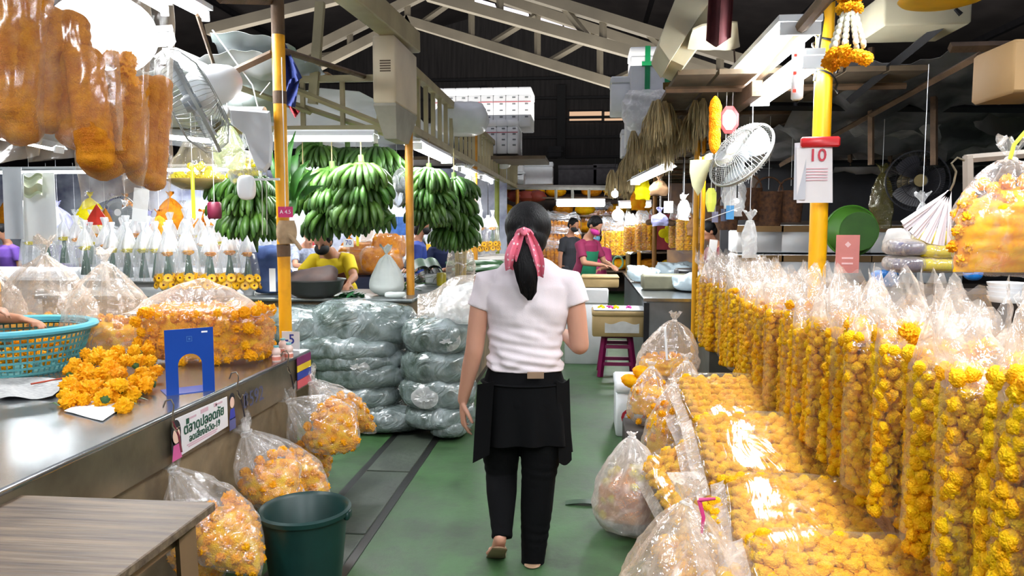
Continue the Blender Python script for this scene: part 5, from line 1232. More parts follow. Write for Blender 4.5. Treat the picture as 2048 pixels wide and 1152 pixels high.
# lamps
tube_light((1.0, 3.72, 2.42), (1.0, 5.1, 2.42), 'brightest lit tube under the right loft beside the yellow pole', 3, shade=False, power=45)
tube_light((1.08, 3.75, 2.27), (1.08, 4.9, 2.27), 'lower lit tube hanging under the brightest one on the right', 2, shade=False, power=30)
tube_light((1.15, 6.9, 2.1), (1.15, 7.9, 2.16), 'small lit tube farther back under the right loft', 1, power=40)
tube_light(at(1270, 365, 9.2), at(1335, 335, 8.0), 'lit tube slanting upward behind the brown pole on the right', 2, power=60)
p = at(1588, 100, 3.7); bar(at(1466, 60, 5.4), at(1475, 215, 5.3), .006, RUST, 'thin wire drop beside the lit tubes on the right', n=6)
# boxes and boards on the loft
GT = mat('green_tape', (10, 150, 86), .35)
def lbox(x0, x1, y0, y1, Y, d, label, **k):
    a, b = at(x0, y1, Y), at(x1, y0, Y); return foam_box(((a.x + b.x) / 2, Y + d / 2, a.z), (b.x - a.x, d, b.z - a.z), label, **k)
lbox(1260, 1338, 92, 185, 8.3, .45, 'white foam box with green tape on top of the right-hand loft stack', tape=GT, tapes=(-.02, .19))
lbox(1222, 1262, 152, 224, 8.35, .45, 'white foam box set forward left below the green-taped one')
lbox(1262, 1318, 188, 250, 8.6, .5, 'white foam box directly under the green-taped one')
lbox(1252, 1300, 215, 290, 9.8, .5, 'white foam box lower on the right loft, beyond the taped stack')
lbox(1243, 1270, 258, 312, 11.3, .5, 'small foam box at the far end of the right loft stack')
t = thing('plastic_wrap', 'clear plastic wrapped around the foam boxes on the right loft', 'plastic film', at(1300, 240, 8.1)); g = pillow_geo(.5, .3, .45, 3, 40, 20, .04); g.obj('film', FILM_M, t, loc=(0, 0, -.15))
def board(pts, Y, th, m, label, name='board', cat='board', tilt=0.):
    o0 = at(*pts[0], Y); g = G(); g.loft([[at(x, y, Y) - o0 + V((0, tilt * i, 0)) for i, (x, y) in enumerate(pts)], [at(x, y, Y) - o0 + V((0, th + tilt * i, 0)) for i, (x, y) in enumerate(pts)]]); return tag(g.obj(name, m, loc=o0, smooth=False), label, cat)
CREAM = mat('cream_foam', (196, 188, 160), .75, var=.12, scale=3)
for i, (pts, lb_) in enumerate((([(1352, -6), (1425, -8), (1340, 122), (1318, 90), (1322, 72)], 'cream foam sheet leaning highest over the right loft edge'), ([(1425, -10), (1470, -10), (1368, 132), (1342, 120)], 'second cream foam sheet leaning behind the first over the right loft'))):
    board(pts, 4.3 + .15 * i, .5, CREAM, lb_)
sheet_obj([at(1385, 60, 4.2), at(1475, 40, 4.4), at(1480, 90, 4.8), at(1375, 98, 4.4)], 10, 8, 'grey-cream bowl-shaped cover beside the leaning foam sheets', CREAM, 3, .03, 'cover', .01)
g = G(); a = at(1440, -20, 4.1); g.slab(lambda u, v: at(1418 + 50 * u - 6 * v, -20 + 115 * v * (1 - .3 * abs(u - .4)), 4.1 + .04 * math.sin(9 * u)), 12, 8, (0, -.003, 0)); recenter(tag(g.obj('dark_red_cloth', mat('wine_cloth', (96, 40, 44), .85, var=.2)), 'dark wine-red cloth hanging at the top by the right loft', 'cloth'))
g = G(); g.slab(lambda u, v: at(1326 + 62 * u, 165 + (45 * u - 15) * v * 1.0 + 28 * v - 4 * u, 7.4 + .05 * math.sin(6 * u)), 10, 8, (0, -.003, 0)); recenter(tag(g.obj('olive_cloth', mat('olive_cloth', (122, 96, 34), .85, var=.2)), 'olive-brown cloth hanging over the loft edge beside the foam boxes', 'cloth'))
g = G(); g.ell((0, 0, 0), (.04, .03, .045), 12, 8, f=lambda q: q * (1 + .2 * nz(q, 4))); tag(g.obj('blue_bundle', mat('blue_cloth', (44, 70, 180), .6), loc=at(1374, 155, 6.6)), 'small blue bundle tucked under the loft edge', 'bundle')
# right roof clutter: dark sheets, beams, card
DT = mat('dark_sheet', (120, 120, 122), .5, scale=2.4, col2=(54, 54, 58), contrast=(.4, .6))
DT2 = mat('grey_sheet', (186, 184, 184), .4, scale=2.2, col2=(84, 80, 78), contrast=(.42, .6))
sheet_obj([at(1640, 150, 5.0), at(2150, 60, 4.6), at(2200, 330, 8.0), at(1480, 330, 8.0)], 26, 18, 'dark grey plastic roofing sheet over the right-hand stall', DT, 11, .12)
sheet_obj([at(1490, 215, 7.0), at(1700, 225, 7.0), at(1720, 330, 9.5), at(1450, 330, 9.5)], 16, 12, 'bluish grey plastic sheet behind the right-hand wall fan', DT2, 12, .1)
sheet_obj([at(1700, 225, 6.0), at(2100, 230, 6.0), at(2150, 390, 9.5), at(1650, 395, 9.5)], 20, 14, 'lower grey plastic sheet sagging behind the dark fan', DT2, 13, .12)
for i, (a, b, Y1, Y2, r, m, lb_) in enumerate((((1490, 212), (2100, 218), 5.6, 5.6, .03, DARK, 'long dark beam level across the right stall, upper one'), ((1540, 226), (2000, 222), 6.6, 6.4, .025, RUST, 'brown beam just under the upper dark beam'), ((1480, 330), (2060, 322), 7.0, 7.0, .03, DARK, 'lower dark beam level across the right stall'),
    ((1742, 95), (1742, 330), 5.5, 5.5, .022, RUST, 'brown upright right of the jasmine garland'), ((1868, 130), (1868, 330), 5.4, 5.4, .025, RUST, 'second brown upright right of the jasmine garland'), ((1700, 200), (1920, 20), 5.0, 4.2, .03, DARK, 'dark slanting rafter rising to the top right'), ((1560, 330), (1960, 110), 7.0, 4.4, .022, RUST, 'long brown slanting rafter over the right stall'),
    ((1700, 330), (1700, 230), 7, 6.8, .02, RUST, 'short upright between the two dark beams, left'), ((1780, 330), (1782, 232), 7, 6.8, .02, RUST, 'short upright between the two dark beams, middle'), ((1850, 330), (1852, 232), 7, 6.8, .02, RUST, 'short upright between the two dark beams, right'), ((1900, 95), (2100, 90), 4.6, 4.6, .03, RUST, 'brown beam behind the cardboard at top right'))):
    bar(at(*a, Y1), at(*b, Y2), r, m, lb_)
foam_box(at(1822, 68, 4.4), (.44, .4, .22), 'cream tray box lying under the roof at top right', m=CREAM, lid=False); 
o = foam_box(at(2032, 198, 3.2), (.20, .3, .25), 'brown cardboard box hanging high at the right edge', m=CARD, lid=False, name='cardboard_box', cat='cardboard box')
g = G(); g.ell((0, 0, 0), (.16, .16, .03), 28, 8); tag(g.obj('yellow_tray', mat('yellow_plastic', (236, 190, 10), .4), loc=at(1885, -4, 3.2)), 'yellow round plastic tray at the very top right', 'tray')
# hanging hook with plastic ties
p = at(1900, 382, 2.9); t = thing('cable_tie_bundle', 'bundle of long white plastic ties fanned out on a hook at the right', 'plastic ties', p)
for k in range(13):
    a = -.95 + k * .082; L = .20; q = V((math.sin(a) * L, .01 * (k % 3), -math.cos(a) * L)); g = G(); s = q.normalized().cross(V((0, 1, 0))) * .0085
    g.loft([[V((0, .004 * (k % 3), 0)) - s * .6, V((0, .004 * (k % 3), 0)) + s * .6, V((0, .003 + .004 * (k % 3), 0)) + s * .6, V((0, .003 + .004 * (k % 3), 0)) - s * .6], [q - s, q + s, q + s + V((0, .003, 0)), q - s + V((0, .003, 0))]]); g.obj('plastic_tie', mat('pinkish_white_plastic', (218, 208, 212), .4, var=.04), t, smooth=False)
g = G(); g.tube([V((0, 0, 0)), V((.012, 0, .03)), V((.018, 0, .07)), V((.0, 0, .10)), V((.02, 0, .12)), V((.045, 0, .11))], .004, 6); g.obj('wire_hook', STEEL_D, t)
bar(at(1938, 545, 3.0), at(1936, 312, 3.0), .02, mat('grey_post', (140, 128, 116), .5), 'grey-brown upright at the right beside the hanging marigold bag', n=6)
bar(at(1930, 318, 3.0), at(2070, 306, 3.0), .018, mat('grey_post', (0, 0, 0)), 'short grey-brown bar carrying the marigold bag at the right edge', n=6)
def hb(px, py, Y, w, d, h, label, seed, n, fm=P_YEL, t0=.2, mt=FILM, sc_=.026, fillc=None, name='hanging_marigold_bag'):
    p = at(px, py, Y); t = thing(name, label, 'bag of flowers', p); g = bag_geo(w, d, h, seed, tuft=.06); g.obj('film', mt, t); knot_geo().obj('knot', FILM_M, t)
    core = dome_core(lambda tt: (w / 2 * math.sin(PI / 2 * min(1, tt / .6)) ** .9 + .002, d / 2 * math.sin(PI * (.02 + tt * .97)) ** .75 + .002), h, t0 + .02, .96, seed); tag(core.obj('packed_marigolds', fm, t), kind='stuff')
    for k, q in enumerate(inside_pts(w, d, h, sc_, n, seed, t0, face=V((0, -1, 0)))): link_mesh('marigold', (FL if fm is P_YEL else FLL)[k % 2], t, q, (k, k * 2, 0), sc_)
    return t
hb(2022, 318, 2.72, .36, .18, .40, 'clear bag of marigolds hanging at the right edge beside the plastic ties', 61, 80, sc_=.03)
hb(2035, 410, 2.95, .34, .16, .24, 'second marigold bag hanging behind and below the one at the right edge', 62, 50, sc_=.03)
g = G(); g.tube([at(2020, 318, 2.7), at(2028, 290, 2.7), at(2052, 262, 2.7)], .007, 6); recenter(tag(g.obj('green_tie', mat('lime_tie', (190, 210, 60), .5)), 'lime green tie on the neck of the marigold bag at the right edge', 'ribbon'))
# stacked wrapped packs, lemon yellow and grey
for k, (px, py, w, m, lb_) in enumerate(((1868, 545, .24, 'lemon', 'lowest lemon yellow wrapped flower pack on the counter at right'), (1872, 518, .22, 'lemon', 'middle lemon yellow wrapped flower pack in the stack'), (1876, 492, .20, 'lemon', 'topmost lemon yellow wrapped flower pack in the stack'), (1805, 545, .15, 'grey', 'lower grey-violet wrapped pack left of the lemon ones'), (1808, 512, .15, 'grey', 'upper grey-violet wrapped pack left of the lemon ones'))):
    p = at(px, py, 3.35); t = thing('wrapped_pack', lb_, 'pack of flowers', p); g = pillow_geo(w, .22, .075, k, 36, 14, .006); g.obj('film', FILM_B, t); g = heap_core(G(), (0, 0, .035), (w - .03, .19, .055), k, 30, 12, .008, .03); g.obj('flowers', P_LEM if m == 'lemon' else mat('grey_violet', (110, 106, 130), .6, var=.25, scale=20), t)
g = G(); g.box((1.62, 3.35, 1.085), (.62, .3, .27)); recenter(tag(g.obj('crate', dw), 'dark crate under the stacked lemon yellow packs', 'crate'))
g = pillow_geo(.14, .1, .10, 4, 24, 12, .02); tag(g.obj('white_cloth', mat('white_cloth', (214, 208, 204), .8), loc=at(1800, 500, 3.6)), 'crumpled white cloth hanging behind the grey-violet packs', 'cloth')
for i, (px, py) in enumerate(((1768, 575), (1945, 560))): g = pillow_geo(.08, .1, .06, 5 + i, 20, 10, .012); tag(g.obj('blue_plastic', mat('bright_blue_film', (20, 130, 220), .4), loc=at(px, py, 3.5)), ('crumpled bright blue plastic left of the lemon packs', 'crumpled bright blue plastic right of the lemon packs')[i], 'plastic film')
for k in range(4): g = G(); g.lathe([(.05, 0), (.058, .012), (.06, .02), (.057, .02), (.048, .004), (.001, .004)][::-1], 24); tag(g.obj('white_bowl', WHITE_PL, loc=at(2015, 604 - k * 9, 2.6)), 'white plastic bowl in the small stack at the right edge', 'bowl', 'stacked white bowls at the right edge')
card(1695, 508, 4.3, .125, .21, mat('dusty_pink_card', (196, 120, 112), .5, var=.08), 'tall dusty pink card standing behind the garland row right of the yellow pole', txt=[('◆', .05, .035), ('▬▬', -.02, .03), ('▬▬', -.05, .03)], tm=mat('pale_pink', (230, 190, 190), .5))
# green basket, dark fan, clear bags and wicker behind
p = at(1702, 462, 5.6); t = thing('round_green_basket', 'round green plastic basket hanging upright behind the pink card', 'basket', p, (PI / 2, 0, 0))
gm_ = mat('moss_green_plastic', (66, 118, 30), .5, var=.08); g = G(); g.lathe([(.13, .16), (.135, .16), (.178, .0), (.186, -.004), (.186, .008), (.18, .012), (.172, .008), (.13, .15)], 44); g.obj('wall', gm_, t); g = G(); g.lathe([(.001, .155), (.132, .155), (.132, .16), (.001, .16)], 32); g.obj('bottom', mat('moss_green_dark', (50, 90, 26), .5), t)
fan('large dark fan hanging in the shade of the right-hand stall', at(1835, 362, 5.6), V((-.1, -1, .0)), .21, col=mat('tan_badge', (120, 104, 60), .5), cage=DARK, blade=mat('dark_blade', (52, 50, 54), .4), motor=True, dep=.12)
for i, (px, py, Y, w, h, m, lb_) in enumerate(((1765, 345, 5.9, .17, .42, film('olive_film', (120, 110, 50), base=.45, milk=.3), 'olive tinted plastic bag hanging left of the dark fan'), (1468, 378, 5.6, .14, .2, FILM_M, 'whitish plastic bag hanging right of the yellow-green lantern'), (1500, 440, 4.9, .10, .24, FILM_M, 'clear plastic bag with white paper at the far end of the garland row'), (1845, 405, 4.6, .08, .16, FILM_M, 'small pale plastic bag hanging below the dark fan'))):
    p = at(px, py, Y); t = thing('plastic_bag', lb_, 'plastic bag', p); bag_geo(w, w * .5, h, i, tuft=.05, n=32, m=20).obj('film', m, t)
WICK = mat('brown_wicker', (104, 66, 36), .8, scale=30, col2=(50, 30, 20), bump=.8, bscale=50)
for i, (px, py, w, h) in enumerate(((1495, 400, .22, .26), (1535, 412, .24, .28), (1580, 405, .2, .26), (1455, 420, .18, .2))):
    t = thing('wicker_basket', ('brown woven basket hanging behind the right-hand fan, leftmost but one', 'brown woven basket hanging in the middle behind the fan', 'brown woven basket hanging just left of the calendar', 'brown woven basket hanging leftmost under the fan')[i], 'basket', at(px, py + 40, 6.4)); g = G(); g.lathe([(.001, 0), (w * .42, 0), (w * .5, h * .7), (w * .52, h), (w * .48, h), (w * .38, .02)], 24); g.obj('body', WICK, t)
    g = G(); g.tube([V((w * .48 * math.cos(a), 0, h + w * .5 * math.sin(a))) for a in [PI * k / 10 for k in range(11)]], .008, 6); g.obj('handle', WICK, t)
for i, (px, w) in enumerate(((1520, .5), (1610, .5), (1700, .46), (1790, .5), (1880, .5))):
    for j, (z, yy) in enumerate(((.96, 0), (1.24, .03))):
        p = at(px, 500, 7.3); foam_box((p.x, 7.5 + yy, z), (w * .86, .4, .26), ('%s foam box of the %s layer on the back shelf of the right stall' % (['leftmost', 'second', 'middle', 'fourth', 'rightmost'][i], ['lower', 'upper'][j])), tape=CARD, tapes=(), m=FOAM)
        g = G(); g.box((p.x, 7.29 + yy, z + .225), (w * .86, .01, .06)); recenter(tag(g.obj('brown_tape', CARD), '%s brown tape strip along the %s row of shelf foam boxes' % (['leftmost', 'second', 'middle', 'fourth', 'rightmost'][i], ['lower', 'upper'][j]), 'tape'))
t = thing('back_shelf', 'dark shelf carrying the foam boxes at the back of the right stall', 'shelf', (3.0, 7.6, 0)); g = G(); g.box((.1, 0, .93), (2.8, .5, .05)); g.box((.1, 0, 1.52), (2.8, .5, .04)); g.obj('shelf_board', dw, t)
for x in (-1.3, 1.5): g = G(); g.box((x, .22, 1.0), (.05, .05, 2.0)); g.obj('upright', dw, t)
g = G(); g.box((0, 0, 1.2), (4.4, .03, 2.4)); tag(g.obj('stall_back_panel', mat('dark_panel', (34, 34, 38), .7, var=.2), loc=(3.6, 8.0, 0)), 'dark panel closing the back of the right-hand stall', 'panel')
# ================================================================ BACKGROUND STALLS
# foam boxes, stool and counter just beyond the woman
t = thing('plastic_stool', 'maroon plastic stool standing under the taped foam box', 'stool', (.33, 7.55, 0)); mr = mat('maroon_plastic', (120, 14, 72), .4, var=.08)
g = G(); g.box((0, 0, .40), (.30, .30, .03), bev=.01); g.obj('seat', mr, t)
for sx_ in (-1, 1):
    for sy in (-1, 1): g = G(); g.tube([(sx_ * .17, sy * .17, 0), (sx_ * .125, sy * .125, .39)], [.03, .026], 4); g.obj('leg', mr, t, smooth=False)
for z in (.13, .30):
    g = G()
    for a in (0, 1): 
        w = .17 - z * .11
        for s in (-1, 1): g.box((s * w * (1 - a), s * w * a, z), (.02 + a * 2 * w, .02 + (1 - a) * 2 * w, .035))
    g.obj('crossbar', mr, t, smooth=False)
foam_box((.36, 7.5, .415), (.56, .42, .25), 'brown-taped foam box with torn white label resting on the maroon stool', m=mat('tan_taped_foam', (170, 144, 96), .7, var=.1), lid=True)
g = G(); g.slab(lambda u, v: V((.20 + .33 * u, 7.285 - .002 * v, .455 + .10 * v * (1 - .15 * math.sin(9 * u)))), 16, 3, (0, -.003, 0)); recenter(tag(g.obj('torn_label', mat('torn_white_paper', (214, 214, 212), .7), smooth=False), 'torn white paper patch on the front of the box on the maroon stool', 'paper'))
g = G(); g.box((.36, 7.5, .675), (.54, .40, .008)); recenter(tag(g.obj('white_tray', FOAM), 'white sheet lying on the taped box on the stool', 'sheet'))
ORCH = mat('magenta_petals', (206, 24, 150), .5, var=.12)
for i, (px, py, m, lb_) in enumerate(((1203, 606, P_LEM, 'small yellow flowers at the left end on the taped box'), (1219, 608, ORCH, 'magenta orchid bloom in the middle on the taped box'), (1230, 603, P_LEM, 'small yellow bloom right of the middle magenta one'), (1256, 607, ORCH, 'magenta orchid bloom at the right end on the taped box'))):
    g = G(); rn = random.Random(i)
    for k in range(9): a = rn.random() * 6; g.ell((.03 * math.cos(a) * rn.random(), .02 * math.sin(a), .012 + .012 * rn.random()), (.018, .012, .008), 8, 6, rot=(rn.random(), rn.random(), a))
    p = at(px, py, 7.4); tag(g.obj('orchid_bloom' if m is ORCH else 'yellow_bloom', m, loc=(p.x, 7.4, .68)), lb_, 'flower')
foam_box((.02, 8.3, 0), (.46, .5, .82), 'tall stack-like white foam box behind the woman at the right of her waist', m=FOAM, tapes=(), tape=None)
foam_box((.17, 8.35, .82 + .005), (.40, .4, .12), 'white foam box with tan lid left of the taped box, under the man in maroon', m=mat('tan_taped_foam', (0, 0, 0)), txt=None)
foam_box((.20, 7.75, .0), (.30, .34, .30), 'white foam box on the floor partly hidden by the maroon stool')if 0 else None
t = thing('steel_cabinet', 'grey steel counter with a dark edge at the right beyond the stool', 'counter', (.95, 9.2, 0)); g = G(); g.box((0, 0, .39), (.72, 4.0, .78)); g.obj('body', mat('grey_panel', (128, 132, 136), .4, metal=.5, var=.12), t); g = G(); g.box((-.005, 0, .79), (.77, 4.04, .03)); g.obj('worktop', STEEL, t)
g = G(); g.box((-.36, -2.0, .38), (.05, .03, .76)); g.obj('corner_post', DARK, t)
t = thing('steel_counter', 'second steel counter nearer than the stool, behind the far garland bags', 'counter', (1.28, 6.65, 0)); 
g = G(); g.box((0, 0, .34), (.5, .8, .68)); g.obj('body', mat('dull_panel', (112, 108, 100), .5, metal=.3, var=.12), t); g = G(); g.box((0, 0, .70), (.54, .84, .04)); g.obj('worktop', STEEL, t)
# stuff on the right cabinet
for i, (px, py, Y, w, h, m, lb_) in enumerate(((1330, 560, 8.2, .5, .16, mat('dull_green_sheet', (120, 118, 96), .6), 'dull olive carton on the right steel counter'), (1372, 565, 8.6, .24, .2, BLACK, 'black bag on the right steel counter behind the ochre pole'))):
    p = at(px, py, Y); g = G(); g.box((0, 0, h / 2), (w, .3, h), bev=.02); tag(g.obj('carton' if i == 0 else 'black_bag', m, loc=(p.x, Y, .81)), lb_, 'box' if i == 0 else 'bag')
for i, (px, Y, w, lb_) in enumerate(((1290, 9.2, .36, 'crumpled pale plastic at the left end of the right steel counter'), (1385, 8.0, .4, 'crumpled pale plastic on the right steel counter behind the poles'), (1350, 10.3, .5, 'white plastic bags heaped in front of the red flower poster'))):
    g = pillow_geo(w, .4, .18, i + 20, 40, 20, .05); tag(g.obj('crumpled_plastic', mat('pale_blue_plastic', (196, 214, 222), .3, var=.12, coat=.3), loc=(at(px, 500, Y).x, Y, .81)), lb_, 'plastic film')
# generic hanging / standing background bags of garlands
def bgbag(px, py, Y, w, h, label, seed, m=P_GAR, fl=None, group=None, film_=FILM_C, topf=.35):
    p = at(px, py, Y); t = thing('garland_bag', label, 'bag of garlands', p, 0, group)
    g = G(); n = max(2, int(w / .08))
    for k in range(n): x = -w / 2 + w * (k + .5) / n; link_mesh('garland', GM[(k + seed) % 5] if m is P_GAR else GO[(k + seed) % 2], t, (x, .02 * (k % 2), h * .96), (0, 0, k), (w / n / .094 * 1.1, w / n / .094 * 1.1, h * .95 / .5))
    link_mesh('film', BGF, t, (0, 0, -.01), (0, 0, 0), (w / .27 * 1.05, .8, h / .5)); g.bm.free(); return t
BGF = open_bag_geo(.27, .20, .50, .22, 9).mesh('open_bag_film', [FILM_C, FILM_T])
GO = [garland_mesh('garland', .50, .047, P_ORG, 90 + i, lump=.3, around=5, n=24) for i in range(2)]
rb2 = [(1225, 505, 12.5, .45, .42, 'bag of garlands right of the smaller person in pink at the aisle end'), (1262, 498, 11.5, .22, .4, 'garland bag between the green ring and the brown pole'), (1288, 495, 11.2, .26, .4, 'garland bag just left of the brown pole'), (1375, 495, 9.9, .30, .42, 'garland bag left of the ochre poles on the far right counter'), (1352, 490, 10.6, .2, .4, 'garland bag right of the bag of grey goods'), (1120, 532, 15.2, .9, .42, 'low row of garland packs beyond the woman\'s right shoulder, bottom shelf'), (1118, 498, 15.4, .9, .38, 'middle shelf of garland packs beyond the woman\'s right ear'), (1122, 466, 15.6, .8, .34, 'upper shelf of garland packs beyond the woman\'s right ear'), (1195, 440, 16.2, .7, .3, 'top shelf of garland packs over the people at the aisle end'), (1230, 470, 16.0, .6, .36, 'garland packs on a shelf behind the round white bulb')]
for i, (px, py, Y, w, h, lb_) in enumerate(rb2): bgbag(px, py + 6, Y, w, h, lb_, i, P_GAR if i < 5 else P_ORG)
t = thing('market_shelf', 'dark shelf rack with yellow packs closing the far end of the aisle', 'shelf', (0.0, 16.4, 0))
for z in (.55, .95, 1.35, 1.72, 2.1): g = G(); g.box((.1, 0, z - .03), (4.4, 1.0, .03)); g.obj('shelf_board', mat('shelf_brown', (110, 88, 68), .7), t)
for x in (-2, 0.1, 2.2): g = G(); g.box((x, .4, 1.15), (.06, .06, 2.3)); g.obj('upright', DARK, t)
g = G(); g.box((0, 0, 1.1), (5.0, .04, 2.2)); tag(g.obj('stall_back_panel', mat('brown_panel', (88, 66, 52), .7, scale=5, col2=(50, 40, 38)), loc=(.2, 17.2, 0)), 'brown panel behind the far shelf rack', 'panel')
rn = random.Random(21)
for i in range(34):
    z = (.55, .95, 1.35, 1.72, 2.1)[i % 5]; x = -1.9 + (i // 5) * .62 + rn.random() * .2
    g = G(); g.ell((0, 0, .13), (.24, .18, .13), 18, 10, f=lambda q: q * (1 - .14 * noise.voronoi(q * 5 + V((i, 0, 0)))[0][0])); tag(g.obj('marigold_pack', (P_GAR, P_ORG, P_YEL)[i % 3], loc=(x, 16.15 + rn.random() * .2, z - .015)), 'orange-yellow marigold pack on the shelves at the far end of the aisle', 'pack of flowers', 'marigold packs on the far shelves')
# upper far end: frames, boxes
for i, (px, py, w, h, Y, lb_) in enumerate(((1018, 345, .62, .28, 16, 'upper white foam box at the left of the far frame'), (1018, 362, .66, .28, 16, 'lower white foam box at the left of the far frame'), (1065, 362, .9, .48, 16.5, 'wide white foam box over the far stall frame'), (1155, 364, .95, .5, 19, 'pale carton stack above the far lamp'), (1210, 362, .6, .5, 19, 'pale carton stack right of the far lamp'))):
    p = at(px, py + 8, Y); foam_box((p.x, Y, p.z), (w, .5, h), lb_, m=FOAM if i < 3 else mat('far_carton', (118, 116, 118), .8))
bar(at(1000, 374, 15.5), at(1250, 376, 15.5), .05, mat('far_frame', (150, 146, 138), .6), 'long pale bar of the frame across the aisle end')
for x in (1112, 1145, 1178): bar(at(x, 376, 15.5), at(x, 400, 15.5), .03, mat('far_frame', (0, 0, 0)), 'short pale hanger of the far frame, the one at %s' % {1112: 'the left', 1145: 'the middle', 1178: 'the right'}[x])
for k, x in enumerate((1030, 1052, 1074)): g = G(); p = at(x, 392, 16); g.ell((0, 0, 0), (.2, .15, .12), 12, 8, f=lambda q: q * (1 + .2 * nz(q, 5, k))); tag(g.obj('red_fruit_bag', mat('brick_red_bag', (150, 60, 44), .6), loc=p), ('brick red bag at the left under the far foam boxes', 'brick red bag in the middle under the far foam boxes', 'brick red bag at the right under the far foam boxes')[k], 'bag')
tube_light(at(1113, 408, 14.5), at(1210, 408, 14.5), 'bright wide lamp hanging level at the end of the aisle', 4, r=.05, power=120)
tube_light(at(1238, 412, 11.8), at(1302, 410, 11.8), 'lit tube hanging level right of the round white bulb', 3, r=.035, power=90)
def bulb(px, py, Y, r, label, s=BULB_E): 
    t = thing('round_bulb', label, 'lamp', at(px, py, Y)); g = G(); g.ell((0, 0, 0), r, 20, 12); g.obj('globe', s, t); g = G(); g.cyl((0, 0, r * .9), (0, 0, r * 1.5), r * .35); g.obj('socket', WHITE_PL, t); g = G(); g.tube([V((0, 0, r * 1.4)), V((0, 0, r * 1.4 + .5))], .006, 5); g.obj('cord', BLACK, t)
bulb(1236, 430, 11.0, .085, 'round white bulb hanging beside the pale pole at the right of the aisle end')
bulb(976, 445, 11.5, .075, 'round white bulb hanging left of the mossy pole by the woman')
bulb(1366, 394, 8.5, .03, 'small bright bulb between the brown and ochre poles')
bulb(1474, 402, 5.2, .014, 'tiny bright bulb beside the pale lantern')
bulb(826, 448, 9.0, .05, 'bright bulb just right of the ochre pole under the bananas')
bulb(768, 400, 9.0, .05, 'small lit lamp behind the second banana bunch')
bulb(1230, 388, 12.5, .06, 'bright bulb at the top right of the aisle end, under the raffia')
# poster with a yellow flower, calendar-like white sheet
card(1340, 464, 11.2, .62, .52, mat('poster_red', (170, 50, 60), .5), 'red framed poster with a yellow flower behind the brown pole')
for i, (dx, dz) in enumerate(((0, .05), (-.09, -.02), (.09, -.03), (0, -.1), (.0, -.02))): g = G(); g.ell(at(1340, 464, 11.18) + V((dx, -.02, dz)), (.08, .012, .07), 14, 8); o = recenter(tag(g.obj('printed_flower', P_LEM), ('top petal patch of the yellow poster flower', 'left petal patch of the yellow poster flower', 'right petal patch of the yellow poster flower', 'lowest petal patch of the yellow poster flower', 'centre of the yellow poster flower')[i], 'print'))
card(1425, 500, 7.4, .075, .20, WHITE_PL, 'white card leaning at the counter edge by the woman in dark red', yaw=-.3, tilt=.1)
card(1337, 414, 8.6, .10, .13, WHITE_PL, 'bright white square card hanging behind the brown pole')
card(1400, 470, 7.2, .085, .15, mat('tan_paper_bag', (196, 164, 110), .7), 'tan paper tag hanging before the woman in dark red')
for i, (px, py, Y, w, h, m, lb_) in enumerate(((1320, 425, 9.0, .2, .15, mat('lilac_film', (150, 150, 190), .4), 'lilac plastic hanging between the brown and ochre poles'), (1368, 400, 8.4, .14, .22, FILM_M, 'pale plastic bag hanging left of the ochre poles'), (1318, 360, 8.8, .22, .18, mat('brown_bundle', (120, 90, 60), .8), 'brown bundle hanging under the right loft behind the brown pole'), (1285, 350, 9.4, .2, .3, P_LEM, 'lemon yellow garland bunch hanging under the right loft'), (1276, 375, 10.2, .2, .3, P_YEL, 'yellow garland bunch hanging below the lemon one'), (1412, 465, 6.9, .0, .0, None, ''), (1470, 345, 6.2, .18, .3, FILM_M, 'pale plastic bag under the right fan'), (1385, 436, 9.6, .14, .22, mat('brown_bundle2', (140, 100, 60), .8), 'brown sheaf hanging right of the poster'), (1322, 436, 10.2, .4, .10, mat('brown_bundle', (0, 0, 0)), 'brown fringe of dried stalks above the poster'))):
    if m is None: continue
    p = at(px, py, Y); t = thing('hanging_bag', lb_, 'bag', p); bag_geo(w, w * .6, h, i + 3, tuft=.05, n=28, m=16, wr=.02).obj('bag_body', m, t)
card(1460, 425, 5.0, .05, .09, mat('mask_blue', (70, 150, 210), .5), 'blue folded face mask hanging on the line right of the lantern'); card(1448, 430, 5.02, .04, .08, mat('mask_dark', (70, 80, 110), .5), 'dark folded face mask hanging on the line, left of the blue one')
card(1430, 434, 5.04, .04, .07, mat('mask_grey', (130, 130, 160), .5), 'grey-violet face mask hanging leftmost on the line')
g = G(); g.tube([at(1410, 440, 5.0), at(1480, 415, 5.0)], .003, 5); recenter(tag(g.obj('line', WHITE_PL), 'thin line holding the small face masks on the right', 'rope'))
# red octagon? green ring
g = G(); g.tube([V((.07 * math.cos(a), 0, .09 * math.sin(a))) for a in [2 * PI * k / 20 for k in range(21)]], .014, 6); tag(g.obj('green_ring', mat('pale_green', (120, 170, 130), .5), loc=at(1236, 525, 11.0)), 'pale green ring hanging at the far right pole', 'ring')

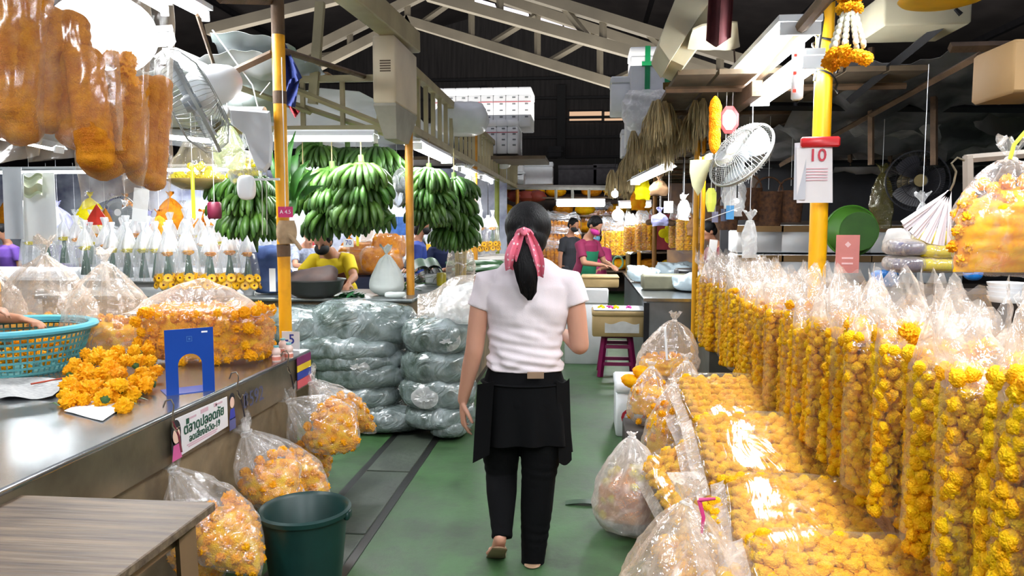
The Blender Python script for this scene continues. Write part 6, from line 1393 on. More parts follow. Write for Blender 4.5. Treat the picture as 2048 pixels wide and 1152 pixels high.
# ---------------------------------------------------------------- left: stacks above the rail
def fstack(x0, x1, y0, y1, Y, n, label, group, rows=1):
    a, b = at(x0, y1, Y), at(x1, y0, Y); w = (b.x - a.x) / n; h = (b.z - a.z) / rows
    for r_ in range(rows):
        for k in range(n):
            t = foam_box((a.x + w * (k + .5), Y + .4, a.z + h * r_), (w * .97, .8, h * .985), label, tape=None); t['group'] = group
            g = G(); g.box((0, -.412, h * .62), (w * .97, .004, .012)); g.obj('red_strap', mat('strap_red', (170, 60, 70), .6), t, smooth=False)
            g = G(); 
            for q in range(4): g.box((w * .15, -.408, h * (.25 + .16 * q)), (.05, .003, .022))
            g.obj('dark_print', mat('grey_print', (110, 114, 118), .7), t, smooth=False)
fstack(862, 1062, 172, 256, 11.8, 8, 'white foam box standing on edge in the upper strapped stack above the left rail', 'upper strapped stack of foam boxes')
fstack(950, 1036, 238, 308, 11.6, 4, 'white foam box in the lower strapped stack under the big one, left rail', 'lower strapped stack of foam boxes')
g = G(); g.box((-1.9, 12.0, at(1000, 312, 11.6).z - .04), (2.6, 1.2, .05)); recenter(tag(g.obj('loft_board', mat('grey_deck_wood', (0, 0, 0))), 'loft board under the strapped foam boxes on the left', 'board'))
g = pillow_geo(.58, .5, .36, 12, 40, 20, .02); tag(g.obj('white_sack', mat('white_sack_plastic', (214, 218, 220), .35, var=.06, coat=.3), loc=at(922, 272, 8.2)), 'big round white plastic sack on the left rail before the foam stack', 'sack')
g = pillow_geo(.3, .3, .3, 13, 30, 16, .03); tag(g.obj('white_bundle', mat('white_sack_plastic', (0, 0, 0)), loc=at(1003, 338, 12.5)), 'small white bundle at the end of the left rail under the foam stack', 'bundle')
o = foam_box(at(640, 158, 6.4), (.22, .2, .05), 'flat brown block lying on the pipe above the cross ladder', m=CARD, lid=False, name='wooden_block', cat='block')
# white fabric hanging from rail, far plastic cone
g = bag_geo(.30, .2, .85, 3, n=30, m=18); tag(g.obj('plastic_sheet', FILM_M, loc=at(938, 345, 8.6)), 'long pale plastic hanging beyond the right-most bananas', 'plastic film')

# ---------------------------------------------------------------- left stall: cone offerings
cone_g = mat('folded_leaf_green', (40, 84, 60), .5, var=.2)
def offering(name, label, c, s, top, mtop, bowl=True, group=None, base=P_YEL, body=True):
    t = thing(name, label, 'flower offering', c, group=group, scale=s)
    if bowl: g = G(); g.lathe([(.001, 0), (.05, 0), (.05, .03), (.09, .07), (.10, .08), (.094, .08), (.05, .045), (.001, .04)], 24); g.obj('bowl', WHITE_PL, t)
    if bowl:
        for j in range(2):
            for k in range(9):
                a = 2 * PI * k / 9 + j * .35; link_mesh('daisy', DAISY, t, (.115 * math.cos(a), .115 * math.sin(a), .105 + .07 * j), (PI / 2 * .85, 0, a + PI / 2), .047)
    g = G(); g.lathe([(.035, .14), (.030, .24), (.016, .40)], 10, cap=True)
    for k in range(8): a = 2 * PI * k / 8; g.tube([V((.04 * math.cos(a), .04 * math.sin(a), .14)), V((.022 * math.cos(a), .022 * math.sin(a), .28)), V((.008 * math.cos(a), .008 * math.sin(a), .40))], [.014, .010, .003], 5)
    if body: g.obj('leaf_cone', cone_g, t)
    else: g.bm.free()
    link_mesh('blossom', mtop, t, (0, 0, .42), (0, 0, 0), (.066, .066, .04)); link_mesh('bud', FL[0], t, (0, 0, .455), (0, 0, 0), .018)
    link_mesh('cone_wrap', CW, t); return t
g = G(); g.ell((0, 0, .12), (.42, .42, .26), 12, 6)
for i in range(3):
    for k in range(12): a = 2 * PI * (k + .5 * i) / 12; r0 = .3; r1 = 1 - .12 * i; z = .02 + .12 * i; s = V((-math.sin(a), math.cos(a), 0)); d = V((math.cos(a), math.sin(a), 0)); g.faces([d * r0 - s * .1 + V((0, 0, z)), d * r0 + s * .1 + V((0, 0, z)), d * r1 + s * .17 + V((0, 0, z + .1)), d * r1 - s * .17 + V((0, 0, z + .1))], [(0, 1, 2, 3)])
g.mi = 1; g.ell((0, 0, .30), (.26, .26, .12), 12, 6); DAISY = g.mesh('daisy', [mat('daisy_yellow', (244, 186, 20), .5, var=.12), mat('daisy_eye', (96, 40, 16), .7)], True, 80)
g = G(); g.lathe([(.12, .10), (.115, .2), (.10, .34), (.085, .44), (.045, .56), (.012, .62), (.02, .65), (.035, .70), (.03, .71)], 30); g.warp(lambda c: c + V((c.x, c.y, 0)) * (.12 * math.cos(5 * math.atan2(c.y, c.x)))); [setattr(f, 'material_index', 1) for f in g.bm.faces if f.calc_center_median().z < .45]; CW = g.mesh('cone_wrap', [film('offer_film', (250, 252, 255), base=.34, milk=.4, edge=.8, rough=.3, bscale=14, stretch=(1, 1, .3)), film('offer_film_low', (250, 252, 255), base=.06, milk=.15, edge=.4, rough=.2, bscale=14, stretch=(1, 1, .3))])
LEMB, YELB = FLL[0], FL[1]
r_ = random.Random(8)
fronts = [(375, 0), (440, 0), (487, 1), (342, 1), (410, 1)]
allo = []
for i, x in enumerate((338, 380, 424, 462, 498)):   # front row with daisies
    p = at(x, 600, 5.85); allo.append((x, 5.85))
    offering('flower_offering', '%s daisy-ringed offering in the front row on the back counter left of the yellow pole' % ('leftmost', 'second', 'middle', 'fourth', 'rightmost')[i], (p.x, 5.85, .93), .80 + .03 * (i % 2), None, YELB)
for i, x in enumerate((222, 252, 284, 310, 334)):
    p = at(x, 600, 6.05); offering('flower_offering', '%s lemon-topped green cone offering in the left half of the back counter' % ('leftmost', 'second', 'middle', 'fourth', 'rightmost')[i], (p.x, 6.1, .93), .84, None, LEMB, bowl=False)
# second counter row behind: white cones
t = thing('display_counter', 'white-topped display counter behind the back counter at left', 'counter', (-5.7, 8.3, 0)); g = G(); g.box((0, 0, .46), (5.1, 1.8, .92)); g.obj('base', mat('pale_base', (170, 166, 160), .6), t); g = G(); g.box((0, 0, .935), (5.2, 1.9, .03)); g.obj('worktop', WHITE_PL, t)
for i in range(30):
    px = 60 + (i % 15) * 31 + r_.random() * 10; Y = 7.7 + .55 * (i // 15) + r_.random() * .15; p = at(px, 560, Y)
    offering('flower_offering', 'white wrapped cone offering crowded on the display counter behind the front offerings', (p.x, Y, .95), .80 + r_.random() * .25, None, (LEMB, YELB)[i % 2], bowl=False, group='cone offerings on the display counter', body=i % 3 != 0)
for i in range(9):
    px = 190 + 40 * i + r_.random() * 8; Y = 6.5; p = at(px, 560, Y)
    offering('flower_offering', 'wrapped cone offering in the tight row right behind the front offerings', (p.x, Y - .12, .93), .86 + r_.random() * .08, None, (LEMB, YELB)[i % 2], bowl=False, group='cone offerings just behind the front row', body=i % 2 == 0)
for i, (x, Y) in enumerate(((935, 10.5), (962, 11), (985, 11.4), (845, 9.5), (905, 9.9), (948, 10.9))):
    p = at(x, 520, Y); offering('flower_offering', ('wrapped cone offering leftmost of the three under the round bulb', 'wrapped cone offering in the middle under the round bulb', 'wrapped cone offering right under the round bulb', 'wrapped cone offering between the people under the right bananas', 'wrapped cone offering beside the stalks bag right of the bananas', 'wrapped cone offering hidden partly behind the three under the bulb')[i], (p.x, Y, 1.05), .95, None, YELB)
g = G(); g.box((-1.7, 11.0, .52), (1.5, 2.0, 1.04)); recenter(tag(g.obj('flower_stand', mat('pale_base', (0, 0, 0))), 'pale stand under the offerings left of the mossy pole', 'stand'))
# big leaves piled on the counter by the mossy pole and rolled leaves by the ochre pole
for i, (px, py, Y, rx, lb_) in enumerate(((950, 533, 8.6, .34, 'flat pile of banana leaves on the counter left of the woman, upper'), (968, 545, 8.2, .34, 'flat pile of banana leaves on the counter left of the woman, lower'))):
    g = pillow_geo(rx * 2.0, .5, .07, i + 9, 40, 14, .02, 3); tag(g.obj('leaf_pile', mat('banana_leaf_dark', (36, 92, 40), .4, var=.3, scale=6, stretch=(1, 6, 1), coat=.2), loc=at(px, py, Y)), lb_, 'leaves')
g = G(); g.box((-1.15, 8.15, .965), (.5, .7, .065)); recenter(tag(g.obj('leaf_board', dw), 'dark board under the flat banana leaves beside the woman', 'board'))
for i, (px, py, s) in enumerate(((838, 545, 1.2), (860, 540, 1.0), (848, 566, .9), (872, 560, .9), (830, 575, .8), (864, 580, .8))):
    g = G(); R_ = .09 * s; g.slab(lambda u, v: V((R_ * (1 - .5 * v * 0 - .35 * u) * math.cos(u * 8.5), -.2 + .4 * v, R_ * (1 - .35 * u) * math.sin(u * 8.5))), 26, 4, (0, 0, .002)); tag(g.obj('rolled_leaf', LEAF_D, loc=at(px, py, 7.2) + V((0, .1, 0)), rot=(.15, 0, .3)), ('rolled banana leaf highest left behind the ochre pole', 'rolled banana leaf highest right behind the ochre pole', 'rolled banana leaf in the middle of the rolls', 'rolled banana leaf at the right of the middle roll', 'rolled banana leaf lowest left against the ochre pole', 'rolled banana leaf lowest right of the rolls')[i], 'leaf')
for i, (px, py) in enumerate(((890, 575), (908, 575))):
    pass
leafy('fern_bunch', 'spiky green fern bunch behind the ochre pole at counter height', at(800, 585, 6.5) * 1, .1, 40, 5, LEAF, .26, .008, 1.0)
t = thing('stalks_bag', 'clear bag of yellowish stalks standing on the counter under the right bananas', 'bag', (at(922, 580, 7.5).x, 7.5, .93)); g = G(); rn = random.Random(3)
for k in range(26): a = rn.random() * 6; q = .05 * rn.random(); g.tube([V((q * math.cos(a), q * math.sin(a), 0)), V((q * 1.2 * math.cos(a), q * math.sin(a), .3)), V((q * 2.6 * math.cos(a), q * 2 * math.sin(a), .62 + .1 * rn.random()))], [.012, .01, .006], 5)
g.obj('stalks', mat('straw_stalk', (186, 158, 84), .6, var=.15), t); g = bag_geo(.3, .24, .42, 8, .05, .12, 'flat', .7, 36, 20); g.warp(lambda c: c + V((0, 0, .42))); g.obj('film', FILM_B, t)
g = G(); g.lathe([(.001, 0), (.045, 0), (.048, .10), (.04, .12), (.001, .12)], 18); tag(g.obj('yellow_jar', mat('yellow_jar', (176, 160, 30), .3), loc=(at(883, 580, 7.0).x, 7.0, .93)), 'yellow jar on the counter in front of the people under the bananas', 'jar')
g = G(); g.box((0, 0, .05), (.12, .1, .10), bev=.01); tag(g.obj('white_pack', WHITE_PL, loc=(at(866, 580, 7.1).x - .02, 7.15, .93)), 'small white pack left of the yellow jar', 'pack')
# clear sheet draped over the counter end
g = G(); g.slab(lambda u, v: at(835 + 125 * u, 640 - 30 * u - (52 + 18 * u) * v + 6 * math.sin(8 * u), 5.58 + .25 * v), 14, 10, (0, -.002, 0)); recenter(tag(g.obj('clear_sheet', FILM_B), 'clear plastic sheet draped over the counter end above the sacks', 'plastic film'))

# pile of yellow flower bags behind the man in yellow, price 70
for i, (px, py, w, h, Y) in enumerate(((725, 548, .55, .22, 8.2), (765, 545, .4, .26, 8.0), (745, 520, .5, .2, 8.3), (778, 515, .32, .26, 8.1), (712, 525, .34, .18, 8.35))):
    g = heap_core(G(), (0, 0, h / 2), (w, .34, h), i, 40, 18, .03, .09); t = thing('flower_bag', ('lowest left orange flower bag behind the man in yellow', 'lowest right orange flower bag behind the man in yellow', 'middle orange flower bag behind the man in yellow', 'highest right orange flower bag under the 70 card', 'highest left orange flower bag beside the man in yellow')[i], 'bag of flowers', at(px, py, Y)); g.obj('flowers', P_ORG, t); g = pillow_geo(w + .06, .42, h + .06, i, 40, 18, .02); g.warp(lambda c: c + V((0, 0, -.03))); g.obj('film', FILM_T, t)
t = thing('flower_table', 'dark blue-black table under the orange flower bags behind the man in yellow', 'table', (-2.36, 8.2, 0)); g = G(); g.box((0, 0, .86), (1.05, .7, .16)); g.obj('tabletop', mat('navy_crate', (28, 36, 66), .5), t)
for x in (-.45, .45): g = G(); g.box((x, 0, .40), (.06, .5, .78)); g.obj('leg', DARK, t)
card(697, 486, 7.8, .11, .085, WHITE_PL, 'white card with a blue 70 above the orange flower bags', txt='70', tm=INKB, ts=.85)
card(715, 468, 7.9, .03, .26, mat('bright_yellow_strip', (236, 220, 20), .5), 'thin bright yellow strip hanging right of the 70 card')
card(735, 480, 8.4, .15, .26, WHITE_PAPER, 'white sheet hanging behind the orange flower bags'); card(795, 452, 8.0, .2, .20, mat('blue_poster', (60, 110, 190), .5, var=.3, scale=14), 'blue printed poster left of the ochre pole')
fan('small pale fan between the banana bunches and the ochre pole', at(800, 375, 6.5), V((-.8, -.55, .1)), .17, dep=.1, motor=False)
# blue bag by the yellow pole and white bundle
g = pillow_geo(.30, .3, .40, 31, 34, 18, .03); tag(g.obj('blue_cloth_bag', mat('denim_blue', (84, 110, 160), .7, scale=4, col2=(40, 60, 110)), loc=(at(532, 590, 5.9).x, 6.0, .93)), 'blue cloth bag on the back counter just left of the yellow pole', 'bag')
card(545, 560, 5.6, .05, .18, WHITE_PAPER, 'white paper slip hanging beside the blue cloth bag')
# papers on the far left pole, long envelope bags
for i, (x0, x1, y0, y1, Y, m, lb_) in enumerate(((12, 42, 335, 478, 3.85, mat('grey_white_paper', (206, 210, 212), .6, var=.05), 'long greyish paper hanging left of the far left pole'), (52, 108, 345, 482, 3.88, mat('white_paper_sheet', (226, 228, 226), .7, var=.04), 'large white paper sheet hanging right of the far left pole'))):
    g = G(); a, b = at(x0, y1, Y), at(x1, y0, Y); g.slab(lambda u, v: V((a.x + (b.x - a.x) * (u + .12 * (1 - v) * (u - .5)), Y + .015 * math.sin(5 * u) * (1 - v), a.z + (b.z - a.z) * v)), 10, 12, (0, -.002, 0)); recenter(tag(g.obj('hanging_paper', m), lb_, 'paper'))
g = G(); g.slab(lambda u, v: at(48 + 36 * u, 350 + 42 * v + 5 * math.sin(6 * u), 3.82 + .02 * math.sin(9 * v)), 8, 8, (0, -.002, 0)); recenter(tag(g.obj('folded_cloth', mat('pale_lime_cloth', (206, 214, 180), .8)), 'pale greenish cloth knotted on the far left pole', 'cloth'))
card(281, 410, 5.6, .125, .26, mat('bright_white_card', (240, 240, 240), .7, var=.01), 'blank white card hanging below the narrow garland bag at left', tilt=.12)
# hanging yellow basket of blossoms, lime strip, background goods left
t = thing('blossom_tray', 'hanging net tray heaped with bright yellow blossoms left of the bananas', 'tray of flowers', at(395, 375, 5.6)); g = G(); g.lathe([(.001, -.02), (.12, -.01), (.22, .05), (.225, .06), (.215, .06), (.12, .005)], 30); g.obj('tray', mat('tan_net', (190, 160, 100), .7), t)
rn = random.Random(4)
for k in range(40): a = rn.random() * 6.3; q = .19 * math.sqrt(rn.random()); link_mesh('lemon_marigold', FLL[k % 2], t, (q * math.cos(a), q * math.sin(a), .06 + .14 * (1 - q / .2) * rn.random() + .01), (rn.random() * 2, rn.random() * 2, 0), .034)
g = bag_geo(.42, .4, .42, 3, .02, .05, 'flat', .8, 40, 20); g.warp(lambda c: c + V((0, 0, .40))); g.obj('film', FILM_T, t)
card(386, 385, 5.3, .028, .38, mat('lime_strip', (214, 232, 60), .5, trans=.2), 'long lime-yellow strip hanging before the yellow blossom tray')
t = thing('pale_green_bag', 'big pale green plastic bag hanging below the wall fan', 'plastic bag', at(455, 250, 5.0)); bag_geo(.22, .16, .30, 6, n=34, m=20).obj('film', film('pale_green_film', (206, 214, 160), base=.25, milk=.15, edge=.4), t)
t = thing('yellow_flower_bag', 'bag of lemon yellow flowers hanging beside the bananas left of the pole', 'bag of flowers', at(487, 300, 5.4)); bag_geo(.26, .16, .26, 7, n=30, m=18).obj('film', FILM_C, t)
for k, q in enumerate(inside_pts(.26, .16, .26, .03, 26, 4, .3, face=V((0, -1, 0)))): link_mesh('lemon_marigold', FLL[k % 2], t, q, (k, k, 0), .033)
# far left goods: rows of bags, red/yellow thing, people heads are built with the people
rn = random.Random(15)
goods = [(60, 'white'), (115, 'lilac'), (150, 'white'), (180, 'lemon'), (250, 'white'), (318, 'orange'), (340, 'orange'), (365, 'white'), (405, 'orange'), (425, 'white'), (95, 'white'), (210, 'white'), (520, 'orange'), (590, 'white'), (300, 'lilac'), (20, 'orange')]
for i, (px, kind) in enumerate(goods):
    Y = 9.6 + (i % 4) * .5; p = at(px, 395 + 18 * (i % 3), Y); w = .32 + .15 * rn.random(); h = .45 + .25 * rn.random()
    m = {'white': FILM_C, 'lilac': mat('lilac_film', (0, 0, 0)), 'lemon': P_LEM, 'orange': P_ORG}[kind]
    t = thing('hanging_bag', '%s coloured bag hanging over the left background stalls, the one in column %s from the left edge' % (kind, ['a', 'b'][0]) if 0 else '%s bag hanging at the far left back, %s' % (kind, ['above the display counter at its left', 'over the papers by the far left pole', 'between the papers and the red cone', 'near the red cone', 'above the lemon-topped cones', 'behind the narrow garland bag', 'just right of the blank card', 'below the yellow blossom tray', 'under the lime strip', 'beside the maroon tin', 'over the pale papers', 'left of the blank white card', 'just left of the yellow pole', 'just right of the yellow pole', 'right behind the blank white card', 'at the very left edge'][i]), 'bag', p)
    bag_geo(w, w * .6, h, i, n=28, m=16, wr=.02).obj('bag_body', m, t)
g = G(); g.lathe([(.14, 0), (.09, .1), (.0, .24)], 6); tag(g.obj('red_cone', mat('red_orange_card', (214, 50, 30), .5), loc=at(195, 450, 8.0), smooth=False), 'red and orange paper cone among the white cones at the left back', 'paper cone')
g = G(); g.lathe([(.10, 0), (.06, .1), (.0, .2)], 5); tag(g.obj('orange_cone', mat('orange_card', (240, 150, 30), .5), loc=at(212, 450, 8.2), smooth=False), 'orange paper cone just right of the red cone', 'paper cone')
fan('grey round fan far back behind the blank white card', at(240, 425, 8.6), V((.1, -1, 0)), .2, dep=.1, motor=False, nsp=40)
for i, (a, b, lb_) in enumerate((((-8.6, 9.4, 2.2), (-6.4, 9.4, 2.2), 'lit tube over the far left back stalls, leftmost'), ((-5.9, 9.8, 2.25), (-4.4, 9.8, 2.25), 'lit tube over the left back stalls, second'), ((-3.9, 9.2, 2.2), (-2.5, 9.2, 2.2), 'lit tube over the left back stalls behind the bananas'), ((-7.5, 12.6, 2.3), (-5.5, 12.6, 2.3), 'lit tube in the farthest left stalls'), ((-4.6, 12.6, 2.3), (-2.6, 12.6, 2.3), 'lit tube in the far stalls behind the ochre pole'))): tube_light(a, b, lb_, 3, power=60)
# far stall back walls, bright cloth
bk = mat('pale_stall_cloth', (200, 206, 220), .8, scale=2.2, col2=(120, 124, 150), contrast=(.35, .6))
g = G(); g.slab(lambda u, v: V((-13 + 11.6 * u, 13.4 + .12 * math.sin(40 * u), .2 + 2.3 * v)), 80, 4, (0, -.02, 0)); recenter(tag(g.obj('stall_curtain', bk), 'pale cloth wall closing the stalls at the left back', 'curtain'))
g = G(); g.box((4.6, 13.0, 1.1), (6.4, .06, 2.2)); recenter(tag(g.obj('stall_partition', mat('warm_partition', (150, 116, 84), .8, scale=4, col2=(90, 78, 80))), 'brown partition behind the right background stalls', 'partition'))
rn = random.Random(31)
for i in range(26):
    m = [P_ORG, FILM_C, P_YEL, mat('lilac_film', (0, 0, 0)), FILM_C][i % 5]; x = -9.5 + 7.6 * rn.random(); y = 12.2 + rn.random() * .8; h = .3 + .3 * rn.random()
    bo = bag_geo(.36, .26, h, i, n=24, m=12, wr=.02); tag(bo.obj('goods_bag', m, loc=(x, y, 1.1 + .9 * rn.random())), 'bag of goods crowded in the farthest left stalls', 'bag', 'bags in the farthest left stalls')
# ================================================================ PEOPLE
def hand_geo(g, w, d, palm, s=1., curl=.35, spread=.06, thumb=1):
    """palm and five separate fingers; w wrist, d pointing direction, palm = palm normal, thumb side sign"""
    d = V(d).normalized(); nrm = V(palm); nrm = (nrm - d * nrm.dot(d)).normalized(); x = d.cross(nrm).normalized() * thumb
    g.tube([w - d * .01 * s, w + d * .03 * s, w + d * .06 * s, w + d * .085 * s], [(.020 * s, .015 * s), (.030 * s, .015 * s), (.037 * s, .014 * s), (.036 * s, .011 * s)], 14, ref=x, round_=True)
    for k, (o, L, r) in enumerate(((.027, .070, .0078), (.009, .080, .0082), (-.009, .074, .0078), (-.026, .058, .0068))):
        p = w + d * (.085 - .004 * abs(k - 1)) * s + x * o * s; a = curl * (.7 + .12 * k); dd = (d + x * spread * (1.5 - k)).normalized(); pts = [p - dd * .012 * s]; q = p.copy()
        for j, f in enumerate((.45, .32, .23)):
            dirn = (dd * math.cos(a * (j + .6)) + nrm * math.sin(a * (j + .6))); q = q + dirn * L * f * s; pts.append(q.copy())
        g.tube(pts, [r * s, r * s * .98, r * s * .9, r * s * .75], 10, round_=True)
    p = w + d * .025 * s + x * .024 * s; t1 = (x * .75 + d * .75 + nrm * .35).normalized(); t2 = (x * .35 + d * .9 + nrm * .4).normalized()
    g.tube([p - t1 * .01, p + t1 * .034 * s, p + t1 * .034 * s + t2 * .026 * s, p + t1 * .034 * s + t2 * .045 * s], [.012 * s, .0105 * s, .009 * s, .0075 * s], 10, round_=True)
def head_geo(g, c, face, up, s=1., neck=None):
    f = V(face).normalized(); u = V(up); u = (u - f * u.dot(f)).normalized(); r = f.cross(u).normalized(); M = Matrix((r, f, u)).transposed().to_4x4(); M.translation = c
    P = lambda x, y, z: M @ V((x * s, y * s, z * s))
    A = G(); A.ell((0, 0, .02), (.074, .093, .098), 28, 18); A.ell((0, .022, -.045), (.057, .066, .068), 22, 14); A.ell((0, .052, -.082), (.030, .03, .026), 14, 8)
    A.tube([(0, .085, .015), (0, .103, -.012), (0, .108, -.027)], [.008, .012, .013], 10, round_=True); A.ell((0, .087, -.052), (.024, .012, .008), 12, 6); A.ell((0, .086, -.063), (.020, .011, .007), 12, 6)
    A.ell((0, .078, .022), (.058, .012, .009), 14, 6)
    for sx_ in (-1, 1): A.ell((sx_ * .076, -.004, -.006), (.009, .019, .032), 12, 8, rot=(0, 0, -.3 * sx_)); A.ell((sx_ * .033, .080, .004), (.015, .010, .010), 10, 8)
    A.warp(lambda v: M @ (v * s)); me = A.mesh('h', SKIN); g.add(me, Matrix.Identity(4)); bpy.data.meshes.remove(me); return P
def person(label, foot, height, yaw, lean=0., hands=None, skin=SKIN_D, shirt=None, pants=None, sleeve=.45, mask=None, hairlen=.0, drop=0., head_tilt=.3, vox=.009, apron=None, cap=None, seat=False, lefthand=None, hands_palm=(0, .3, -1)):
    """someone standing at foot, facing local +y turned by yaw; lean bends forward at the hips; hands = local targets"""
    S = height / 1.65; t = thing('person', label, 'person', foot, yaw); g = G(); cl, sl = math.cos(lean), math.sin(lean)
    hip = V((0, -.12 * lean, .86 * S - drop)); up = V((0, sl, cl)); fw = V((0, cl, -sl)); X = V((1, 0, 0))
    Q = lambda x, f, u: hip + X * x * S + fw * f * S + up * u * S
    tors = [Q(0, 0, -.06), Q(0, .0, .05), Q(0, .012, .17), Q(0, .01, .30), Q(0, -.005, .42), Q(0, -.02, .50)]
    g.tube(tors, [(.150 * S, .105 * S), (.152 * S, .108 * S), (.125 * S, .092 * S), (.150 * S, .105 * S), (.150 * S, .09 * S), (.07 * S, .06 * S)], 24, ref=X, round_=True)
    hd = Q(0, .03, .70) + V((0, .03, -.02)) * head_tilt; nk0, nk1 = Q(0, -.02, .47), hd + V((0, -.02, -.05)) * S
    g.tube([nk0, nk1], [.056 * S, .050 * S], 16, round_=True)
    hf = (V((0, 1, 0)) * math.cos(head_tilt) - V((0, 0, 1)) * math.sin(head_tilt)); P = head_geo(g, hd, hf, V((0, .0, 1)), S)
    arms = []
    for sx_ in (-1, 1):
        sh = Q(.165 * sx_, -.01, .425); tgt = V(hands[0 if sx_ < 0 else 1]) if hands else Q(.24 * sx_, .05, -.10)
        d = tgt - sh; L1, L2 = .27 * S, .24 * S; D = min(d.length, (L1 + L2) * .995); dn = d.normalized(); a = (L1 * L1 - L2 * L2 + D * D) / (2 * D); hgt = math.sqrt(max(0, L1 * L1 - a * a)); bend = V((sx_ * .7, -.4, -.8)); bend = (bend - dn * bend.dot(dn)).normalized(); el = sh + dn * a + bend * hgt; wr = sh + dn * D
        arms.append((sh, el, wr)); g.tube([Q(.09 * sx_, -.01, .44), sh, sh.lerp(el, .5), el], [.05 * S, .052 * S, .045 * S, .037 * S], 14, round_=True); g.tube([el, el.lerp(wr, .4), wr], [.037 * S, .035 * S, .024 * S], 14, round_=True)
        hand_geo(g, wr, (wr - el).normalized() + V((0, 0, -.1)), V(hands_palm), S * .98, .5, thumb=-sx_)
    legs = []
    for sx_ in (-1, 1):
        h0 = hip + X * .085 * sx_ * S + V((0, 0, -.03)); an = V((.10 * sx_ * S, 0, .08 * S)); kn = h0.lerp(an, .5) + V((0, .04 + drop * .5, 0)); legs.append((h0, kn, an))
        g.tube([h0, h0.lerp(kn, .5), kn, kn.lerp(an, .35), an], [.088 * S, .075 * S, .055 * S, .055 * S, .036 * S], 16, round_=True); g.tube([an + V((0, -.03, -.04)), an + V((0, .06, -.05)), an + V((0, .15, -.062)) * S], [(.034 * S, .034 * S), (.038 * S, .026 * S), (.04 * S, .016 * S)], 14, ref=X, round_=True)
    remeshed(g, 'body', skin, vox, 4, t)
    if shirt:
        g = G(); e = .010; g.tube([Q(0, 0, -.12)] + tors[:-1] + [Q(0, -.02, .475)], [(.168 * S, .125 * S), (.165 * S, .122 * S), (.165 * S, .122 * S), (.142 * S, .11 * S), (.165 * S, .12 * S), (.165 * S, .105 * S), (.085 * S, .075 * S)], 24, ref=X)
        for (sh, el, wr), sx_ in zip(arms, (-1, 1)): 
            en = sh.lerp(el, min(1, sleeve * 1.6)) ; pts = [Q(.09 * sx_, -.01, .435), sh, en]; rr = [.066 * S, .066 * S, .058 * S]
            if sleeve > .7: pts.append(wr.lerp(el, .15)); rr.append(.04 * S)
            g.tube(pts, rr, 16)
        remeshed(g, 'shirt', shirt, vox * .9, 4, t)
    if pants:
        g = G(); g.tube([Q(0, 0, -.10), Q(0, 0, .05)], [(.165 * S, .122 * S), (.16 * S, .118 * S)], 22, ref=X, round_=True)
        for h0, kn, an in legs: g.tube([h0, h0.lerp(kn, .5), kn, an + V((0, 0, .04))], [.10 * S, .09 * S, .072 * S, .055 * S], 16)
        remeshed(g, 'trousers', pants, vox, 4, t)
    # hair: a cap over the skull, ending at the brow
    g = G(); g.ell((0, -.014, .032), (.083, .098, .098), 26, 16); g.ell((0, -.045, -.01 - hairlen * .3), (.078, .062, .075 + hairlen * .4), 20, 12); g.warp(lambda v: P(v.x, min(v.y, .066 if v.z < .075 else .09), v.z)); g.obj('hair', HAIR, t)
    g = G()
    for sx_ in (-1, 1): g.ell(P(.031 * sx_, .088, .004), (.009 * S, .004 * S, .005 * S), 8, 6)
    g.obj('eyes', BLACK, t)
    if mask: g = G(); g.ell((0, .043, -.050), (.068, .070, .056), 20, 12); g.warp(lambda v: P(v.x, v.y + .008, v.z)); g.obj('face_mask', mask, t)
    if apron:
        g = G(); g.slab(lambda u, v: Q((u - .5) * (.38 - .12 * v), .128 * math.cos((u - .5) * 1.7) + .012, -.42 + .78 * v), 14, 16, fw * .006); g.obj('apron', apron, t)
    return t, P, Q
yel_s = mat('yellow_shirt', (226, 196, 22), .8, var=.12, scale=4); mar_s = mat('maroon_shirt', (126, 20, 66), .8, var=.1); navy = mat('navy_cloth', (30, 40, 78), .8, var=.15); dk = mat('dark_trousers', (36, 36, 44), .8)
bm_k = mat('black_mask', (22, 22, 24), .7); 
p = at(652, 560, 6.75); t, P, Q = person('person in a yellow shirt and black face mask bending over the metal basin', (p.x, 7.10, 0), 1.66, PI, .72, [(-.30, .62, .98), (.24, .62, .98)], shirt=yel_s, pants=dk, mask=bm_k, head_tilt=.35, drop=.02, apron=mat('brown_apron', (120, 66, 44), .8))
p = at(1168, 500, 9.6); t, P, Q = person('person in a maroon shirt, magenta mask and green apron looking down at the aisle end', (p.x, 9.75, 0), 1.62, PI + .9, .22, [(-.12, .36, .98), (.10, .38, 1.0)], shirt=mar_s, pants=dk, mask=mat('magenta_mask', (186, 40, 130), .7), head_tilt=.7, apron=mat('green_apron', (20, 120, 84), .8))
p = at(1194, 500, 10.6); person('smaller person in pink with a light blue mask right of the one in maroon', (p.x, 10.6, 0), 1.46, PI - .2, .05, [(-.1, .3, .9), (.1, .3, .9)], shirt=mat('pink_shirt', (186, 50, 110), .8), pants=dk, mask=mat('light_blue_mask', (130, 196, 224), .7), head_tilt=.3, hairlen=.12)
p = at(1136, 490, 12.6); person('dark-haired person half hidden at the woman\'s right ear, far back', (p.x + .02, 12.6, 0), 1.60, PI + .8, .1, None, shirt=dk, pants=dk, head_tilt=.4, mask=bm_k)
p = at(1418, 480, 7.9); person('person in a dark red top behind the ochre poles on the right', (1.58, 8.9, 0), 1.55, PI / 2 + .35, .25, [(-.1, .35, .95), (.12, .35, .95)], shirt=mat('dark_red_shirt', (100, 18, 36), .8), pants=dk, head_tilt=.5)
p = at(880, 500, 8.6); person('person in dark clothes and black mask reaching down under the right bananas', (p.x + .03, 9.05, 0), 1.58, PI - .3, .45, [(-.15, .45, .98), (.2, .45, 1.0)], shirt=navy, pants=dk, mask=bm_k, head_tilt=.3)
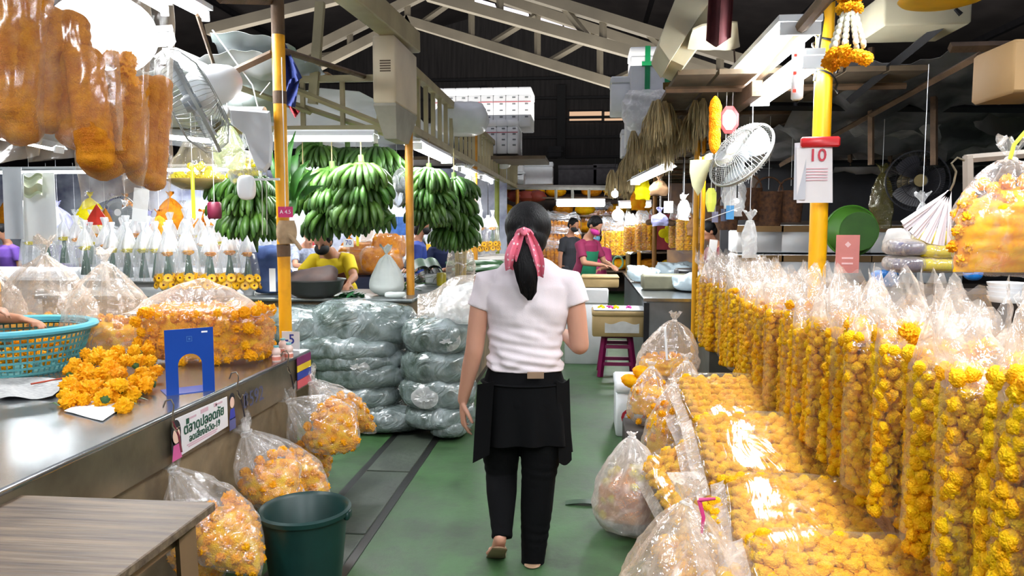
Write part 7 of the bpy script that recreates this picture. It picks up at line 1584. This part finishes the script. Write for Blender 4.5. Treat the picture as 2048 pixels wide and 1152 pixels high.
p = at(866, 520, 8.0); person('dark-haired person bowed lowest beside the yellow jar', (-2.12, 9.6, 0), 1.40, PI + .2, .5, [(-.12, .4, .96), (.12, .4, .96)], shirt=mat('black_top', (34, 30, 34), .8), pants=dk, head_tilt=.8, hairlen=.2)
p = at(805, 500, 8.0); person('person in a blue shirt behind the ochre pole, looking right', (p.x - .06, 8.9, 0), 1.60, PI * 1.5 + .2, .1, None, shirt=mat('blue_shirt', (40, 66, 150), .8), pants=dk, mask=bm_k, head_tilt=.3, hairlen=.1, sleeve=1)
p = at(612, 480, 10.0); person('person far back in red left of the one in yellow', (p.x, 10.2, 0), 1.55, PI, .05, None, shirt=mat('red_shirt', (170, 30, 44), .8), pants=dk, head_tilt=.2)
p = at(585, 490, 8.6); person('person in a pale checked shirt bending behind the yellow pole', (-3.7, 9.65, 0), 1.56, PI + .6, .5, [(-.1, .5, .98), (.1, .5, .98)], shirt=mat('grey_checked', (170, 178, 196), .8, scale=30, col2=(120, 126, 150)), pants=dk, head_tilt=.8)
for i, (px, Y, h, c, lb_) in enumerate(((130, 10.9, 1.5, 'purple', 'person in purple far left behind the papers'), (255, 10.9, 1.45, 'wine', 'person in wine red behind the cone offerings'), (350, 11.2, 1.55, 'white', 'person in white far back behind the offerings'), (455, 11.4, 1.5, 'grey', 'person in grey behind the left banana bunch'), (18, 9.9, 1.5, 'violet', 'person in violet at the very left edge far back'))):
    p = at(px, 480, Y); person(lb_, (p.x, Y, 0), h, PI + (.5 - i * .2), .1, None, shirt=mat(c + '_top', {'purple': (90, 60, 150), 'wine': (110, 40, 60), 'white': (210, 210, 216), 'grey': (110, 116, 130), 'violet': (120, 80, 180)}[c], .8), pants=dk, head_tilt=.4, vox=.012, mask=mat('white_mask', (220, 224, 228), .7) if i % 2 else None)
# seller at the left edge, a hand over the basket
t, P, Q = person('person outside the left edge whose hand reaches over the turquoise basket', (-3.44, 3.34, 0), 1.58, -PI / 2, .55, [(-.22, .56, 1.02), (.06, .80, 1.09)], skin=SKIN_D, shirt=mat('grey_top', (110, 116, 130), .8), pants=dk, head_tilt=.5, vox=.007, hands_palm=(0, -.2, -1))

# ---------------------------------------------------------------- the woman walking away
WY = 3.24
W0 = V((at(1040, 1140, WY).x, WY, 0)); t = thing('person', 'person in white T-shirt and black apron walking away, pink dotted bow in black ponytail', 'person', W0)
A = lambda px, py, dy=0.: at(px, py, WY + dy) - W0
X = V((1, 0, 0)); px1 = WY / 1500.
g = G()
# torso
sp = [(1048, 800, .0, 92, .125), (1048, 770, 0, 90, .120), (1048, 735, 0, 80, .105), (1050, 700, 0, 72, .095), (1052, 650, .01, 78, .10), (1055, 600, .0, 88, .105), (1057, 565, -.0, 92, .095), (1057, 540, .0, 70, .07), (1057, 522, .01, 36, .05)]
g.tube([A(x, y, dy) for x, y, dy, w, d in sp], [(w * px1 * .86, d * .82) for x, y, dy, w, d in sp], 28, ref=X, round_=True)
g.tube([A(1057, 535, 0), A(1057, 500, .02)], [.056, .05], 18, round_=True)
P = head_geo(g, A(1057, 462, .03), V((.12, 1, -.08)), V((0, 0, 1)), 1.0)
# arms: left hangs slightly out, right bent forward
sL, eL, wL = A(966, 560), A(949, 698, -.02), A(926, 800, .02)
g.tube([A(1005, 552), sL, sL.lerp(eL, .5), eL], [.035, .043, .043, .040], 18, round_=True); g.tube([eL, eL.lerp(wL, .35), wL], [.040, .038, .025], 18, round_=True)
hand_geo(g, wL, V((-.0, .02, -1)), V((.9, .35, 0)), 1.02, .42, thumb=1)
sR, eR, wR = A(1145, 560), A(1159, 690, -.01), A(1130, 668, .25)
g.tube([A(1105, 552), sR, sR.lerp(eR, .5), eR], [.035, .043, .045, .042], 18, round_=True); g.tube([eR, eR.lerp(wR, .35), wR], [.042, .038, .026], 18, round_=True)
hand_geo(g, wR, V((-.3, .9, .2)), V((-.6, -.2, -.6)), .98, .7, thumb=-1)
# legs
hL, kL, aL = A(1000, 810), A(1003, 945, .04), A(1004, 1062, -.10)
hR, kR, aR = A(1090, 810), A(1077, 955, .0), A(1066, 1120, .0)
g.tube([hL, hL.lerp(kL, .5), kL, kL.lerp(aL, .35), aL], [.088, .076, .056, .056, .034], 20, round_=True)
g.tube([hR, hR.lerp(kR, .5), kR, kR.lerp(aR, .35), aR], [.090, .08, .060, .060, .036], 20, round_=True)
# feet: left heel raised behind, right flat
hl = aL + V((-.005, -.03, -.02)); tl = V((A(990, 1140, -.02).x, A(0, 0, -.0).y + .02, .018))
g.tube([hl, hl.lerp(tl, .45) + V((0, -.01, -.01)), tl + V((-.008, 0, .0)), tl + V((0, .045, -.004))], [(.028, .03), (.030, .025), (.040, .018), (.036, .012)], 16, ref=X, round_=True)
for k in range(5): b = tl + V((-.034 + .017 * k, .04, -.004)); g.tube([b, b + V((0, .022 + .004 * (k == 4), 0))], [.009, .008], 8, round_=True)
hr = V((aR.x, aR.y - .02, .035)); g.tube([aR, hr, ], [.034, .034], 16, round_=True); g.tube([hr, hr + V((.006, .10, -.008)), hr + V((.012, .17, -.018))], [(.032, .034), (.038, .026), (.042, .015)], 16, ref=X, round_=True)
for k in range(5): b = hr + V((-.024 + .018 * k, .17, -.02)); g.tube([b, b + V((0, .028, 0))], [.010, .008], 8, round_=True)
remeshed(g, 'body', SKIN, .0052, 5, t)
# t-shirt with folds
shirt_m = mat('white_tshirt', (222, 210, 214), .85, var=.02, bump=.15, bscale=300)
g = G(); ss = [(1050, 738, 0, 77, .112), (1050, 728, 0, 79, .114), (1050, 712, 0, 75, .108), (1050, 690, 0, 73, .104), (1052, 650, .01, 80, .110), (1055, 605, 0, 90, .114), (1057, 570, 0, 94, .104), (1057, 548, 0, 82, .085), (1057, 533, .0, 55, .068), (1057, 524, .005, 42, .060)]
g.tube([A(x, y, dy) for x, y, dy, w, d in ss], [(w * px1, d) for x, y, dy, w, d in ss], 32, ref=X)
g.tube([A(1010, 562, 0), A(976, 566, 0), A(958, 616, -.005)], [.062, .066, .056], 22); g.tube([A(1100, 562, 0), A(1138, 566, 0), A(1152, 610, -.005)], [.062, .066, .058], 22)
g.tube([A(1012, 552, .0), A(1030, 535, .0)], [.05, .045], 16, round_=True); g.tube([A(1102, 552, .0), A(1084, 535, .0)], [.05, .045], 16, round_=True)
o = remeshed(g, 't_shirt', shirt_m, .006, 5, t)
for v in o.data.vertices:
    c = v.co; zz = c.z; low = max(0, min(1, (1.12 - zz) / .22))
    # horizontal bunching above the hem and diagonal pulls from the arms
    f = low * (.0065 * math.sin(zz * 95 + 5 * nz((c.x, c.y, zz), 7) + c.x * 9) + .004 * math.sin(zz * 170 + c.x * 30))
    d2 = (1 - low) * .004 * math.sin(40 * (c.x * .8 + zz * .9) + 3 * nz((c.x, c.y, zz), 5))
    n_ = V((c.x - (A(1050, 700)).x, c.y, 0)).normalized(); v.co = c + n_ * (f + d2 + .003 * nz((c.x, c.y, zz), 22))
g = G(); cc = A(955, 612, -.005); 
# leggings
leg_m = mat('black_leggings', (8, 8, 10), .9, var=.1, spec=.15, bump=.15, bscale=200)
g = G(); g.tube([A(1048, 800), A(1048, 770), A(1048, 735)], [(88 * px1, .125), (86 * px1, .121), (74 * px1, .100)], 26, ref=X, round_=True)
e = .007
g.tube([hL, hL.lerp(kL, .5), kL, kL.lerp(aL, .35), aL, aL + (aL - kL).normalized() * .03], [.096, .094, .072, .068, .046, .046], 22)
g.tube([hR, hR.lerp(kR, .5), kR, kR.lerp(aR, .35), aR + V((0, -.006, 0)), A(1065, 1139, -.014)], [.096, .096, .076, .072, .052, .056], 22)
o = remeshed(g, 'leggings', leg_m, .0055, 4, t)
for v in o.data.vertices:
    c = v.co; k = math.exp(-((c.z - .42) / .05) ** 2) + math.exp(-((c.z - .14) / .07) ** 2); v.co = c + V((c.x, c.y, 0)).normalized() * .0018 * k * math.sin(c.z * 150 + c.x * 20)
# apron wrapped around the hips with uneven hem
ap = mat('black_apron', (8, 8, 10), .9, var=.1, spec=.15)
def apf(u, v):
    a = -PI * 1.12 + PI * 1.24 * u  # from the left-front round the back to the right
    a = PI + .25 + (PI - .5 + .5) * u
    cx = A(1048, 760).x; rx = (86 + 9 * (1 - v)) * px1 ; ry = .122 + .012 * (1 - v)
    top = A(0, 740).z; hem = A(0, 862).z
    # hem drops to a point at the left and a square corner at the right
    hem += -.055 * max(0, 1 - u / .10) * 1.0 - .035 * max(0, (u - .78) / .22) ** .6 + .035 * math.sin(PI * u)
    z = hem + (top - hem) * v
    out = .012 * math.sin(9 * u * PI) * (1 - v)
    return V((cx + (rx + out) * math.cos(a), (ry + out) * math.sin(a), z))
g = G(); g.slab(apf, 60, 16, (0, .0, .0)); g.bm.free(); g = G()
g.slab(apf, 60, 16, (0, -.003, 0)); g.obj('apron', ap, t)
g = G(); g.slab(lambda u, v: V((A(1118 + 26 * u + 6 * (1 - v), 0).x, -.03 - .05 * (1 - u), A(0, 880 - 150 * v + 8 * math.sin(3 * u)).z)), 8, 12, (0, .004, 0)); g.obj('apron_side_fold', ap, t)
g = G(); g.slab(lambda u, v: V((A(945 + 38 * u + 10 * v, 0).x, -.05 - .06 * u, A(0, 890 - 24 * u - 145 * v + 12 * u * v).z)), 8, 12, (0, .004, 0)); g.obj('apron_side_fold', ap, t)
g = G(); g.tube([V((A(1048, 0).x + 84 * px1 * math.cos(a), .121 * math.sin(a), A(0, 741).z)) for a in [2 * PI * k / 40 for k in range(41)]], .010, 8, flat=.5); g.obj('waist_band', ap, t)
g = G(); g.box(A(1075, 739) + V((0, -.128, 0)), (.070, .004, .028), rot=(.1, 0, .12)); g.obj('leather_patch', mat('tan_patch', (150, 122, 98), .7), t)
# hair
g = G(); g.ell(A(1056, 452, .02), (.102, .112, .108), 36, 22, rot=(.2, 0, 0)); g.ell(A(1054, 478, -.015), (.088, .085, .085), 28, 16)
g.tube([A(1052, 470, -.08), A(1050, 485, -.105)], [.045, .03], 18, round_=True)
o = remeshed(g, 'hair', HAIR, .006, 6, t)
g = G(); pt = [A(1049, 482, -.10), A(1048, 500, -.135), A(1050, 530, -.15), A(1054, 560, -.155), A(1057, 585, -.15), A(1058, 600, -.145)]
g.tube(pt, [(.024, .024), (.040, .03), (.048, .034), (.044, .03), (.030, .02), (.008, .006)], 40, ref=X)
g.warp(lambda c: c + V((.0035 * math.sin(c.x * 900 + c.z * 12), .0035 * math.cos(c.x * 1100 + c.z * 9), 0)) + V((.004 * nz(c, 25), 0, 0))); g.obj('ponytail', HAIR, t)
# bow
bowm = None
m, nt, out = nodes('pink_dotted_cloth'); L = nt.links; b = N(nt, 'ShaderNodeBsdfPrincipled'); b.inputs['Roughness'].default_value = .8; L.new(b.outputs[0], out.inputs[0]); vv = N(nt, 'ShaderNodeTexVoronoi'); vv.inputs['Scale'].default_value = 46; vv.inputs['Randomness'].default_value = .5; L.new(coords(nt), vv.inputs['Vector'])
cr = N(nt, 'ShaderNodeValToRGB'); cr.color_ramp.interpolation = 'CONSTANT'; cr.color_ramp.elements[0].color = lin((240, 220, 222)); cr.color_ramp.elements[1].position = .24; cr.color_ramp.elements[1].color = lin((222, 112, 134)); L.new(vv.outputs['Distance'], cr.inputs['Fac']); L.new(cr.outputs[0], b.inputs['Base Color'])
def tail(side):
    def f(u, v):
        xc = 1048 + side * (4 + 24 * math.sin(PI / 2 * v) ** .9) - (0 if side < 0 else -2); wd = 4 + 10 * math.sin(PI * min(1, v * .75 + .1)); y = 462 + (76 if side < 0 else 90) * v
        return A(xc + wd * (u - .5) * 2, y + (8 * abs(u - .5) if v > .9 else 0), -.135 - .03 * math.sin(PI * v) + .012 * math.cos(PI * 3 * u) + .006 * math.sin(6 * v))
    return f
for s in (-1, 1): g = G(); g.slab(tail(s), 12, 18, (0, -.002, 0)); g.obj('bow_tail', m, t)
g = G(); g.tube([A(1034, 470, -.09), A(1040, 463, -.13), A(1048, 460, -.15), A(1056, 463, -.13), A(1064, 470, -.09)], [.012, .016, .018, .016, .012], 12, flat=.7); g.ell(A(1048, 464, -.155), (.014, .010, .016), 14, 10); g.obj('bow_knot', m, t)
# sandals
sdm = mat('tan_sandal', (150, 120, 92), .7)
g = G(); d = (tl - hl); g.tube([hl + V((0, -.018, -.04)), hl.lerp(tl, .5) + V((0, -.026, -.02)), V((tl.x, tl.y, .0)), V((tl.x, tl.y + .09, -.0)) + V((0, 0, .004))], [(.034, .008), (.036, .008), (.044, .007), (.038, .007)], 14, ref=X, round_=True); g.obj('sandal', sdm, t)
g = G(); g.tube([V((hr.x, hr.y - .03, .006)), V((hr.x + .01, hr.y + .12, .006)), V((hr.x + .014, hr.y + .22, .006))], [(.036, .006), (.044, .006), (.036, .006)], 14, ref=X, round_=True); g.obj('sandal', sdm, t)
# ================================================================ LIGHT
w = bpy.data.worlds.new('hall_air'); sc.world = w; w.use_nodes = True; bg = w.node_tree.nodes['Background']; bg.inputs[0].default_value = (.75, .8, 1, 1); bg.inputs[1].default_value = .22
# more lit fittings of the same stalls, overhead and behind the viewer
for i, (a, b, lb_, pw) in enumerate((((-1.0, -1.4, 2.75), (-1.0, .1, 2.75), 'lit tube over the left counter behind the viewer', 70), ((.75, -.9, 2.7), (.75, .6, 2.7), 'lit tube over the right row behind the viewer', 95),
        ((-2.4, .6, 2.7), (-2.4, 2.0, 2.7), 'lit tube over the steel counter left of the view', 60), ((1.0, 1.2, 2.6), (1.0, 2.5, 2.6), 'lit tube above the near end of the garland row', 70), ((-2.5, 4.4, 2.5), (-2.5, 5.4, 2.5), 'lit tube above the seller walkway behind the steel counter', 45), ((2.3, 1.8, 2.6), (2.3, 3.2, 2.6), 'lit tube over the dark plank counter on the right', 22))):
    tube_light(a, b, lb_, 2, power=pw)
# weak daylight under the roof from the open ends, plus an added upward fill
ld = bpy.data.lights.new('hall_daylight', 'AREA'); ld.shape = 'RECTANGLE'; ld.size = 14; ld.size_y = 10; ld.energy = 160; ld.color = (.85, .86, 1)
lo = bpy.data.objects.new('hall_daylight', ld); C.objects.link(lo); lo.location = (-1, 6, 7.2); lo.rotation_euler = (0, 0, 0)
ld = bpy.data.lights.new('hall_upward_fill', 'AREA'); ld.shape = 'RECTANGLE'; ld.size = 16; ld.size_y = 12; ld.energy = 1300; ld.color = (.9, .86, .8)  # added fill aimed up at roof and sheets, no lamp of the hall
lo = bpy.data.objects.new('hall_upward_fill', ld); C.objects.link(lo); lo.location = (-1, 14, 3.2); lo.rotation_euler = (PI, 0, 0)
vs = sc.view_settings; vs.view_transform = 'Standard'; vs.look = 'None'; vs.gamma = 1; vs.use_curve_mapping = False; vs.exposure = 0.75
try:
    sc.cycles.transparent_max_bounces = 24; sc.cycles.max_bounces = 8; sc.cycles.sample_clamp_indirect = 6
except Exception: pass

# ================================================================ cords for what hangs, small pieces under their parts
for o in list(C.objects):
    if o.parent is None and 'category' in o and o.name.split('.')[0] in ('hanging_bag', 'plastic_bag', 'pale_green_bag', 'yellow_flower_bag', 'blossom_tray', 'wicker_basket', 'card') and abs(o.rotation_euler.x) < .01 and abs(o.rotation_euler.y) < .2:
        z = o.location.z; up = 2.42 - z
        if up < .15 or (o.name.startswith('card') and z < 1.35): continue
        z0 = {'wicker_basket': .3, 'card': .02, 'blossom_tray': .38}.get(o.name.split('.')[0], 0)
        g = G(); g.tube([V((0, 0, z0)), V((0, 0, up))], .0022, 4); g.obj('hanging_cord', WHITE_PL, o, smooth=False)
UNDER = {'knot': ('film',), 'badge': ('cage',), 'red_lamp': ('housing',), 'socket': ('fitting',), 'foil_cap': ('body',), 'label_band': ('body',), 'handle_lug': ('shell',), 'eyes': ('body',), 'waist_band': ('apron',), 'leather_patch': ('leggings',),
    'lettering': ('sheet', 'card', 'page_block'), 'small_print': ('sheet',), 'green_square': ('sheet',), 'printed_hair': ('sheet',), 'printed_face': ('sheet',), 'printed_clothes': ('sheet',), 'printed_shorts': ('sheet',), 'maker_label': ('upright_plate',), 'printed_mark': ('upright_plate',), 'ruled_lines': ('page_block',), 'twisted_mouth': ('sack_body',), 'yellow_badge': ('rounded_motor_cover',), 'brown_print': ('upper_case',), 'film_flap': ('film',), 'dark_print': ('body',), 'red_strap': ('body',)}
for o in list(C.objects):
    k = o.name.split('.')[0]
    if o.parent and k in UNDER and o.parent.parent is None:
        for s in o.parent.children:
            if s.name.split('.')[0] in UNDER[k] and s.location.length < 1e-6 and (s.scale - V((1, 1, 1))).length < 1e-6 and V(s.rotation_euler).length < 1e-6 and s is not o:
                o.parent = s; break
